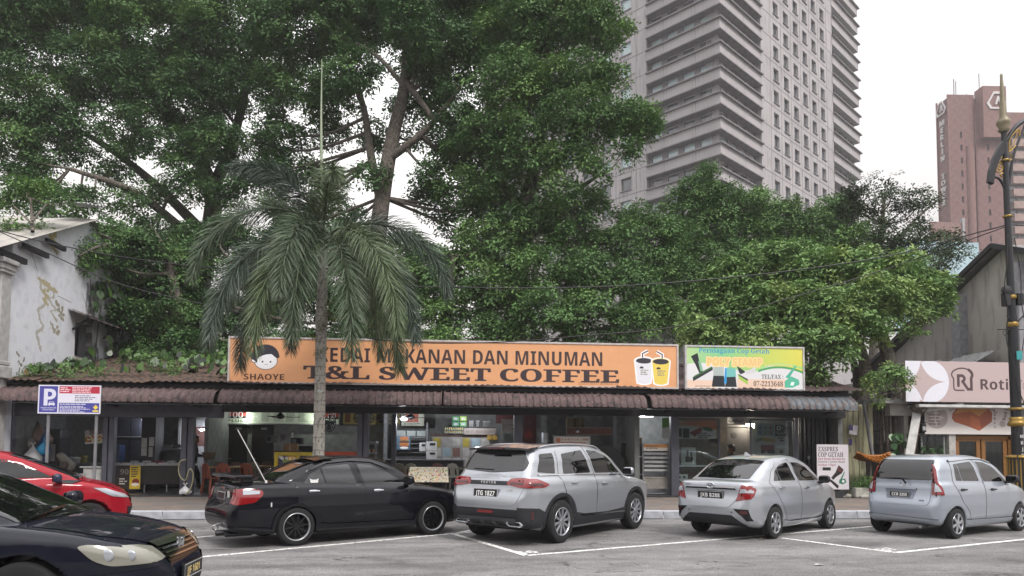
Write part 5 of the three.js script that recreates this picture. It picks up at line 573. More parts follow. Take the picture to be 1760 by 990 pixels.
{ const t = thing('foam_box', 'open white foam box in front of the person in the grey headscarf', 'box', [-10.864, 0.55, -21.5]); obj('body', [box(0.5, 0.2, 0.02, 0, 0.1, 0.16), box(0.5, 0.2, 0.02, 0, 0.1, -0.16), box(0.02, 0.2, 0.3, -0.24, 0.1, 0), box(0.02, 0.2, 0.3, 0.24, 0.1, 0), box(0.46, 0.02, 0.3, 0, 0.01, 0)], M.white, t); obj('rim', box(0.54, 0.02, 0.03, 0, 0.21, 0.17), M.white, t); const s = thing('low_bench', 'low grey bench under the foam box beside the white cabinet', 'bench', [-10.862, F0, -21.5]); obj('top', box(0.9, 0.04, 0.4, 0, 0.31, 0), M.grey, s); obj('leg', box(0.05, 0.3, 0.36, -0.38, 0.15, 0), M.grey, s); obj('leg', box(0.05, 0.3, 0.36, 0.38, 0.15, 0), M.grey, s); }
{ const t = thing('prep_table', 'dark prep table with tubs at the back of the kitchen bay', 'table', [-11.874, F0, -23.2]); obj('top', box(1.5, 0.04, 0.6, 0, 0.8, 0), M.grey, t); obj('shelf', box(1.4, 0.03, 0.5, 0, 0.3, 0), M.grey, t); for (const a of [-1, 1]) for (const b of [-1, 1]) obj('leg', box(0.04, 0.8, 0.04, a * 0.7, 0.4, b * 0.25), M.steel, t);
  const tub = (label, x, w, h, m) => { const q = thing('food_tub', label, 'tub', [x, F0 + 0.83, -23.1]); obj('body', lathe([[w * 0.42, 0], [w * 0.5, h * 0.8], [w * 0.54, h], [w * 0.46, h * 0.95]], 18), m, q); obj('lid', cyl(w * 0.5, w * 0.46, 0.03, 0, h + 0.01, 0, 18), m, q); };
  tub('wide pale food tub on the kitchen prep table', -11.797, 0.55, 0.16, M.lgrey); tub('olive green food tub at the end of the prep table', -11.54, 0.26, 0.2, grain('#7d7a3a', 0.5)); tub('grey food tub beside the fridge on the prep table', -12.056, 0.3, 0.18, M.grey); }
{ const t = thing('serving_counter', 'long dark serving counter with steel trays and a yellow menu panel', 'counter', [-9.077, F0, -22.2], 0.36);
  obj('body', rbox(2.3, 0.55, 0.62, 0, 0.5, 0, 0.01), grain('#34302f', 0.45), t); obj('top', rbox(2.4, 0.04, 0.72, 0, 0.8, 0, 0.01), M.steel, t); for (const a of [-1.1, -0.2, 0.4, 1.1]) for (const b of [-1, 1]) obj('leg', cyl(0.025, 0.025, 0.24, a, 0.12, b * 0.26, 10), M.steel, t);
  for (let i = 0; i < 7; i++) { const m = obj('tray', [box(0.28, 0.02, 0.3, -1.0 + i * 0.32, 0.825, 0.12), box(0.28, 0.05, 0.012, -1.0 + i * 0.32, 0.845, 0.27), box(0.28, 0.05, 0.012, -1.0 + i * 0.32, 0.845, -0.03)], M.steel, t); obj('food', ball(0.12, -1.0 + i * 0.32, 0.835, 0.12, 1, 0.25, 1), [grain('#6b2f1c', 0.7), grain('#8a7a3a', 0.7), grain('#3d4a22', 0.7), grain('#a89a80', 0.7)][i % 4], m); }
  for (let i = 0; i < 5; i++) obj('plate_stack', lathe([[0.03, 0], [0.11, 0.03], [0.12, 0.09], [0.1, 0.08]], 16).translate(-0.5 + i * 0.33, 0.83, -0.2 + (i % 2) * 0.1), i % 2 ? M.white : M.lgrey, t); obj('cloth', ball(0.13, 0.15, 0.87, -0.1, 1.3, 0.45, 0.9), M.red, t); }
sign('menu_poster', 'black and yellow menu poster on the end of the serving counter', 'poster', -9.464,0.653,0.586,0.708, -21.55, (g, W, H) => { g.fillStyle = '#241c1a'; g.fillRect(0, 0, W, H); g.fillStyle = '#c2a52a'; g.fillRect(W * 0.52, 0, W * 0.48, H * 0.96); g.fillStyle = '#cfcac4'; txt(g, '90', W * 0.08, H * 0.36, H * 0.3, '#77716c'); greek(g, W * 0.06, H * 0.52, W * 0.38, 3, H * 0.1, '#b5aea8', 3); greek(g, W * 0.58, H * 0.06, W * 0.34, 5, H * 0.09, '#3a3016', 5); g.fillStyle = '#7a2f1a'; g.beginPath(); g.ellipse(W * 0.8, H * 0.66, W * 0.16, H * 0.12, 0, 0, 7); g.fill(); g.fillStyle = '#d8d0c0'; g.beginPath(); g.ellipse(W * 0.78, H * 0.78, W * 0.18, H * 0.07, 0, 0, 7); g.fill(); }, { d: 0.02, res: 400, turn: 0.2 });
{ const t = thing('garden_hose', 'pale hose looped down the dark double post', 'hose', [-7.566, 0, -20.72]); obj('hose', tube([[0.0, 1.2, 0.02], [-0.15, 1.16, 0.02], [-0.2, 0.95, 0.02], [-0.14, 0.72, 0.03], [0.0, 0.62, 0.05], [0.12, 0.95, 0.05], [0.2, 0.85, 0.04], [0.19, 0.55, 0.03], [0.1, 0.3, 0.05], [0.02, 0.22, 0.1]], 0.018, 8), grain('#a8a27e', 0.5), t); obj('nozzle', rod([0.02, 0.22, 0.1], [-0.04, 0.23, 0.16], 0.025), M.black, t); }
{ const t = thing('blue_crate', 'dark blue plastic crate behind the double post in the kitchen', 'crate', [-10.424, 1.1, -22.8]); obj('body', [box(0.36, 0.5, 0.02, 0, 0.25, 0.18), box(0.36, 0.5, 0.02, 0, 0.25, -0.18), box(0.02, 0.5, 0.34, -0.17, 0.25, 0), box(0.02, 0.5, 0.34, 0.17, 0.25, 0), box(0.34, 0.02, 0.34, 0, 0.01, 0)], grain('#1f3a62', 0.5), t); obj('rim', box(0.4, 0.03, 0.03, 0, 0.5, 0.19), grain('#2a4a78', 0.5), t); const s = thing('dark_cabinet', 'tall dark cabinet behind the serving counter', 'cabinet', [-10.344, F0, -23.6]); obj('body', rbox(1.6, 2.3, 0.5, 0.1, 1.15, 0, 0.01), grain('#22242c', 0.6), s); obj('door', box(0.7, 2.0, 0.02, -0.3, 1.1, 0.26), grain('#2a2d38', 0.5), s); obj('door', box(0.7, 2.0, 0.02, 0.45, 1.1, 0.26), grain('#2a2d38', 0.5), s); obj('rail', box(1.0, 0.03, 0.03, 0.1, 1.65, 0.285), M.steel, s); }
{ const t = thing('paper_pillar', 'dark pillar with paper notices behind the serving counter', 'pillar', [-9.464, F0, -22.9]); obj('shaft', box(0.42, 2.8, 0.3, 0, 1.4, 0), grain('#3a3a40', 0.7), t); for (const [x, y, w, h] of [[-0.12, 1.46, 0.16, 0.3], [0.1, 1.5, 0.15, 0.28], [0.08, 1.18, 0.12, 0.3], [-0.12, 1.18, 0.16, 0.24]]) obj('paper', box(w, h, 0.006, x, y, 0.154), M.white, t); }
{ const t = thing('back_freezer', 'grey chest freezer by the rear kitchen wall', 'freezer', [-9.223, F0, -24.2]); obj('body', rbox(1.0, 1.2, 0.6, 0, 0.62, 0, 0.03), M.grey, t); obj('lid', rbox(1.02, 0.08, 0.62, 0, 1.26, 0, 0.03), M.lgrey, t); for (const [l, x, w] of [['flat steel pan lying on the chest freezer', -0.2, 0.4], ['small steel pan upside down on the chest freezer', 0.22, 0.3]]) { const p = thing('pan', l, 'pan', [-9.223 + x, F0 + 1.31, -24.1]); obj('bowl', lathe([[w * 0.3, 0], [w * 0.5, 0.1], [w * 0.52, 0.1], [w * 0.3, 0.01]], 18), M.steel, p); obj('handle', bar([w * 0.5, 0.09, 0], [w, 0.12, 0], 0.03, 0.015), M.black, p); } }
{ const t = thing('inner_doorway', 'white door frame with posters left of the dark doors', 'doorway', [-8.509, F0, -25.1]); obj('frame', [box(0.08, 2.4, 0.1, 0.36, 1.2, 0), box(0.08, 2.4, 0.1, -0.9, 1.2, 0), box(1.34, 0.08, 0.1, -0.27, 2.36, 0)], M.white, t); obj('opening', box(0.3, 2.2, 0.04, 0.17, 1.1, -0.08), M.black, t); obj('panel', box(0.9, 2.3, 0.03, -0.43, 1.16, -0.08), M.lgrey, t); obj('poster', box(0.2, 0.75, 0.01, -0.62, 1.75, -0.05), grain('#7a5f58', 0.7), t); obj('poster', box(0.32, 0.65, 0.01, -0.26, 1.7, -0.05), grain('#6b4640', 0.7), t); }
// dining hall -----------------------------------------------------
for (const [a, b, l] of [[391, 425, 'left'], [433, 470, 'right']]) { const bx = [-7.942, -7.269, -7.111, -6.375], x0 = a < 400 ? bx[0] : bx[2], x1 = a < 400 ? bx[1] : bx[3], d = obj('door', rbox(x1 - x0, 2.16, 0.06, (x0 + x1) / 2, 1.28, -25.48, 0.01), grain('#1d1615', 0.55), shopRow); obj('door_sign', rbox(0.2, 0.07, 0.01, (x0 + x1) / 2 + 0.05, 2.2, -25.44, 0.003), M.lgrey, d); obj('handle', rbox(0.12, 0.025, 0.03, x0 + 0.1, 1.15, -25.43, 0.008), M.steel, d); void b; void l; }
sign('menu_board', 'pale green menu board above the doors, black and red drink panels at both ends', 'menu board', -6.063,2.608,3.927,0.489, -25.4, (g, W, H) => {
  g.fillStyle = '#b8c2ae'; g.fillRect(0, 0, W, H); const X = (p) => (p - 387) / 197 * W; for (const [x0, x1] of [[388, 424], [559, 583]]) { g.fillStyle = '#101216'; g.fillRect(X(x0), 0, X(x1) - X(x0), H * 0.62); g.fillStyle = '#7a2a24'; g.fillRect(X(x0), H * 0.18, X(x1) - X(x0), H * 0.28); fit(g, '100', X(x0 + 3), X(x1 - 5), H * 0.56, H * 0.56, '#b9c0c4', 'normal'); fit(g, 'PLUS', X(x0 + 3), X(x1 - 5), H * 0.88, H * 0.26, '#14161a'); }
  for (let i = 0; i < 6; i++) greek(g, X(429 + i * 21), H * 0.12, X(445) - X(429), 9, H * 0.08, '#6f7c6c', i + 2); }, { d: 0.06, res: 300, frame: M.lgrey, frameW: 0.04 });
{ const t = scene.getObjectByName('menu_board'), m = t.children[1].material; m.emissive = new THREE.Color('#ffffff'); m.emissiveMap = m.map; m.emissiveIntensity = 0.1; for (const x of [-1.2, 1.2]) { const l = new THREE.PointLight(new THREE.Color('#eaf2e4'), 0.5, 0, 2); l.position.set(x, 0, 0.2); l.castShadow = true; t.add(l); } }   // backlit box
sign('noodle_banner', 'yellow framed banner with bowls of noodles above the dark doorway', 'banner', -2.891,2.591,1.897,0.44, -24.7, (g, W, H) => { g.fillStyle = '#8c8040'; g.fillRect(0, 0, W, H); g.fillStyle = '#5c3a28'; g.fillRect(W * 0.02, H * 0.08, W * 0.1, H * 0.8); for (const x of [0.26, 0.47, 0.68, 0.88]) { g.fillStyle = '#2c2a22'; g.beginPath(); g.ellipse(W * x, H * 0.52, W * 0.09, H * 0.4, 0, 0, 7); g.fill(); for (let i = 0; i < 50; i++) { g.fillStyle = ['#6f6a4c', '#8a7a44', '#4d5a2c', '#9a9078'][i % 4]; g.beginPath(); g.ellipse(W * (x + (rnd() - 0.5) * 0.13), H * (0.5 + (rnd() - 0.5) * 0.55), 5, 2.5, rnd() * 3, 0, 7); g.fill(); } } }, { d: 0.05, res: 260, frame: grain('#9a8f56', 0.6), frameW: 0.04 });
sign('orange_poster', 'white poster with an orange square beside the noodle banner', 'poster', -1.473,2.563,0.768,0.497, -24.4, (g, W, H) => { g.fillStyle = '#b9bba6'; g.fillRect(0, 0, W, H); g.fillStyle = '#a8492c'; g.fillRect(W * 0.2, 0, W * 0.55, H * 0.75); for (let i = 0; i < 60; i++) { g.fillStyle = ['#c46a3c', '#7a2c1c', '#d8b080'][i % 3]; g.fillRect(W * (0.22 + rnd() * 0.5), H * rnd() * 0.7, 5, 4); } greek(g, W * 0.1, H * 0.8, W * 0.8, 2, H * 0.1, '#5f6a50', 4); }, { d: 0.03, res: 300 });
{ const fan = (label, x, y, z, r, ceil) => { const t = thing('ceiling_fan', label, 'fan', [x, y, z]); obj('motor', lathe([[0.02, 0.16], [0.05, 0.1], [0.13, 0.03], [0.13, -0.03], [0.06, -0.07], [0.0, -0.08]], 18), M.black, t); obj('rod', rod([0, 0.1, 0], [0, ceil, 0], 0.014), M.black, t); for (let i = 0; i < 3; i++) obj('blade', rbox(r, 0.012, 0.12, r * 0.6, -0.01, 0, 0.005).rotateX(0.12).translate(0, 0, 0).rotateY(i * 2.094 + 0.1), M.dark, t); };
  fan('black ceiling fan in front of the pale green menu board', -5.602,2.541,-23.2, 0.55, 0.5); fan('black ceiling fan in front of the orange poster', -1.454,2.555,-23, 0.5, 0.5); fan('black ceiling fan over the stacked tan cartons', 3.696,2.684,-22.6, 0.5, 0.4); }
{ const t = thing('wall_fan', 'black caged wall fan beside the palm trunk', 'fan', [-4.131,2.382,-23.6]); t.rotation.y = 1.0; const rings = [0.08, 0.16, 0.24].map((r) => new THREE.TorusGeometry(r, 0.008, 6, 26).translate(0, 0, 0.06 - r * 0.1)); obj('cage', [...rings, new THREE.TorusGeometry(0.3, 0.014, 6, 30), ...[...Array(14)].map((_, i) => rod([0, 0, 0.07], [Math.cos(i / 14 * 6.283) * 0.3, Math.sin(i / 14 * 6.283) * 0.3, 0], 0.005, 0.005, 5))], M.black, t); for (let i = 0; i < 4; i++) obj('blade', ext([[0.02, -0.02], [0.24, -0.09], [0.25, 0.06], [0.04, 0.03]], 0.006).rotateX(0.3).rotateZ(i * 1.571), M.dark, t); obj('motor', cyl(0.08, 0.07, 0.2, 0, 0, 0, 14).rotateX(Math.PI / 2).translate(0, 0, -0.12), M.black, t); obj('bracket', bar([0, -0.02, -0.2], [0, -0.5, -0.24], 0.05), M.black, t); }
{ const s = (name, label, c1, c2, x0, x1, yTop, lab) => { const w = x1 - x0, t = thing(name, label, 'sign stand', [(x0 + x1) / 2, F0, -21.1]); const H = yTop - F0; obj('frame', ext([[-w / 2, 0], [w / 2, 0], [w / 2, H], [-w / 2, H]], 0.05, 0.006, [[[-w / 2 + 0.1, H - 0.65], [w * 0.02 - 0.05, H - 0.65], [w * 0.02 - 0.05, H - 0.09], [-w / 2 + 0.1, H - 0.09]], [[w * 0.02 + 0.05, H - 0.65], [w / 2 - 0.1, H - 0.65], [w / 2 - 0.1, H - 0.09], [w * 0.02 + 0.05, H - 0.09]]]), c1, t); obj('print', board(w - 0.1, H - 0.1, 0.01, 0, H / 2, -0.01), printMat(512, 400, (g, W, HH) => { g.fillStyle = c2; g.fillRect(0, 0, W, HH); for (let i = 0; i < 16; i++) { g.fillStyle = ['#d8d4cc', '#b0643a', '#6a7a34', '#2a2c50', '#c8a050', '#f0ece4'][i % 6]; g.beginPath(); g.ellipse(rnd() * W, rnd() * HH * 0.5, 20 + rnd() * 60, 15 + rnd() * 40, rnd(), 0, 7); g.fill(); } for (let i = 0; i < 4; i++) han(g, W * 0.1 + i * 50, 20, 44, '#e8e4dc', i + lab); }), t); };
  s('menu_stand', 'yellow framed food menu stand behind the black saloon, left of the palm trunk', grain('#c3ac1e', 0.45), '#3a3450', -5.229, -3.954, 1.42, 1); s('menu_stand', 'orange framed food menu stand right of the palm trunk', grain('#b8431c', 0.45), '#a84a24', -3.904, -2.566, 1.438, 9); }
{ const t = thing('drinks_counter', 'drinks counter with a pale top below the menu board', 'counter', [-5.115, F0, -24.3]); obj('body', rbox(1.5, 1.1, 0.6, 0, 0.56, 0, 0.01), M.dark, t); obj('top', rbox(1.6, 0.06, 0.68, 0.0, 1.14, 0, 0.01), M.lgrey, t); obj('upper_top', rbox(0.75, 0.05, 0.5, 0.1, 1.42, -0.05, 0.01), M.white, t); obj('upper_body', box(0.7, 0.25, 0.45, 0.1, 1.28, -0.05), M.dark, t);
  const g = (name, label, x0, y, w, h, m, m2) => { const q = thing(name, label, 'appliance', [x0, y, -24.25]); obj('body', rbox(w, h, 0.3, 0, h / 2, 0, 0.015), m, q); obj('panel', box(w * 0.4, h * 0.6, 0.01, -w * 0.2, h * 0.5, 0.156), m2, q); obj('foot', box(w * 0.9, 0.02, 0.26, 0, 0.01, 0), M.black, q); };
  g('kitchen_appliance', 'small grey toaster oven on a white shelf beside the right dark door', -6.122, 1.706, 0.3, 0.26, M.grey, M.black); g('kitchen_appliance', 'white box shaped machine under the menu board', -5.647, 1.709, 0.4, 0.34, M.lgrey, M.grey); g('kitchen_appliance', 'black coffee machine on the pale upper counter', -5.289, F0 + 1.45, 0.36, 0.22, M.black, M.grey);
  const c = thing('carton', 'brown cardboard carton on a folded red cloth behind the yellow menu stand', 'carton', [-5.294, 1.464, -23.4]); obj('body', box(0.42, 0.24, 0.3, 0, 0.1, 0), M.card, c); obj('tape', box(0.06, 0.245, 0.305, 0, 0.101, 0), grain('#c9b48c', 0.5), c); const st = thing('carton_table', 'narrow table carrying the brown carton', 'table', [-5.443, F0, -23.5]); obj('top', box(0.9, 0.04, 0.5, 0, 1.444 - F0 - 0.02, 0), M.brown, st); for (const a of [-0.4, 0.4]) obj('leg', box(0.05, 1.0, 0.4, a, 0.5, 0), M.dark, st); }
{ const t = thing('food_warmer', 'glass fronted food warmer with a metal hood beside the wide dark post', 'food warmer', [-2.681, F0, -22.3]); obj('base', rbox(0.46, 0.95, 0.5, 0, 0.48, 0, 0.01), grain('#77736c', 0.4, 0.5), t); obj('case', [box(0.025, 0.55, 0.025, -0.21, 1.2, 0.22), box(0.025, 0.55, 0.025, 0.21, 1.2, 0.22), box(0.025, 0.55, 0.025, -0.21, 1.2, -0.22), box(0.025, 0.55, 0.025, 0.21, 1.2, -0.22), box(0.46, 0.03, 0.5, 0, 1.2, 0)], M.steel, t); obj('hood', [rbox(0.52, 0.08, 0.55, 0, 1.52, 0, 0.02), ball(0.07, -0.12, 1.6, 0)], M.steel, t); obj('glass', box(0.42, 0.5, 0.008, 0, 1.2, 0.235), M.pane, t); for (let i = 0; i < 3; i++) obj('food', ball(0.06, -0.12 + i * 0.12, 1.26, 0.05, 1, 0.8, 1), grain('#b06a2c', 0.6), t); }
{ const t = thing('round_tray', 'pale round tray propped against the orange menu stand', 'tray', [-2.662,1.457,-21.3]); t.rotation.x = 0.1; obj('disc', cyl(0.125, 0.125, 0.02, 0, 0, 0, 26).rotateX(Math.PI / 2), M.white, t); obj('rim', new THREE.TorusGeometry(0.125, 0.012, 8, 30), M.lgrey, t); }
// stall behind ----------------------------------------------------
{ const t = thing('stall_shelf', 'grey steel shelf unit with a burger poster and trays', 'shelf', [-1.472, F0, -23.8]); for (const x of [-0.52, 0.52]) obj('upright', box(0.05, 2.2, 0.4, x, 1.1, 0), M.grey, t); for (const y of [0.75, 1.05, 1.2, 1.35, 1.5, 1.7]) obj('shelf', box(1.0, 0.025, 0.4, 0, y, 0), M.grey, t); for (let i = 0; i < 3; i++) obj('drawer', rbox(0.31, 0.2, 0.3, -0.33 + i * 0.33, 1.83, 0.03, 0.02), grain('#98a09c', 0.5), t); for (let i = 0; i < 2; i++) obj('tray', box(0.42, 0.16, 0.3, -0.24 + i * 0.48, 0.84, 0.04), grain('#4b5c66', 0.5), t); }
sign('burger_poster', 'blue burger poster on the front of the steel shelf unit', 'poster', -1.71,1.733,0.435,0.457, -23.5, (g, W, H) => { g.fillStyle = '#3f5a6c'; g.fillRect(0, 0, W, H); for (const [y, c, h] of [[0.18, '#9a5a2a', 0.14], [0.36, '#6f7a34', 0.06], [0.44, '#5a2c1a', 0.12], [0.58, '#b88a3c', 0.06], [0.66, '#9a5a2a', 0.12]]) { g.fillStyle = c; g.beginPath(); g.ellipse(W * 0.55, H * y, W * 0.36, H * h, 0, 0, 7); g.fill(); } g.fillStyle = '#e0dcd4'; g.beginPath(); g.ellipse(W * 0.55, H * 0.86, W * 0.32, H * 0.08, 0, 0, 7); g.fill(); }, { d: 0.02, res: 500 });
{ const t = thing('counter_front', 'long grey brown stall counter behind the patterned table', 'counter', [-0.996, F0, -23.2]); obj('body', rbox(2.5, 0.2, 0.5, 0, 0.86, 0, 0.01), M.dark, t); obj('top', rbox(2.6, 0.04, 0.6, 0, 0.98, 0, 0.01), M.grey, t); obj('lower_panel', box(2.4, 0.5, 0.04, 0, 0.45, -0.1), grain('#5a1f1f', 0.6), t); obj('ledge', box(3.1, 0.05, 0.3, 0, 0.7, 0.2), grain('#77735c', 0.6), t); for (const a of [-1.2, 0, 1.2]) obj('leg', box(0.06, 0.76, 0.4, a, 0.38, 0), M.black, t);
  const wb = (label, x0, y0, x1, y1) => { const q = thing('white_box', label, 'box', [x0, y0, -23.1]); obj('body', rbox(x1, y1, 0.28, 0, y1 / 2, 0, 0.01), M.white, q); obj('print', box(x1 * 0.5, y1 * 0.25, 0.004, 0.03, y1 * 0.7, 0.143), M.black, q); };
  wb('lower white carton with dark print on the stall counter', -0.773, F0 + 1.0, 0.34, 0.26); wb('upper white carton stacked over another on the stall counter', -0.776, F0 + 1.27, 0.34, 0.3); wb('narrow white carton left of the stacked pair on the stall counter', -1.065, F0 + 1.25, 0.2, 0.28); }
{ const t = thing('notice_stand', 'grey stall panel covered with paper notices behind the silver sport utility', 'panel', [0.199, F0, -23]); obj('panel', box(1.9, 1.0, 0.06, 0, 1.25, 0), grain('#9a9894', 0.7), t); obj('cap', box(2.0, 0.05, 0.3, 0, 1.77, -0.1), M.brown, t); obj('counter', box(2.0, 0.7, 0.4, 0, 0.4, -0.1), M.dark, t); const cs = ['#c4c2bc', '#b8b6b0', '#a89a3c', '#bcbab4', '#9ab0b8', '#c8c6c2', '#7a5a50', '#b4b2ac']; let k = 0; for (let i = 0; i < 6; i++) for (let j = 0; j < 3; j++) { if ((i * 3 + j) % 7 === 5) continue; obj('paper', box(rr(0.2, 0.27), rr(0.24, 0.3), 0.006, -0.8 + i * 0.31, 0.92 + j * 0.31, 0.034), grain(cs[k++ % 8], 0.8), t); } }
{ const t = thing('cup_rack', 'two rows of cream cups on the stall panel', 'cups', [-0.068,2.06,-22.95]); obj('rack', [box(0.62, 0.02, 0.1, 0, -0.01, 0), box(0.62, 0.02, 0.1, 0, 0.09, 0)], M.grey, t); for (let j = 0; j < 2; j++) for (let i = 0; i < 10; i++) obj('cup', cyl(0.02, 0.028, 0.07, -0.27 + i * 0.06, 0.035 + j * 0.1, 0, 10), grain('#c8c08a', 0.5), t); }
{ const gm = [grain('#4f8a5c', 0.6), grain('#5f9a62', 0.6), grain('#8aa848', 0.6), grain('#4a8a66', 0.6)]; const L = ['lower green packet of the left stack on the stall shelf', 'upper green packet of the left stack on the stall shelf', 'upper yellow green packet of the right stack on the stall shelf', 'lower green packet of the right stack on the stall shelf']; [[783, 729, 3], [783, 719.5, 0], [796, 719.5, 2], [796, 729, 1]].forEach(([a, b, c], i) => { const p = i < 2 ? -0.016 : 0.23, y = b < 725 ? 2.437 : 2.256; const t = thing('tissue_packet', L[i], 'packet', [p, y, -23.2], 0, 'green packets on the stall shelf'); obj('body', rbox(0.23, 0.17, 0.2, 0, 0.09, 0, 0.03), gm[c], t); obj('label_patch', box(0.12, 0.06, 0.004, 0, 0.09, 0.102), M.lgrey, t); void a; });
  const sh = thing('wall_shelf', 'dark wall shelf carrying the green packets and grey tins', 'shelf', [0.536, 2.242, -23.25]); obj('board', box(1.5, 0.03, 0.35, 0, 0, 0), M.dark, sh); obj('bracket', box(0.03, 0.2, 0.3, -0.6, -0.1, 0), M.dark, sh); obj('bracket', box(0.03, 0.2, 0.3, 0.6, -0.1, 0), M.dark, sh);
  [[810, 0.16, 0.2, 'squat grey tin right of the green packets'], [821, 0.12, 0.2, 'narrow grey tin in the middle of the wall shelf'], [836, 0.24, 0.18, 'wide grey tin at the end of the wall shelf']].forEach(([a, w, h, l], i) => { const t = thing('storage_tin', l, 'tin', [[0.496, 0.705, 0.99][i], 2.241 + 0.015, -23.2]); obj('body', rbox(w, h, 0.18, 0, h / 2, 0, 0.015), grain('#4c4a46', 0.5), t); obj('lid', rbox(w + 0.01, 0.03, 0.19, 0, h, 0, 0.01), M.grey, t); void a; }); }
sign('stall_banner', 'faded grey brown script banner on the stall front', 'banner', 0.763,2.113,1.031,0.206, -22.9, (g, W, H) => { g.fillStyle = '#77706a'; g.fillRect(0, 0, W, H); g.font = `italic ${H * 0.6}px serif`; g.fillStyle = '#4c443e'; g.fillText('W.P. Bun Bakery', W * 0.06, H * 0.68); }, { d: 0.03, res: 300 });
[[841, 'left yellow packet'], [850, 'right yellow packet']].forEach(([a, l], i) => { const t = thing('yellow_packet', l + ' of the pair on the notice panel', 'packet', [[1.08, 1.248][i], 1.825, -22.8], 0, 'yellow packets on the notice panel'); obj('body', rbox(0.155, 0.16, 0.16, 0, 0.08, 0, 0.02), grain('#b08a30', 0.6), t); obj('band', box(0.157, 0.03, 0.162, 0, 0.08, 0), grain('#c8a850', 0.6), t); void a; });
sign('white_poster', 'white tarpaulin poster hanging left of the slim dark post', 'poster', 1.57,2.27,0.374,0.408, -21.6, (g, W, H) => { g.fillStyle = '#8f8d8a'; g.fillRect(0, 0, W, H); g.fillStyle = '#6c6a60'; for (let i = 0; i < 24; i++) { g.fillRect(rnd() * W, H * (0.35 + rnd() * 0.45), 5 + rnd() * 24, 3 + rnd() * 6); } }, { d: 0.015, res: 300 });
sign('red_banner', 'tall dark red festive banner behind the slim dark post', 'banner', 2.54,2.26,0.465,1.025, -24.4, (g, W, H) => { g.fillStyle = '#431316'; g.fillRect(0, 0, W, H); han(g, W * 0.3, H * 0.18, W * 0.42, '#6a2a24', 2); han(g, W * 0.3, H * 0.42, W * 0.42, '#6a2a24', 5); g.fillStyle = '#7a2a22'; g.beginPath(); g.ellipse(W * 0.4, H * 0.72, W * 0.35, H * 0.14, 0, 0, 7); g.fill(); }, { d: 0.02, res: 300 });
sign('red_banner', 'dark red festive banner above the notice panel', 'banner', 1.668,2.586,0.638,0.338, -24.2, (g, W, H) => { g.fillStyle = '#4a1519'; g.fillRect(0, 0, W, H); han(g, W * 0.2, H * 0.15, H * 0.6, '#6a2420', 3); }, { d: 0.02, res: 200 });
{ const t = thing('steel_pot', 'tall steel pot on the stall behind the silver sport utility', 'pot', [2.895, 1.744, -22.8]); obj('body', lathe([[0.16, 0], [0.17, 0.05], [0.17, 0.33], [0.18, 0.34], [0.15, 0.34]], 22), M.steel, t); obj('band', new THREE.TorusGeometry(0.172, 0.008, 6, 26).rotateX(Math.PI / 2).translate(0, 0.16, 0), M.steel, t); obj('handle', [tube([[-0.17, 0.24, 0], [-0.23, 0.24, 0], [-0.23, 0.3, 0], [-0.17, 0.3, 0]], 0.01, 6), tube([[0.17, 0.24, 0], [0.23, 0.24, 0], [0.23, 0.3, 0], [0.17, 0.3, 0]], 0.01, 6)], M.steel, t);
  const c = thing('drink_counter', 'dark drink stall counter behind the sport utility roof', 'counter', [3.488, F0, -22.7]); obj('body', box(2.4, 1.1, 0.5, 0, 0.55, 0), M.dark, c); obj('top', rbox(2.5, 0.05, 0.6, 0, 1.32 , 0, 0.01), M.black, c); obj('rear_panel', box(2.4, 0.26, 0.04, 0, 1.2, 0.2), M.dark, c);
  [[948, 0.19, '#7a2a22'], [954, 0.22, '#8c8a84'], [960, 0.18, '#5a4a40'], [966, 0.2, '#6a1f20'], [1008, 0.18, '#6a1f1c']].forEach(([p, h, col], i) => { const q = thing('sauce_bottle', ['dark red sauce bottle beside the steel pot', 'pale sauce bottle second from the steel pot', 'brown sauce bottle third from the steel pot', 'red sauce bottle fourth from the steel pot', 'small red sauce bottle in front of the brown shop board'][i], 'bottle', [[3.07, 3.184, 3.297, 3.41, 4.115][i], i < 4 ? F0 + 1.35 : F0 + 1.35, i < 4 ? -22.75 : -22.45], 0, 'sauce bottles on the drink stall'); obj('body', lathe([[0.03, 0], [0.032, h * 0.6], [0.012, h * 0.82], [0.012, h * 0.95], [0, h * 0.95]], 14), grain(col, 0.3), q); obj('cap', cyl(0.014, 0.014, 0.025, 0, h, 0, 10), M.white, q); void p; }); }
[[3.756, 0.25, 0.33, 'left tan carton of the pair stacked above the brown shop board'], [4.067, 0.28, 0.34, 'right tan carton of the pair stacked above the brown shop board']].forEach(([x, w, h, l]) => { const t = thing('carton', l, 'carton', [x, 2.252, -23.2], 0, 'tan cartons above the brown shop board'); obj('body', box(w, h, 0.3, 0, h / 2, 0), grain('#8a7a5a', 0.8), t); obj('tape', box(0.05, h + 0.004, 0.304, 0, h / 2, 0), grain('#a8987a', 0.5), t); });
sign('brown_board', 'small brown shop board with dark red lettering and boy emblem', 'signboard', 4.198,2.136,1.434,0.221, -22.2, (g, W, H) => { g.fillStyle = '#6b3a2e'; g.fillRect(0, 0, W, H); boy(g, W * 0.24, H * 0.5, H * 0.36); fit(g, 'SHAOYE', W * 0.31, W * 0.64, H * 0.76, H * 0.6, '#4a120e'); han(g, W * 0.67, H * 0.22, H * 0.54, '#4a120e', 3); han(g, W * 0.76, H * 0.22, H * 0.54, '#4a120e', 7); }, { d: 0.04, res: 260, frame: grain('#a89a90', 0.6), frameW: 0.025 });
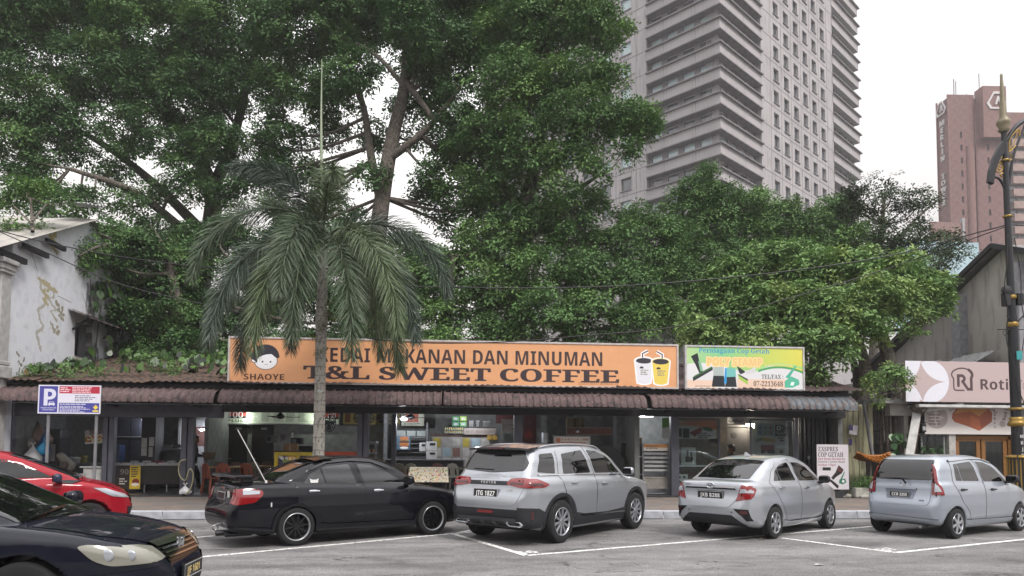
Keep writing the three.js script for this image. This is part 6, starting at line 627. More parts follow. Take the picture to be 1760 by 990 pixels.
sign('white_sign', 'white notice board with red writing behind the silver sport utility roof', 'notice board', 3.569,1.511,1.123,0.895, -21.7, (g, W, H) => { g.fillStyle = '#c9bfb6'; g.fillRect(0, 0, W, H); g.fillStyle = '#b5725c'; g.fillRect(W * 0.06, H * 0.06, W * 0.12, H * 0.16); for (let i = 0; i < 7; i++) han(g, W * (0.2 + i * 0.085), H * 0.07, H * 0.075, '#7a4a48', i); txt(g, '8000', W * 0.8, H * 0.14, H * 0.09, '#7a4a48'); greek(g, W * 0.2, H * 0.2, W * 0.7, 2, H * 0.06, '#9a5a52', 5); }, { d: 0.03, res: 300, frame: M.lgrey, frameW: 0.03 });
{ const t = thing('folded_table', 'black round folding table top stood on edge beside the pale pillar', 'table', [4.537, F0 + 0.78, -21.9], -0.35); obj('tabletop', cyl(0.72, 0.72, 0.035, 0, 0, 0, 48).rotateX(Math.PI / 2), grain('#15161b', 0.5), t); obj('edge_band', new THREE.TorusGeometry(0.72, 0.02, 8, 48), M.black, t); obj('folded_legs', [bar([-0.4, -0.4, -0.05], [0.4, 0.4, -0.05], 0.03), bar([-0.4, 0.4, -0.05], [0.4, -0.4, -0.05], 0.03)], M.steel, t); }
// stamp shop -----------------------------------------------------
{ const t = thing('magazine_rack', 'dark rack with magazines and goods beside the steel display cabinet', 'rack', [5.646, F0, -22.2]); for (const y of [0.3, 0.72, 1.12, 1.5]) obj('shelf', box(0.75, 0.025, 0.4, 0, y, 0), M.dark, t); for (const x of [-0.37, 0.37]) obj('upright', box(0.03, 1.55, 0.4, x, 0.78, 0), M.dark, t); const cs = ['#7a736a', '#8f8a80', '#6a4a42', '#a39c90', '#5a5650']; for (let i = 0; i < 9; i++) { const m = obj('magazine', box(0.06, 0.3, 0.22, -0.3 + i * 0.075, 1.285, 0.05), grain(cs[i % 5], 0.7), t); m.rotation.z = 0.0; } for (let i = 0; i < 5; i++) obj('packet', rbox(0.12, 0.26, 0.2, -0.28 + i * 0.14, 0.865, 0.05, 0.015), grain(['#6a3a2a', '#8a6a3a', '#a8a090', '#5a4a3a', '#7a4a30'][i], 0.6), t); const b = thing('cream_parcel', 'cream parcel on top of the magazine rack', 'parcel', [5.686, F0 + 1.52, -22.2]); obj('body', rbox(0.36, 0.22, 0.28, 0, 0.11, 0, 0.02), grain('#a89c72', 0.7), b); obj('tape', box(0.05, 0.224, 0.284, 0.04, 0.111, 0), grain('#c8c0a0', 0.5), b); }
{ const w = 0.78, t = thing('display_cabinet', 'steel stamp display cabinet with open trays beside the shop post', 'cabinet', [6.03, F0, -21.3]); obj('body', [box(0.03, 1.5, 0.4, -w / 2, 0.78, 0), box(0.03, 1.5, 0.4, w / 2, 0.78, 0), box(w, 0.03, 0.4, 0, 1.53, 0), box(w, 0.03, 0.4, 0, 0.04, 0), box(w, 1.5, 0.02, 0, 0.78, -0.19)], M.steel, t); for (let i = 0; i < 5; i++) { const q = obj('tray', [box(w - 0.06, 0.07, 0.02, 0, 1.24 - i * 0.125, 0.2), box(w - 0.06, 0.015, 0.38, 0, 1.21 - i * 0.125, 0)], M.lgrey, t); obj('goods', [...Array(6)].map((_, k) => rbox(0.08, 0.05, 0.08, -0.28 + k * 0.11, 1.24 - i * 0.125, 0.05, 0.01)), M.grey, q); } obj('header', board(w - 0.04, 0.2, 0.02, 0, 1.42, 0.19), printMat(256, 70, (g, W, H) => { g.fillStyle = '#c48a4a'; g.fillRect(0, 0, W, H); g.fillStyle = '#d8d2c8'; g.fillRect(0, H * 0.5, W, H); greek(g, W * 0.1, H * 0.2, W * 0.6, 3, H * 0.2, '#6a4a3a', 4); }), t); obj('lower_panel', [box(w - 0.04, 0.36, 0.02, 0, 0.36, 0.19), box(w - 0.1, 0.02, 0.03, 0, 0.5, 0.2)], grain('#a8a49c', 0.4, 0.4), t); obj('handle', tube([[-w / 2 - 0.02, 0.6, 0.1], [-w / 2 - 0.12, 0.65, 0.1], [-w / 2 - 0.12, 1.1, 0.1], [-w / 2 - 0.02, 1.15, 0.1]], 0.014, 6), M.chrome, t); }
{ const t = thing('shop_window', 'glass front of the stamp shop between dark posts', 'window', [0, 0, 0]); for (const [a, b] of [[6.595, 7.945], [8.925, 10.279]]) { const w = b - a, c = (a + b) / 2; obj('frame', [box(w, 0.05, 0.05, c, F0 + 0.03, -20.95), box(w, 0.05, 0.05, c, 2.5, -20.95), box(0.05, 2.3, 0.05, a, 1.35, -20.95), box(0.05, 2.3, 0.05, b, 1.35, -20.95)], M.post, t); obj('pane', box(w - 0.05, 2.24, 0.01, c, 1.36, -20.95), M.pane, t); } obj('post', box(0.1, 2.6, 0.12, 10.371, 1.5, -20.98), M.post, t); }
sign('stamp_banner', 'green and orange stamp banner hung inside the glass front', 'banner', 7.271,2.233,1.732,0.637, -21.7, (g, W, H) => { const q = g.createLinearGradient(0, 0, W, 0); q.addColorStop(0, '#4a8a3c'); q.addColorStop(0.5, '#b86a2c'); q.addColorStop(1, '#b8602a'); g.fillStyle = q; g.fillRect(0, 0, W, H); g.fillStyle = '#b8b8b6'; g.beginPath(); g.moveTo(0, H); g.lineTo(0, H * 0.5); g.quadraticCurveTo(W * 0.4, H * 0.2, W, H * 0.55); g.lineTo(W, H); g.fill(); fit(g, 'POLY STAMP', W * 0.22, W * 0.64, H * 0.36, H * 0.2, '#a01f24'); fit(g, 'Perniagaan Cop Getah', W * 0.3, W * 0.7, H * 0.15, H * 0.12, '#2c4a2c'); g.fillStyle = '#1a1c20'; g.fillRect(W * 0.24, H * 0.5, W * 0.12, H * 0.42); g.fillRect(W * 0.38, H * 0.5, W * 0.12, H * 0.46); g.fillStyle = '#7a1f2c'; g.beginPath(); g.moveTo(W * 0.5, H * 0.7); g.lineTo(W * 0.72, H * 0.42); g.lineTo(W * 0.74, H * 0.6); g.lineTo(W * 0.6, H * 0.9); g.fill(); g.fillStyle = '#245a34'; g.beginPath(); g.ellipse(W * 0.84, H * 0.52, W * 0.1, H * 0.1, 0.2, 0, 7); g.fill(); greek(g, W * 0.66, H * 0.7, W * 0.26, 3, H * 0.1, '#3a3a3a', 3); }, { d: 0.02, res: 300 });
{ const t = thing('frosted_screen', 'pale frosted screen with beige flower shapes behind the stamp banner', 'screen', [7.965, F0, -22.6]); obj('panel', box(1.75, 2.9, 0.04, 0, 1.45, 0), grain('#8f8a80', 0.7), t); obj('header', box(1.75, 0.3, 0.05, 0, 2.58, 0.02), grain('#a9bdb2', 0.6), t); for (const [x, y, r] of [[0.2, 1.72, 0.2], [0.55, 1.8, 0.24], [0.4, 1.6, 0.16]]) obj('flower_shape', cyl(r, r, 0.01, 0, 0, 0, 18).rotateX(Math.PI / 2).translate(x, y, 0.026), grain('#a89c88', 0.7), t); }
sign('stamp_poster', 'white poster with two black stamps inside the glass front', 'poster', 7.112,1.366,0.456,0.551, -21.3, (g, W, H) => { g.fillStyle = '#b9b9b4'; g.fillRect(0, 0, W, H); g.fillStyle = '#15171a'; for (const [x, y, s] of [[0.42, 0.45, 1], [0.68, 0.5, 0.8]]) { g.beginPath(); g.ellipse(W * x, H * (y - 0.2), W * 0.1 * s, H * 0.1 * s, 0, 0, 7); g.fill(); g.fillRect(W * (x - 0.06 * s), H * (y - 0.15), W * 0.12 * s, H * 0.25); g.fillRect(W * (x - 0.14 * s), H * (y + 0.05), W * 0.28 * s, H * 0.3 * s); } g.fillStyle = '#e8e8e4'; g.fillRect(W * 0.76, H * 0.72, W * 0.12, H * 0.2); }, { d: 0.015, res: 400 });
{ const t = thing('window_shelf', 'white display shelf behind the glass front of the stamp shop', 'shelf', [7.246, 1.072, -21.35]); obj('board', box(1.0, 0.035, 0.35, 0.05, 0, 0), M.white, t); obj('bracket', box(0.03, 0.8, 0.3, -0.4, -0.42, 0), M.grey, t); obj('bracket', box(0.03, 0.8, 0.3, 0.5, -0.42, 0), M.grey, t); obj('drawer', box(0.9, 0.12, 0.3, 0.05, -0.25, 0), M.brown, t); }
sign('flyer_sheet', 'white flyer sheet with rows of dark stamps low in the glass front', 'poster', 6.865,0.537,0.362,0.581, -21.2, (g, W, H) => { g.fillStyle = '#b4b0ac'; g.fillRect(0, 0, W, H); g.fillStyle = '#2a2628'; for (let i = 0; i < 4; i++) for (let j = 0; j < 2; j++) { g.beginPath(); g.ellipse(W * (0.3 + j * 0.4), H * (0.16 + i * 0.23), W * 0.12, H * 0.06, 0.4, 0, 7); g.fill(); } }, { d: 0.01, res: 400 });
{ const t = thing('office_door', 'dark grey door with a round black plate inside the stamp shop', 'door', [9.237, F0, -22.9]); obj('leaf', rbox(0.86, 2.1, 0.05, 0, 1.05, 0, 0.01), grain('#4a494a', 0.6), t); obj('frame', [box(0.07, 2.2, 0.1, -0.47, 1.1, 0), box(0.07, 2.2, 0.1, 0.47, 1.1, 0), box(1.0, 0.07, 0.1, 0, 2.16, 0)], grain('#6f6c6a', 0.6), t); obj('plate', cyl(0.1, 0.1, 0.012, 0, 0, 0, 22).rotateX(Math.PI / 2).translate(-0.05, 1.85, 0.03), M.black, t); obj('handle', rbox(0.03, 0.12, 0.04, 0.36, 1.05, 0.04, 0.01), M.steel, t); obj('notice', cyl(0.07, 0.07, 0.006, 0, 0, 0, 20).rotateX(Math.PI / 2).translate(-0.28, 1.4, 0.03), M.grey, t); }
{ const t = thing('tube_lamp', 'short lit white lamp on the wall beside the dark grey door', 'lamp', [9.615,2.381,-22.6]); obj('holder', box(0.3, 0.05, 0.05, 0, 0.03, 0), M.white, t); const e = new THREE.MeshStandardMaterial({ color: '#ffffff', emissive: new THREE.Color('#fff6e0'), emissiveIntensity: 2.2 }); obj('lamp_tube', rbox(0.26, 0.035, 0.035, 0, -0.01, 0.02, 0.015), e, t); obj('lamp_bulb', rbox(0.05, 0.07, 0.04, 0.12, -0.05, 0.02, 0.015), e, t); const l = new THREE.PointLight(new THREE.Color('#fff0d8'), 2.2, 0, 2); l.position.set(0, -0.05, 0.12); l.castShadow = true; t.add(l); }
sign('wall_poster', 'white poster with sketches above the dark grey door', 'poster', 9.267,2.588,0.635,0.289, -22.85, (g, W, H) => { g.fillStyle = '#9a9a9c'; g.fillRect(0, 0, W, H); g.fillStyle = '#3a3a40'; for (let i = 0; i < 9; i++) { g.beginPath(); g.ellipse(W * (0.1 + i * 0.09), H * (0.62 + rnd() * 0.2), W * 0.04, H * 0.12, 0, 0, 7); g.fill(); } }, { d: 0.015, res: 300 });
sign('stamp_poster', 'bluish poster with small stamps on the right hand pane', 'poster', 9.494,2.203,0.554,0.376, -21.15, (g, W, H) => { g.fillStyle = '#6a7078'; g.fillRect(0, 0, W, H); for (let i = 0; i < 6; i++) { g.fillStyle = ['#33485a', '#4a6a3c', '#7a3a34'][i % 3]; g.fillRect(W * (0.12 + (i % 3) * 0.3), H * (0.2 + Math.floor(i / 3) * 0.4), W * 0.12, H * 0.26); } }, { d: 0.01, res: 300 });
sign('black_poster', 'black poster with a white ring emblem on the right hand pane', 'poster', 9.96,2.179,0.388,0.358, -21.1, (g, W, H) => { g.fillStyle = '#1c1c1e'; g.fillRect(0, 0, W, H); g.strokeStyle = '#c8c8c4'; g.lineWidth = W * 0.07; g.beginPath(); g.arc(W * 0.3, H * 0.3, W * 0.14, 0, 7); g.stroke(); g.fillStyle = '#a8a8a4'; g.fillRect(W * 0.5, H * 0.24, W * 0.14, H * 0.08); for (let i = 0; i < 5; i++) g.fillRect(W * (0.14 + i * 0.15), H * (0.6 + (i % 2) * 0.1), W * 0.06, H * 0.18); }, { d: 0.01, res: 300 });
sign('product_poster', 'large white product poster low on the right hand pane', 'poster', 9.599,1.712,1.121,0.569, -21.05, (g, W, H) => { g.fillStyle = '#8c8a88'; g.fillRect(0, 0, W, H); g.fillStyle = '#8a6a34'; g.save(); g.translate(W * 0.44, H * 0.2); g.rotate(0.12); g.fillRect(-W * 0.18, -H * 0.09, W * 0.36, H * 0.18); g.restore(); g.fillStyle = '#55604c'; g.save(); g.translate(W * 0.18, H * 0.18); g.rotate(-0.25); g.fillRect(-W * 0.1, -H * 0.07, W * 0.2, H * 0.15); g.restore(); g.fillStyle = '#26262a'; g.fillRect(W * 0.7, H * 0.06, W * 0.16, H * 0.08); g.fillRect(W * 0.76, H * 0.18, W * 0.12, H * 0.09); g.fillStyle = '#6a3038'; g.fillRect(W * 0.22, H * 0.46, W * 0.38, H * 0.36); g.fillStyle = '#1f1c20'; for (const x of [0.28, 0.46, 0.56, 0.8]) { g.beginPath(); g.ellipse(W * x, H * 0.82, W * 0.06, H * 0.1, 0, 0, 7); g.fill(); } g.fillStyle = '#a8a2a8'; for (let i = 0; i < 4; i++) { g.beginPath(); g.arc(W * (0.68 + i * 0.08), H * 0.55, W * 0.04, 0, 7); g.fill(); } }, { d: 0.01, res: 260 });
{ const t = thing('folding_gate', 'dark folding steel gate and door at the right end of the stamp shop', 'gate', [0, 0, 0]); for (let i = 0; i < 13; i++) { const x = lerp(10.588, 11.41, i / 12); obj('bar', box(0.035, 2.6, 0.05, x, 1.5, -21.2 - (i % 2) * 0.04), grain('#24242a', 0.5), t); } for (const y of [0.4, 1.2, 2.1, 2.6]) obj('rail', box(0.85, 0.04, 0.03, 10.999, y, -21.23), M.dark, t); obj('door', box(1.0, 2.8, 0.05, 11.154, 1.55, -21.5), grain('#1c1c22', 0.6), t); obj('handle', rbox(0.06, 0.1, 0.05, 10.849, 1.35, -21.14, 0.01), M.steel, t); }
sign('express_board', 'white standing board with large black lettering and a printed stamp', 'sign', 11.255,1.088,0.979,1.338, -20.5, (g, W, H) => {
  g.fillStyle = '#c4bfc4'; g.fillRect(0, 0, W, H); fit(g, 'EXSPRES', W * 0.04, W * 0.68, H * 0.15, H * 0.14, '#241f24', 'bold', 'serif'); fit(g, 'COP GETAH', W * 0.03, W * 0.84, H * 0.275, H * 0.14, '#241f24', 'bold', 'serif'); fit(g, 'Kad Nama Berwarna', W * 0.03, W * 0.88, H * 0.345, H * 0.065, '#8a4a5a'); fit(g, 'Invoice / Letter Head', W * 0.03, W * 0.88, H * 0.41, H * 0.065, '#6a5a62'); fit(g, 'Sticker / Flyer', W * 0.03, W * 0.6, H * 0.48, H * 0.065, '#8a4a5a'); g.fillStyle = '#1c1a1e'; g.fillRect(W * 0.17, H * 0.51, W * 0.26, H * 0.07); g.strokeStyle = '#55505a'; g.lineWidth = 2; g.beginPath(); g.arc(W * 0.1, H * 0.545, W * 0.04, 0, 7); g.stroke();
  const p = (pts, c) => { g.fillStyle = c; g.beginPath(); pts.forEach(([a, b], i) => (i ? g.lineTo(W * a, H * b) : g.moveTo(W * a, H * b))); g.fill(); }; p([[0.68, 0.46], [0.84, 0.56], [0.78, 0.64], [0.6, 0.72], [0.5, 0.79], [0.44, 0.74], [0.58, 0.62]], '#1d1618'); p([[0.68, 0.5], [0.8, 0.58], [0.74, 0.62], [0.64, 0.58]], '#5a2a28'); p([[0.34, 0.78], [0.44, 0.78], [0.68, 0.92], [0.64, 0.99]], '#17161a'); p([[0.7, 0.78], [0.88, 0.76], [0.92, 0.84], [0.8, 0.89], [0.68, 0.86]], '#2a6a52'); p([[0.72, 0.78], [0.86, 0.6], [0.88, 0.61], [0.78, 0.78]], '#2a6a52'); g.fillStyle = '#d8d8d4'; g.beginPath(); g.arc(W * 0.82, H * 0.82, W * 0.04, 0, 7); g.fill(); }, { d: 0.04, res: 400 });
{ const t = thing('board_stand', 'dark block stand under the white lettered board', 'stand', [11.268, FL, -20.55]); obj('foot', box(0.8, 0.2, 0.3, 0, 0.1, -0.05), M.dark, t); obj('prop', bar([0, 0.15, -0.2], [0, 1.0, -0.05], 0.05), M.dark, t); }
{ const t = thing('torn_flyer', 'torn purple and white flyer on the zinc fence', 'flyer', [12.589,2.251,-21.66]); obj('sheet', grid(8, 6, (u, v) => [(u - 0.5) * 0.28, (v - 0.5) * 0.3 - u * 0.03, 0.02 + Math.sin(u * 5 + v * 3) * 0.03 * u]), printMat(128, 128, (g, W, H) => { g.fillStyle = '#cfcdd6'; g.fillRect(0, 0, W, H); g.fillStyle = '#4a4070'; g.fillRect(0, 0, W * 0.5, H * 0.7); g.fillStyle = '#e4e2e6'; g.fillRect(W * 0.05, H * 0.6, W * 0.4, H * 0.1); }, { side: THREE.DoubleSide }), t).geometry.userData.uv = true; const s = thing('torn_flyer', 'small purple scrap of flyer below the larger torn one', 'flyer', [12.484,1.843,-21.66]); obj('sheet', grid(5, 5, (u, v) => [(u - 0.5) * 0.1, (v - 0.5) * 0.2, 0.02 + u * v * 0.03]), grain('#5a5090', 0.8), s); }
{ const t = thing('planter', 'chipped white concrete planter with low green leaves beside the zinc fence', 'planter', [12.334, FL, -20.6]); obj('trough', [rbox(0.82, 0.3, 0.34, 0, 0.15, 0, 0.03), rbox(0.4, 0.08, 0.3, -0.1, 0.04, 0.12, 0.03)], grain('#c9c7bd', 0.95, 0, 2), t); foliage(t, 'leaves', [[-0.25, 0.42, 0, 0.2], [0, 0.46, 0, 0.22], [0.28, 0.44, 0.02, 0.2], [-0.05, 0.38, 0.14, 0.14], [0.2, 0.34, 0.16, 0.12]], { ...MID, dens: 900, gap: 0.2, size: 0.32, young: 0.5 }); for (const [x, s, l] of [[-0.62, 0.09, 'pale rubble lump left of the white planter'], [-0.75, 0.06, 'small pale rubble lump nearest the white lettered board']]) { const r = thing('rubble', l, 'rubble', [12.334 + x, FL + s * 0.5, -20.5]); const g = new THREE.IcosahedronGeometry(s, 2); const p = g.attributes.position; for (let i = 0; i < p.count; i++) { const k = 1 + (vn3(p.getX(i) * 14, p.getY(i) * 14, p.getZ(i) * 14 + x, 2) - 0.5) * 0.6; p.setXYZ(i, p.getX(i) * k * 1.4, p.getY(i) * k * 0.8, p.getZ(i) * k); } g.computeVertexNormals(); obj('lump', g, grain('#aaa79c', 0.95), r); } }
{ const om = grain('#b8722a', 0.55, 0, 3), t = thing('street_shrine', 'small orange tiled street shrine behind the planter', 'shrine', [12.935, FL, -21.1]); obj('body', [box(0.6, 0.6, 0.5, 0.05, 0.3, 0), box(0.05, 0.5, 0.05, -0.25, 0.85, 0.2), box(0.5, 0.5, 0.05, 0.1, 0.85, -0.2)], grain('#55504a', 0.8), t); obj('altar_back', box(0.3, 0.42, 0.05, 0.2, 0.75, 0.1), om, t); obj('roof', [grid(20, 6, (u, v) => [(u - 0.5) * 1.0, 1.22 - v * 0.16 + Math.abs(u - 0.5) ** 2 * 0.5 - Math.abs(Math.sin(u * 30)) * 0.02, -0.05 + v * 0.42]), grid(20, 6, (u, v) => [(u - 0.5) * 1.0, 1.22 - v * 0.16 + Math.abs(u - 0.5) ** 2 * 0.5, -0.05 - v * 0.3])], om, t); for (let i = 0; i < 9; i++) obj('tile_roll', limb([[-0.42 + i * 0.105, 1.235 + (Math.abs(i - 4) / 9) ** 2 * 0.5, -0.05, 0.028], [-0.43 + i * 0.107, 1.14 + (Math.abs(i - 4) / 9) ** 2 * 0.5, 0.18, 0.028], [-0.44 + i * 0.11, 1.07 + (Math.abs(i - 4) / 9) ** 2 * 0.5, 0.37, 0.03]], 8), om, t); obj('ridge', limb([[-0.56, 1.36, -0.05, 0.035], [-0.3, 1.26, -0.05, 0.045], [0, 1.24, -0.05, 0.045], [0.3, 1.26, -0.05, 0.045], [0.56, 1.36, -0.05, 0.035]], 8), om, t); obj('ring', new THREE.TorusGeometry(0.1, 0.03, 8, 20).scale(0.75, 1, 1).translate(0.1, 0.78, 0.2), grain('#8a5626', 0.6), t); }
// plants and boards between fence and bakery
const plantM = [pmat('#2f5526', { roughness: 0.35 }), pmat('#3f6a2e', { roughness: 0.35 }), pmat('#274a22', { roughness: 0.35 })];
{ const t = thing('climbing_plant', 'broad glossy leaves climbing the hanging roots beside the bakery', 'plant', [13.945, FL, -21.5]); const lf = new THREE.ShapeGeometry(poly(chaikin2([[0, 0], [0.11, 0.03], [0.14, 0.14], [0.07, 0.26], [0, 0.33], [-0.07, 0.26], [-0.14, 0.14], [-0.11, 0.03]]))); for (let i = 0; i < 46; i++) { const y = rr(0.5, 2.05), m = obj('leaf', lf, plantM[i % 3], t); m.position.set(rr(-0.3, 0.3) * (1.2 - Math.abs(y - 1.2) * 0.4), y, rr(-0.05, 0.25)); m.rotation.set(rr(-0.7, 0.1), rr(-0.8, 0.8), Math.PI + rr(-1.1, 1.1)); m.scale.setScalar(rr(0.55, 1.0)); } obj('stem', [tube([[0, 0, 0], [-0.05, 0.8, 0], [0.05, 1.5, 0], [0, 2.0, 0]], 0.02, 6), tube([[0.1, 0, 0], [0.18, 0.7, 0.05], [0.1, 1.4, 0.05]], 0.018, 6)], M.bark, t); }
{ const t = thing('strap_plant', 'strap leaved pot plant in front of the bakery window', 'plant', [14.85, FL, -21.2]); for (let i = 0; i < 60; i++) { const b = [rr(-0.35, 0.35), rr(0.9, 1.5), rr(-0.1, 0.15)], a = rr(0, 6.28), L = rr(0.35, 0.6); obj('leaf', grid(4, 1, (u, v) => [b[0] + Math.cos(a) * L * u * 0.7 + Math.sin(a) * (v - 0.5) * 0.045 * (1.1 - u), b[1] + L * (0.9 * u - 0.85 * u * u), b[2] + Math.sin(a) * L * u * 0.5 + Math.cos(a) * (v - 0.5) * 0.045 * (1.1 - u)]), plantM[i % 3], t); } obj('stem', [rod([-0.2, 0.2, 0], [-0.25, 1.3, 0], 0.025), rod([0, 0.2, 0], [0.05, 1.5, 0], 0.025), rod([0.2, 0.2, 0], [0.28, 1.2, 0], 0.025)], M.bark, t); obj('pot', lathe([[0.2, 0], [0.26, 0.35], [0.29, 0.36], [0.25, 0.36]], 18), grain('#6a5a4c', 0.9), t); obj('lattice', [-0.3, -0.1, 0.1, 0.3].map((x) => box(0.02, 1.5, 0.02, x, 1.2, -0.2)).concat([0.7, 1.2, 1.7].map((y) => box(0.8, 0.02, 0.02, 0, y, -0.2))), M.blackiron, t); }
{ const t = thing('leaning_board', 'long pale board leaning up beside the bakery window', 'board', [0, 0, 0]); const a = [14.485,2.899,-21.25], b = [13.88,1.133,-20.9]; obj('board', bar(a, b, 0.24, 0.05).translate(0, 0, 0), M.white, t); obj('batten', bar([a[0] + 0.14, a[1], a[2] - 0.05], [b[0] + 0.18, b[1], b[2] - 0.05], 0.08, 0.05), M.brown, t); const s = thing('root_stump', 'dark sawn root stump on top of the leaning board', 'stump', [14.51,2.951,-21.2]); const g = new THREE.IcosahedronGeometry(0.2, 3); const p = g.attributes.position; for (let i = 0; i < p.count; i++) { const k = 1 + (vn3(p.getX(i) * 9, p.getY(i) * 9, p.getZ(i) * 9, 2) - 0.5) * 0.8; p.setXYZ(i, p.getX(i) * k * 1.3, p.getY(i) * k, p.getZ(i) * k); } g.computeVertexNormals(); obj('wood', boxUV(g), M.bark, s); obj('twig', [tube([[0, 0.1, 0.1], [-0.1, 0.3, 0.1], [-0.25, 0.2, 0.12]], 0.02, 6), rod([0.1, 0.1, 0.1], [0.22, 0.28, 0.1], 0.02)], M.bark, s); }
{ const t = thing('wall_lantern', 'dark hanging lantern box with a pale label beside the leaning board', 'lantern', [14.678, 2.352, -21.3]); obj('body', rbox(0.14, 0.26, 0.14, 0, -0.05, 0, 0.01), M.blackiron, t); obj('cap', cyl(0.12, 0.02, 0.12, 0, 0.16, 0, 4).rotateY(0.785), M.blackiron, t); obj('plate', box(0.1, 0.12, 0.006, 0, -0.06, 0.073), M.lgrey, t); obj('hook', rod([0, 0.2, 0], [0, 0.5, 0], 0.01), M.blackiron, t); }
{ const t = thing('paper_scrap', 'white scrap of paper lying on the road', 'litter', [0, 0.008, 0]); const q = [5.064,-9.624]; t.position.set(q[0], 0.008, q[1]); obj('sheet', grid(5, 4, (u, v) => [(u - 0.5) * 0.12, Math.sin(u * 4) * 0.008 + 0.006, (v - 0.5) * 0.07]), M.white, t); const s = thing('leaf_scrap', 'brown dry leaf lying on the parking line', 'litter', [0, 0, 0]); const r = [5.574,-12.453]; s.position.set(r[0] - 0.1, 0.01, r[1] + 0.06); obj('blade', grid(5, 3, (u, v) => [(u - 0.5) * 0.14, Math.sin(u * 3.1) * 0.015, (v - 0.5) * 0.06 * Math.sin(u * 3.1)]), grain('#9a8468', 0.9), s); }
// lit ceiling lamps over the stalls
for (const [l, p, w, I] of [['pair of lit white lamps in front of the noodle banner', [-1.646,2.463,-22.6], 0.2, 2.6], ['small lit ceiling lamp over the notice stand', [0.512,2.66,-22.4], 0.22, 2.6], ['lit white tube lamp beside the inner doorway', [-8.433,2.121,-24.6], 0.34, 1.4], ['lit pale tube lamp over the magazine rack', [6.218,2.647,-22.9], 0.5, 2.6], ['lit white tube lamp over the serving counter', [-9.688,2.371,-23.2], 0.3, 1.6]]) {
  const t = thing('ceiling_lamp', l, 'lamp', p); obj('holder', [box(w + 0.06, 0.03, 0.06, 0, 0.03, 0), rod([0, 0.04, 0], [0, Math.max(0.06, 3.16 - p[1]), 0], 0.008)], M.lgrey, t); obj('lamp_tube', rbox(w, 0.035, 0.035, 0, 0, 0, 0.016), new THREE.MeshStandardMaterial({ color: '#ffffff', emissive: new THREE.Color('#f4f6ff'), emissiveIntensity: 1.6 }), t); const q = new THREE.PointLight(new THREE.Color('#f2f5ff'), I, 0, 2); q.position.set(0, -0.06, 0.06); q.castShadow = true; t.add(q);
}

// ================================================================ cars
const chaikin = (pts, n = 2, closed = true) => { for (let k = 0; k < n; k++) { const o = []; const L = pts.length; for (let i = 0; i < (closed ? L : L - 1); i++) { const a = pts[i], b = pts[(i + 1) % L]; o.push([lerp(a[0], b[0], 0.25), lerp(a[1], b[1], 0.25)], [lerp(a[0], b[0], 0.75), lerp(a[1], b[1], 0.75)]); } if (!closed) { o.unshift(pts[0]); o.push(pts[L - 1]); } pts = o; } return pts; };
function polySD(pts) {         // signed distance to a closed outline, negative inside; sampled on a grid and read back smoothly
  const n = pts.length, X = Float64Array.from(pts, (p) => p[0]), Y = Float64Array.from(pts, (p) => p[1]);
  const ex0 = (x, y) => { let d = 1e9, s = 1; for (let i = 0, j = n - 1; i < n; j = i++) { const ex = X[j] - X[i], ey = Y[j] - Y[i], wx = x - X[i], wy = y - Y[i], t = Math.min(1, Math.max(0, (wx * ex + wy * ey) / (ex * ex + ey * ey))), bx = wx - ex * t, by = wy - ey * t, q = bx * bx + by * by; if (q < d) d = q; const c1 = y >= Y[i], c2 = y < Y[j], c3 = ex * wy > ey * wx; if ((c1 && c2 && c3) || (!c1 && !c2 && !c3)) s = -s; } return s * Math.sqrt(d); };
  const H = 0.025, x0 = -3.3, y0 = -0.4, nx = 265, ny = 108, S = new Float32Array(nx * ny);
  for (let j = 0; j < ny; j++) for (let i = 0; i < nx; i++) S[j * nx + i] = ex0(x0 + i * H, y0 + j * H);
  return (x, y) => {
    const fx = Math.min(nx - 3.01, Math.max(1, (x - x0) / H)), fy = Math.min(ny - 3.01, Math.max(1, (y - y0) / H)), i = fx | 0, j = fy | 0, u = fx - i, v = fy - j, u2 = u * u, u3 = u2 * u, v2 = v * v, v3 = v2 * v;
    const a0 = -0.5 * u3 + u2 - 0.5 * u, a1 = 1.5 * u3 - 2.5 * u2 + 1, a2 = -1.5 * u3 + 2 * u2 + 0.5 * u, a3 = 0.5 * u3 - 0.5 * u2, b0 = -0.5 * v3 + v2 - 0.5 * v, b1 = 1.5 * v3 - 2.5 * v2 + 1, b2 = -1.5 * v3 + 2 * v2 + 0.5 * v, b3 = 0.5 * v3 - 0.5 * v2;
    const o = (j - 1) * nx + i - 1, p = o + nx, q = p + nx, r = q + nx;
    return b0 * (a0 * S[o] + a1 * S[o + 1] + a2 * S[o + 2] + a3 * S[o + 3]) + b1 * (a0 * S[p] + a1 * S[p + 1] + a2 * S[p + 2] + a3 * S[p + 3]) + b2 * (a0 * S[q] + a1 * S[q + 1] + a2 * S[q + 2] + a3 * S[q + 3]) + b3 * (a0 * S[r] + a1 * S[r + 1] + a2 * S[r + 2] + a3 * S[r + 3]);
  };
}
const pw = (tab) => { const f0 = (x) => { if (x <= tab[0][0]) return tab[0][1]; for (let i = 1; i < tab.length; i++) if (x <= tab[i][0]) { const a = tab[i - 1], b = tab[i]; return lerp(a[1], b[1], sm((x - a[0]) / (b[0] - a[0])) * 0.5 + (x - a[0]) / (b[0] - a[0]) * 0.5); } return tab[tab.length - 1][1]; }; const L = tab[0][0] - 0.2, N = 400, W = (tab[tab.length - 1][0] - L + 0.2) / N, A = new Float64Array(N + 2); for (let i = 0; i < N + 2; i++) { let v = 0; for (let q = -3; q <= 3; q++) v += f0(L + (i + q * 2) * W); A[i] = v / 7; } return (x) => { const t = Math.min(N, Math.max(0, (x - L) / W)), i = t | 0; return A[i] + (A[i + 1] - A[i]) * (t - i); }; };
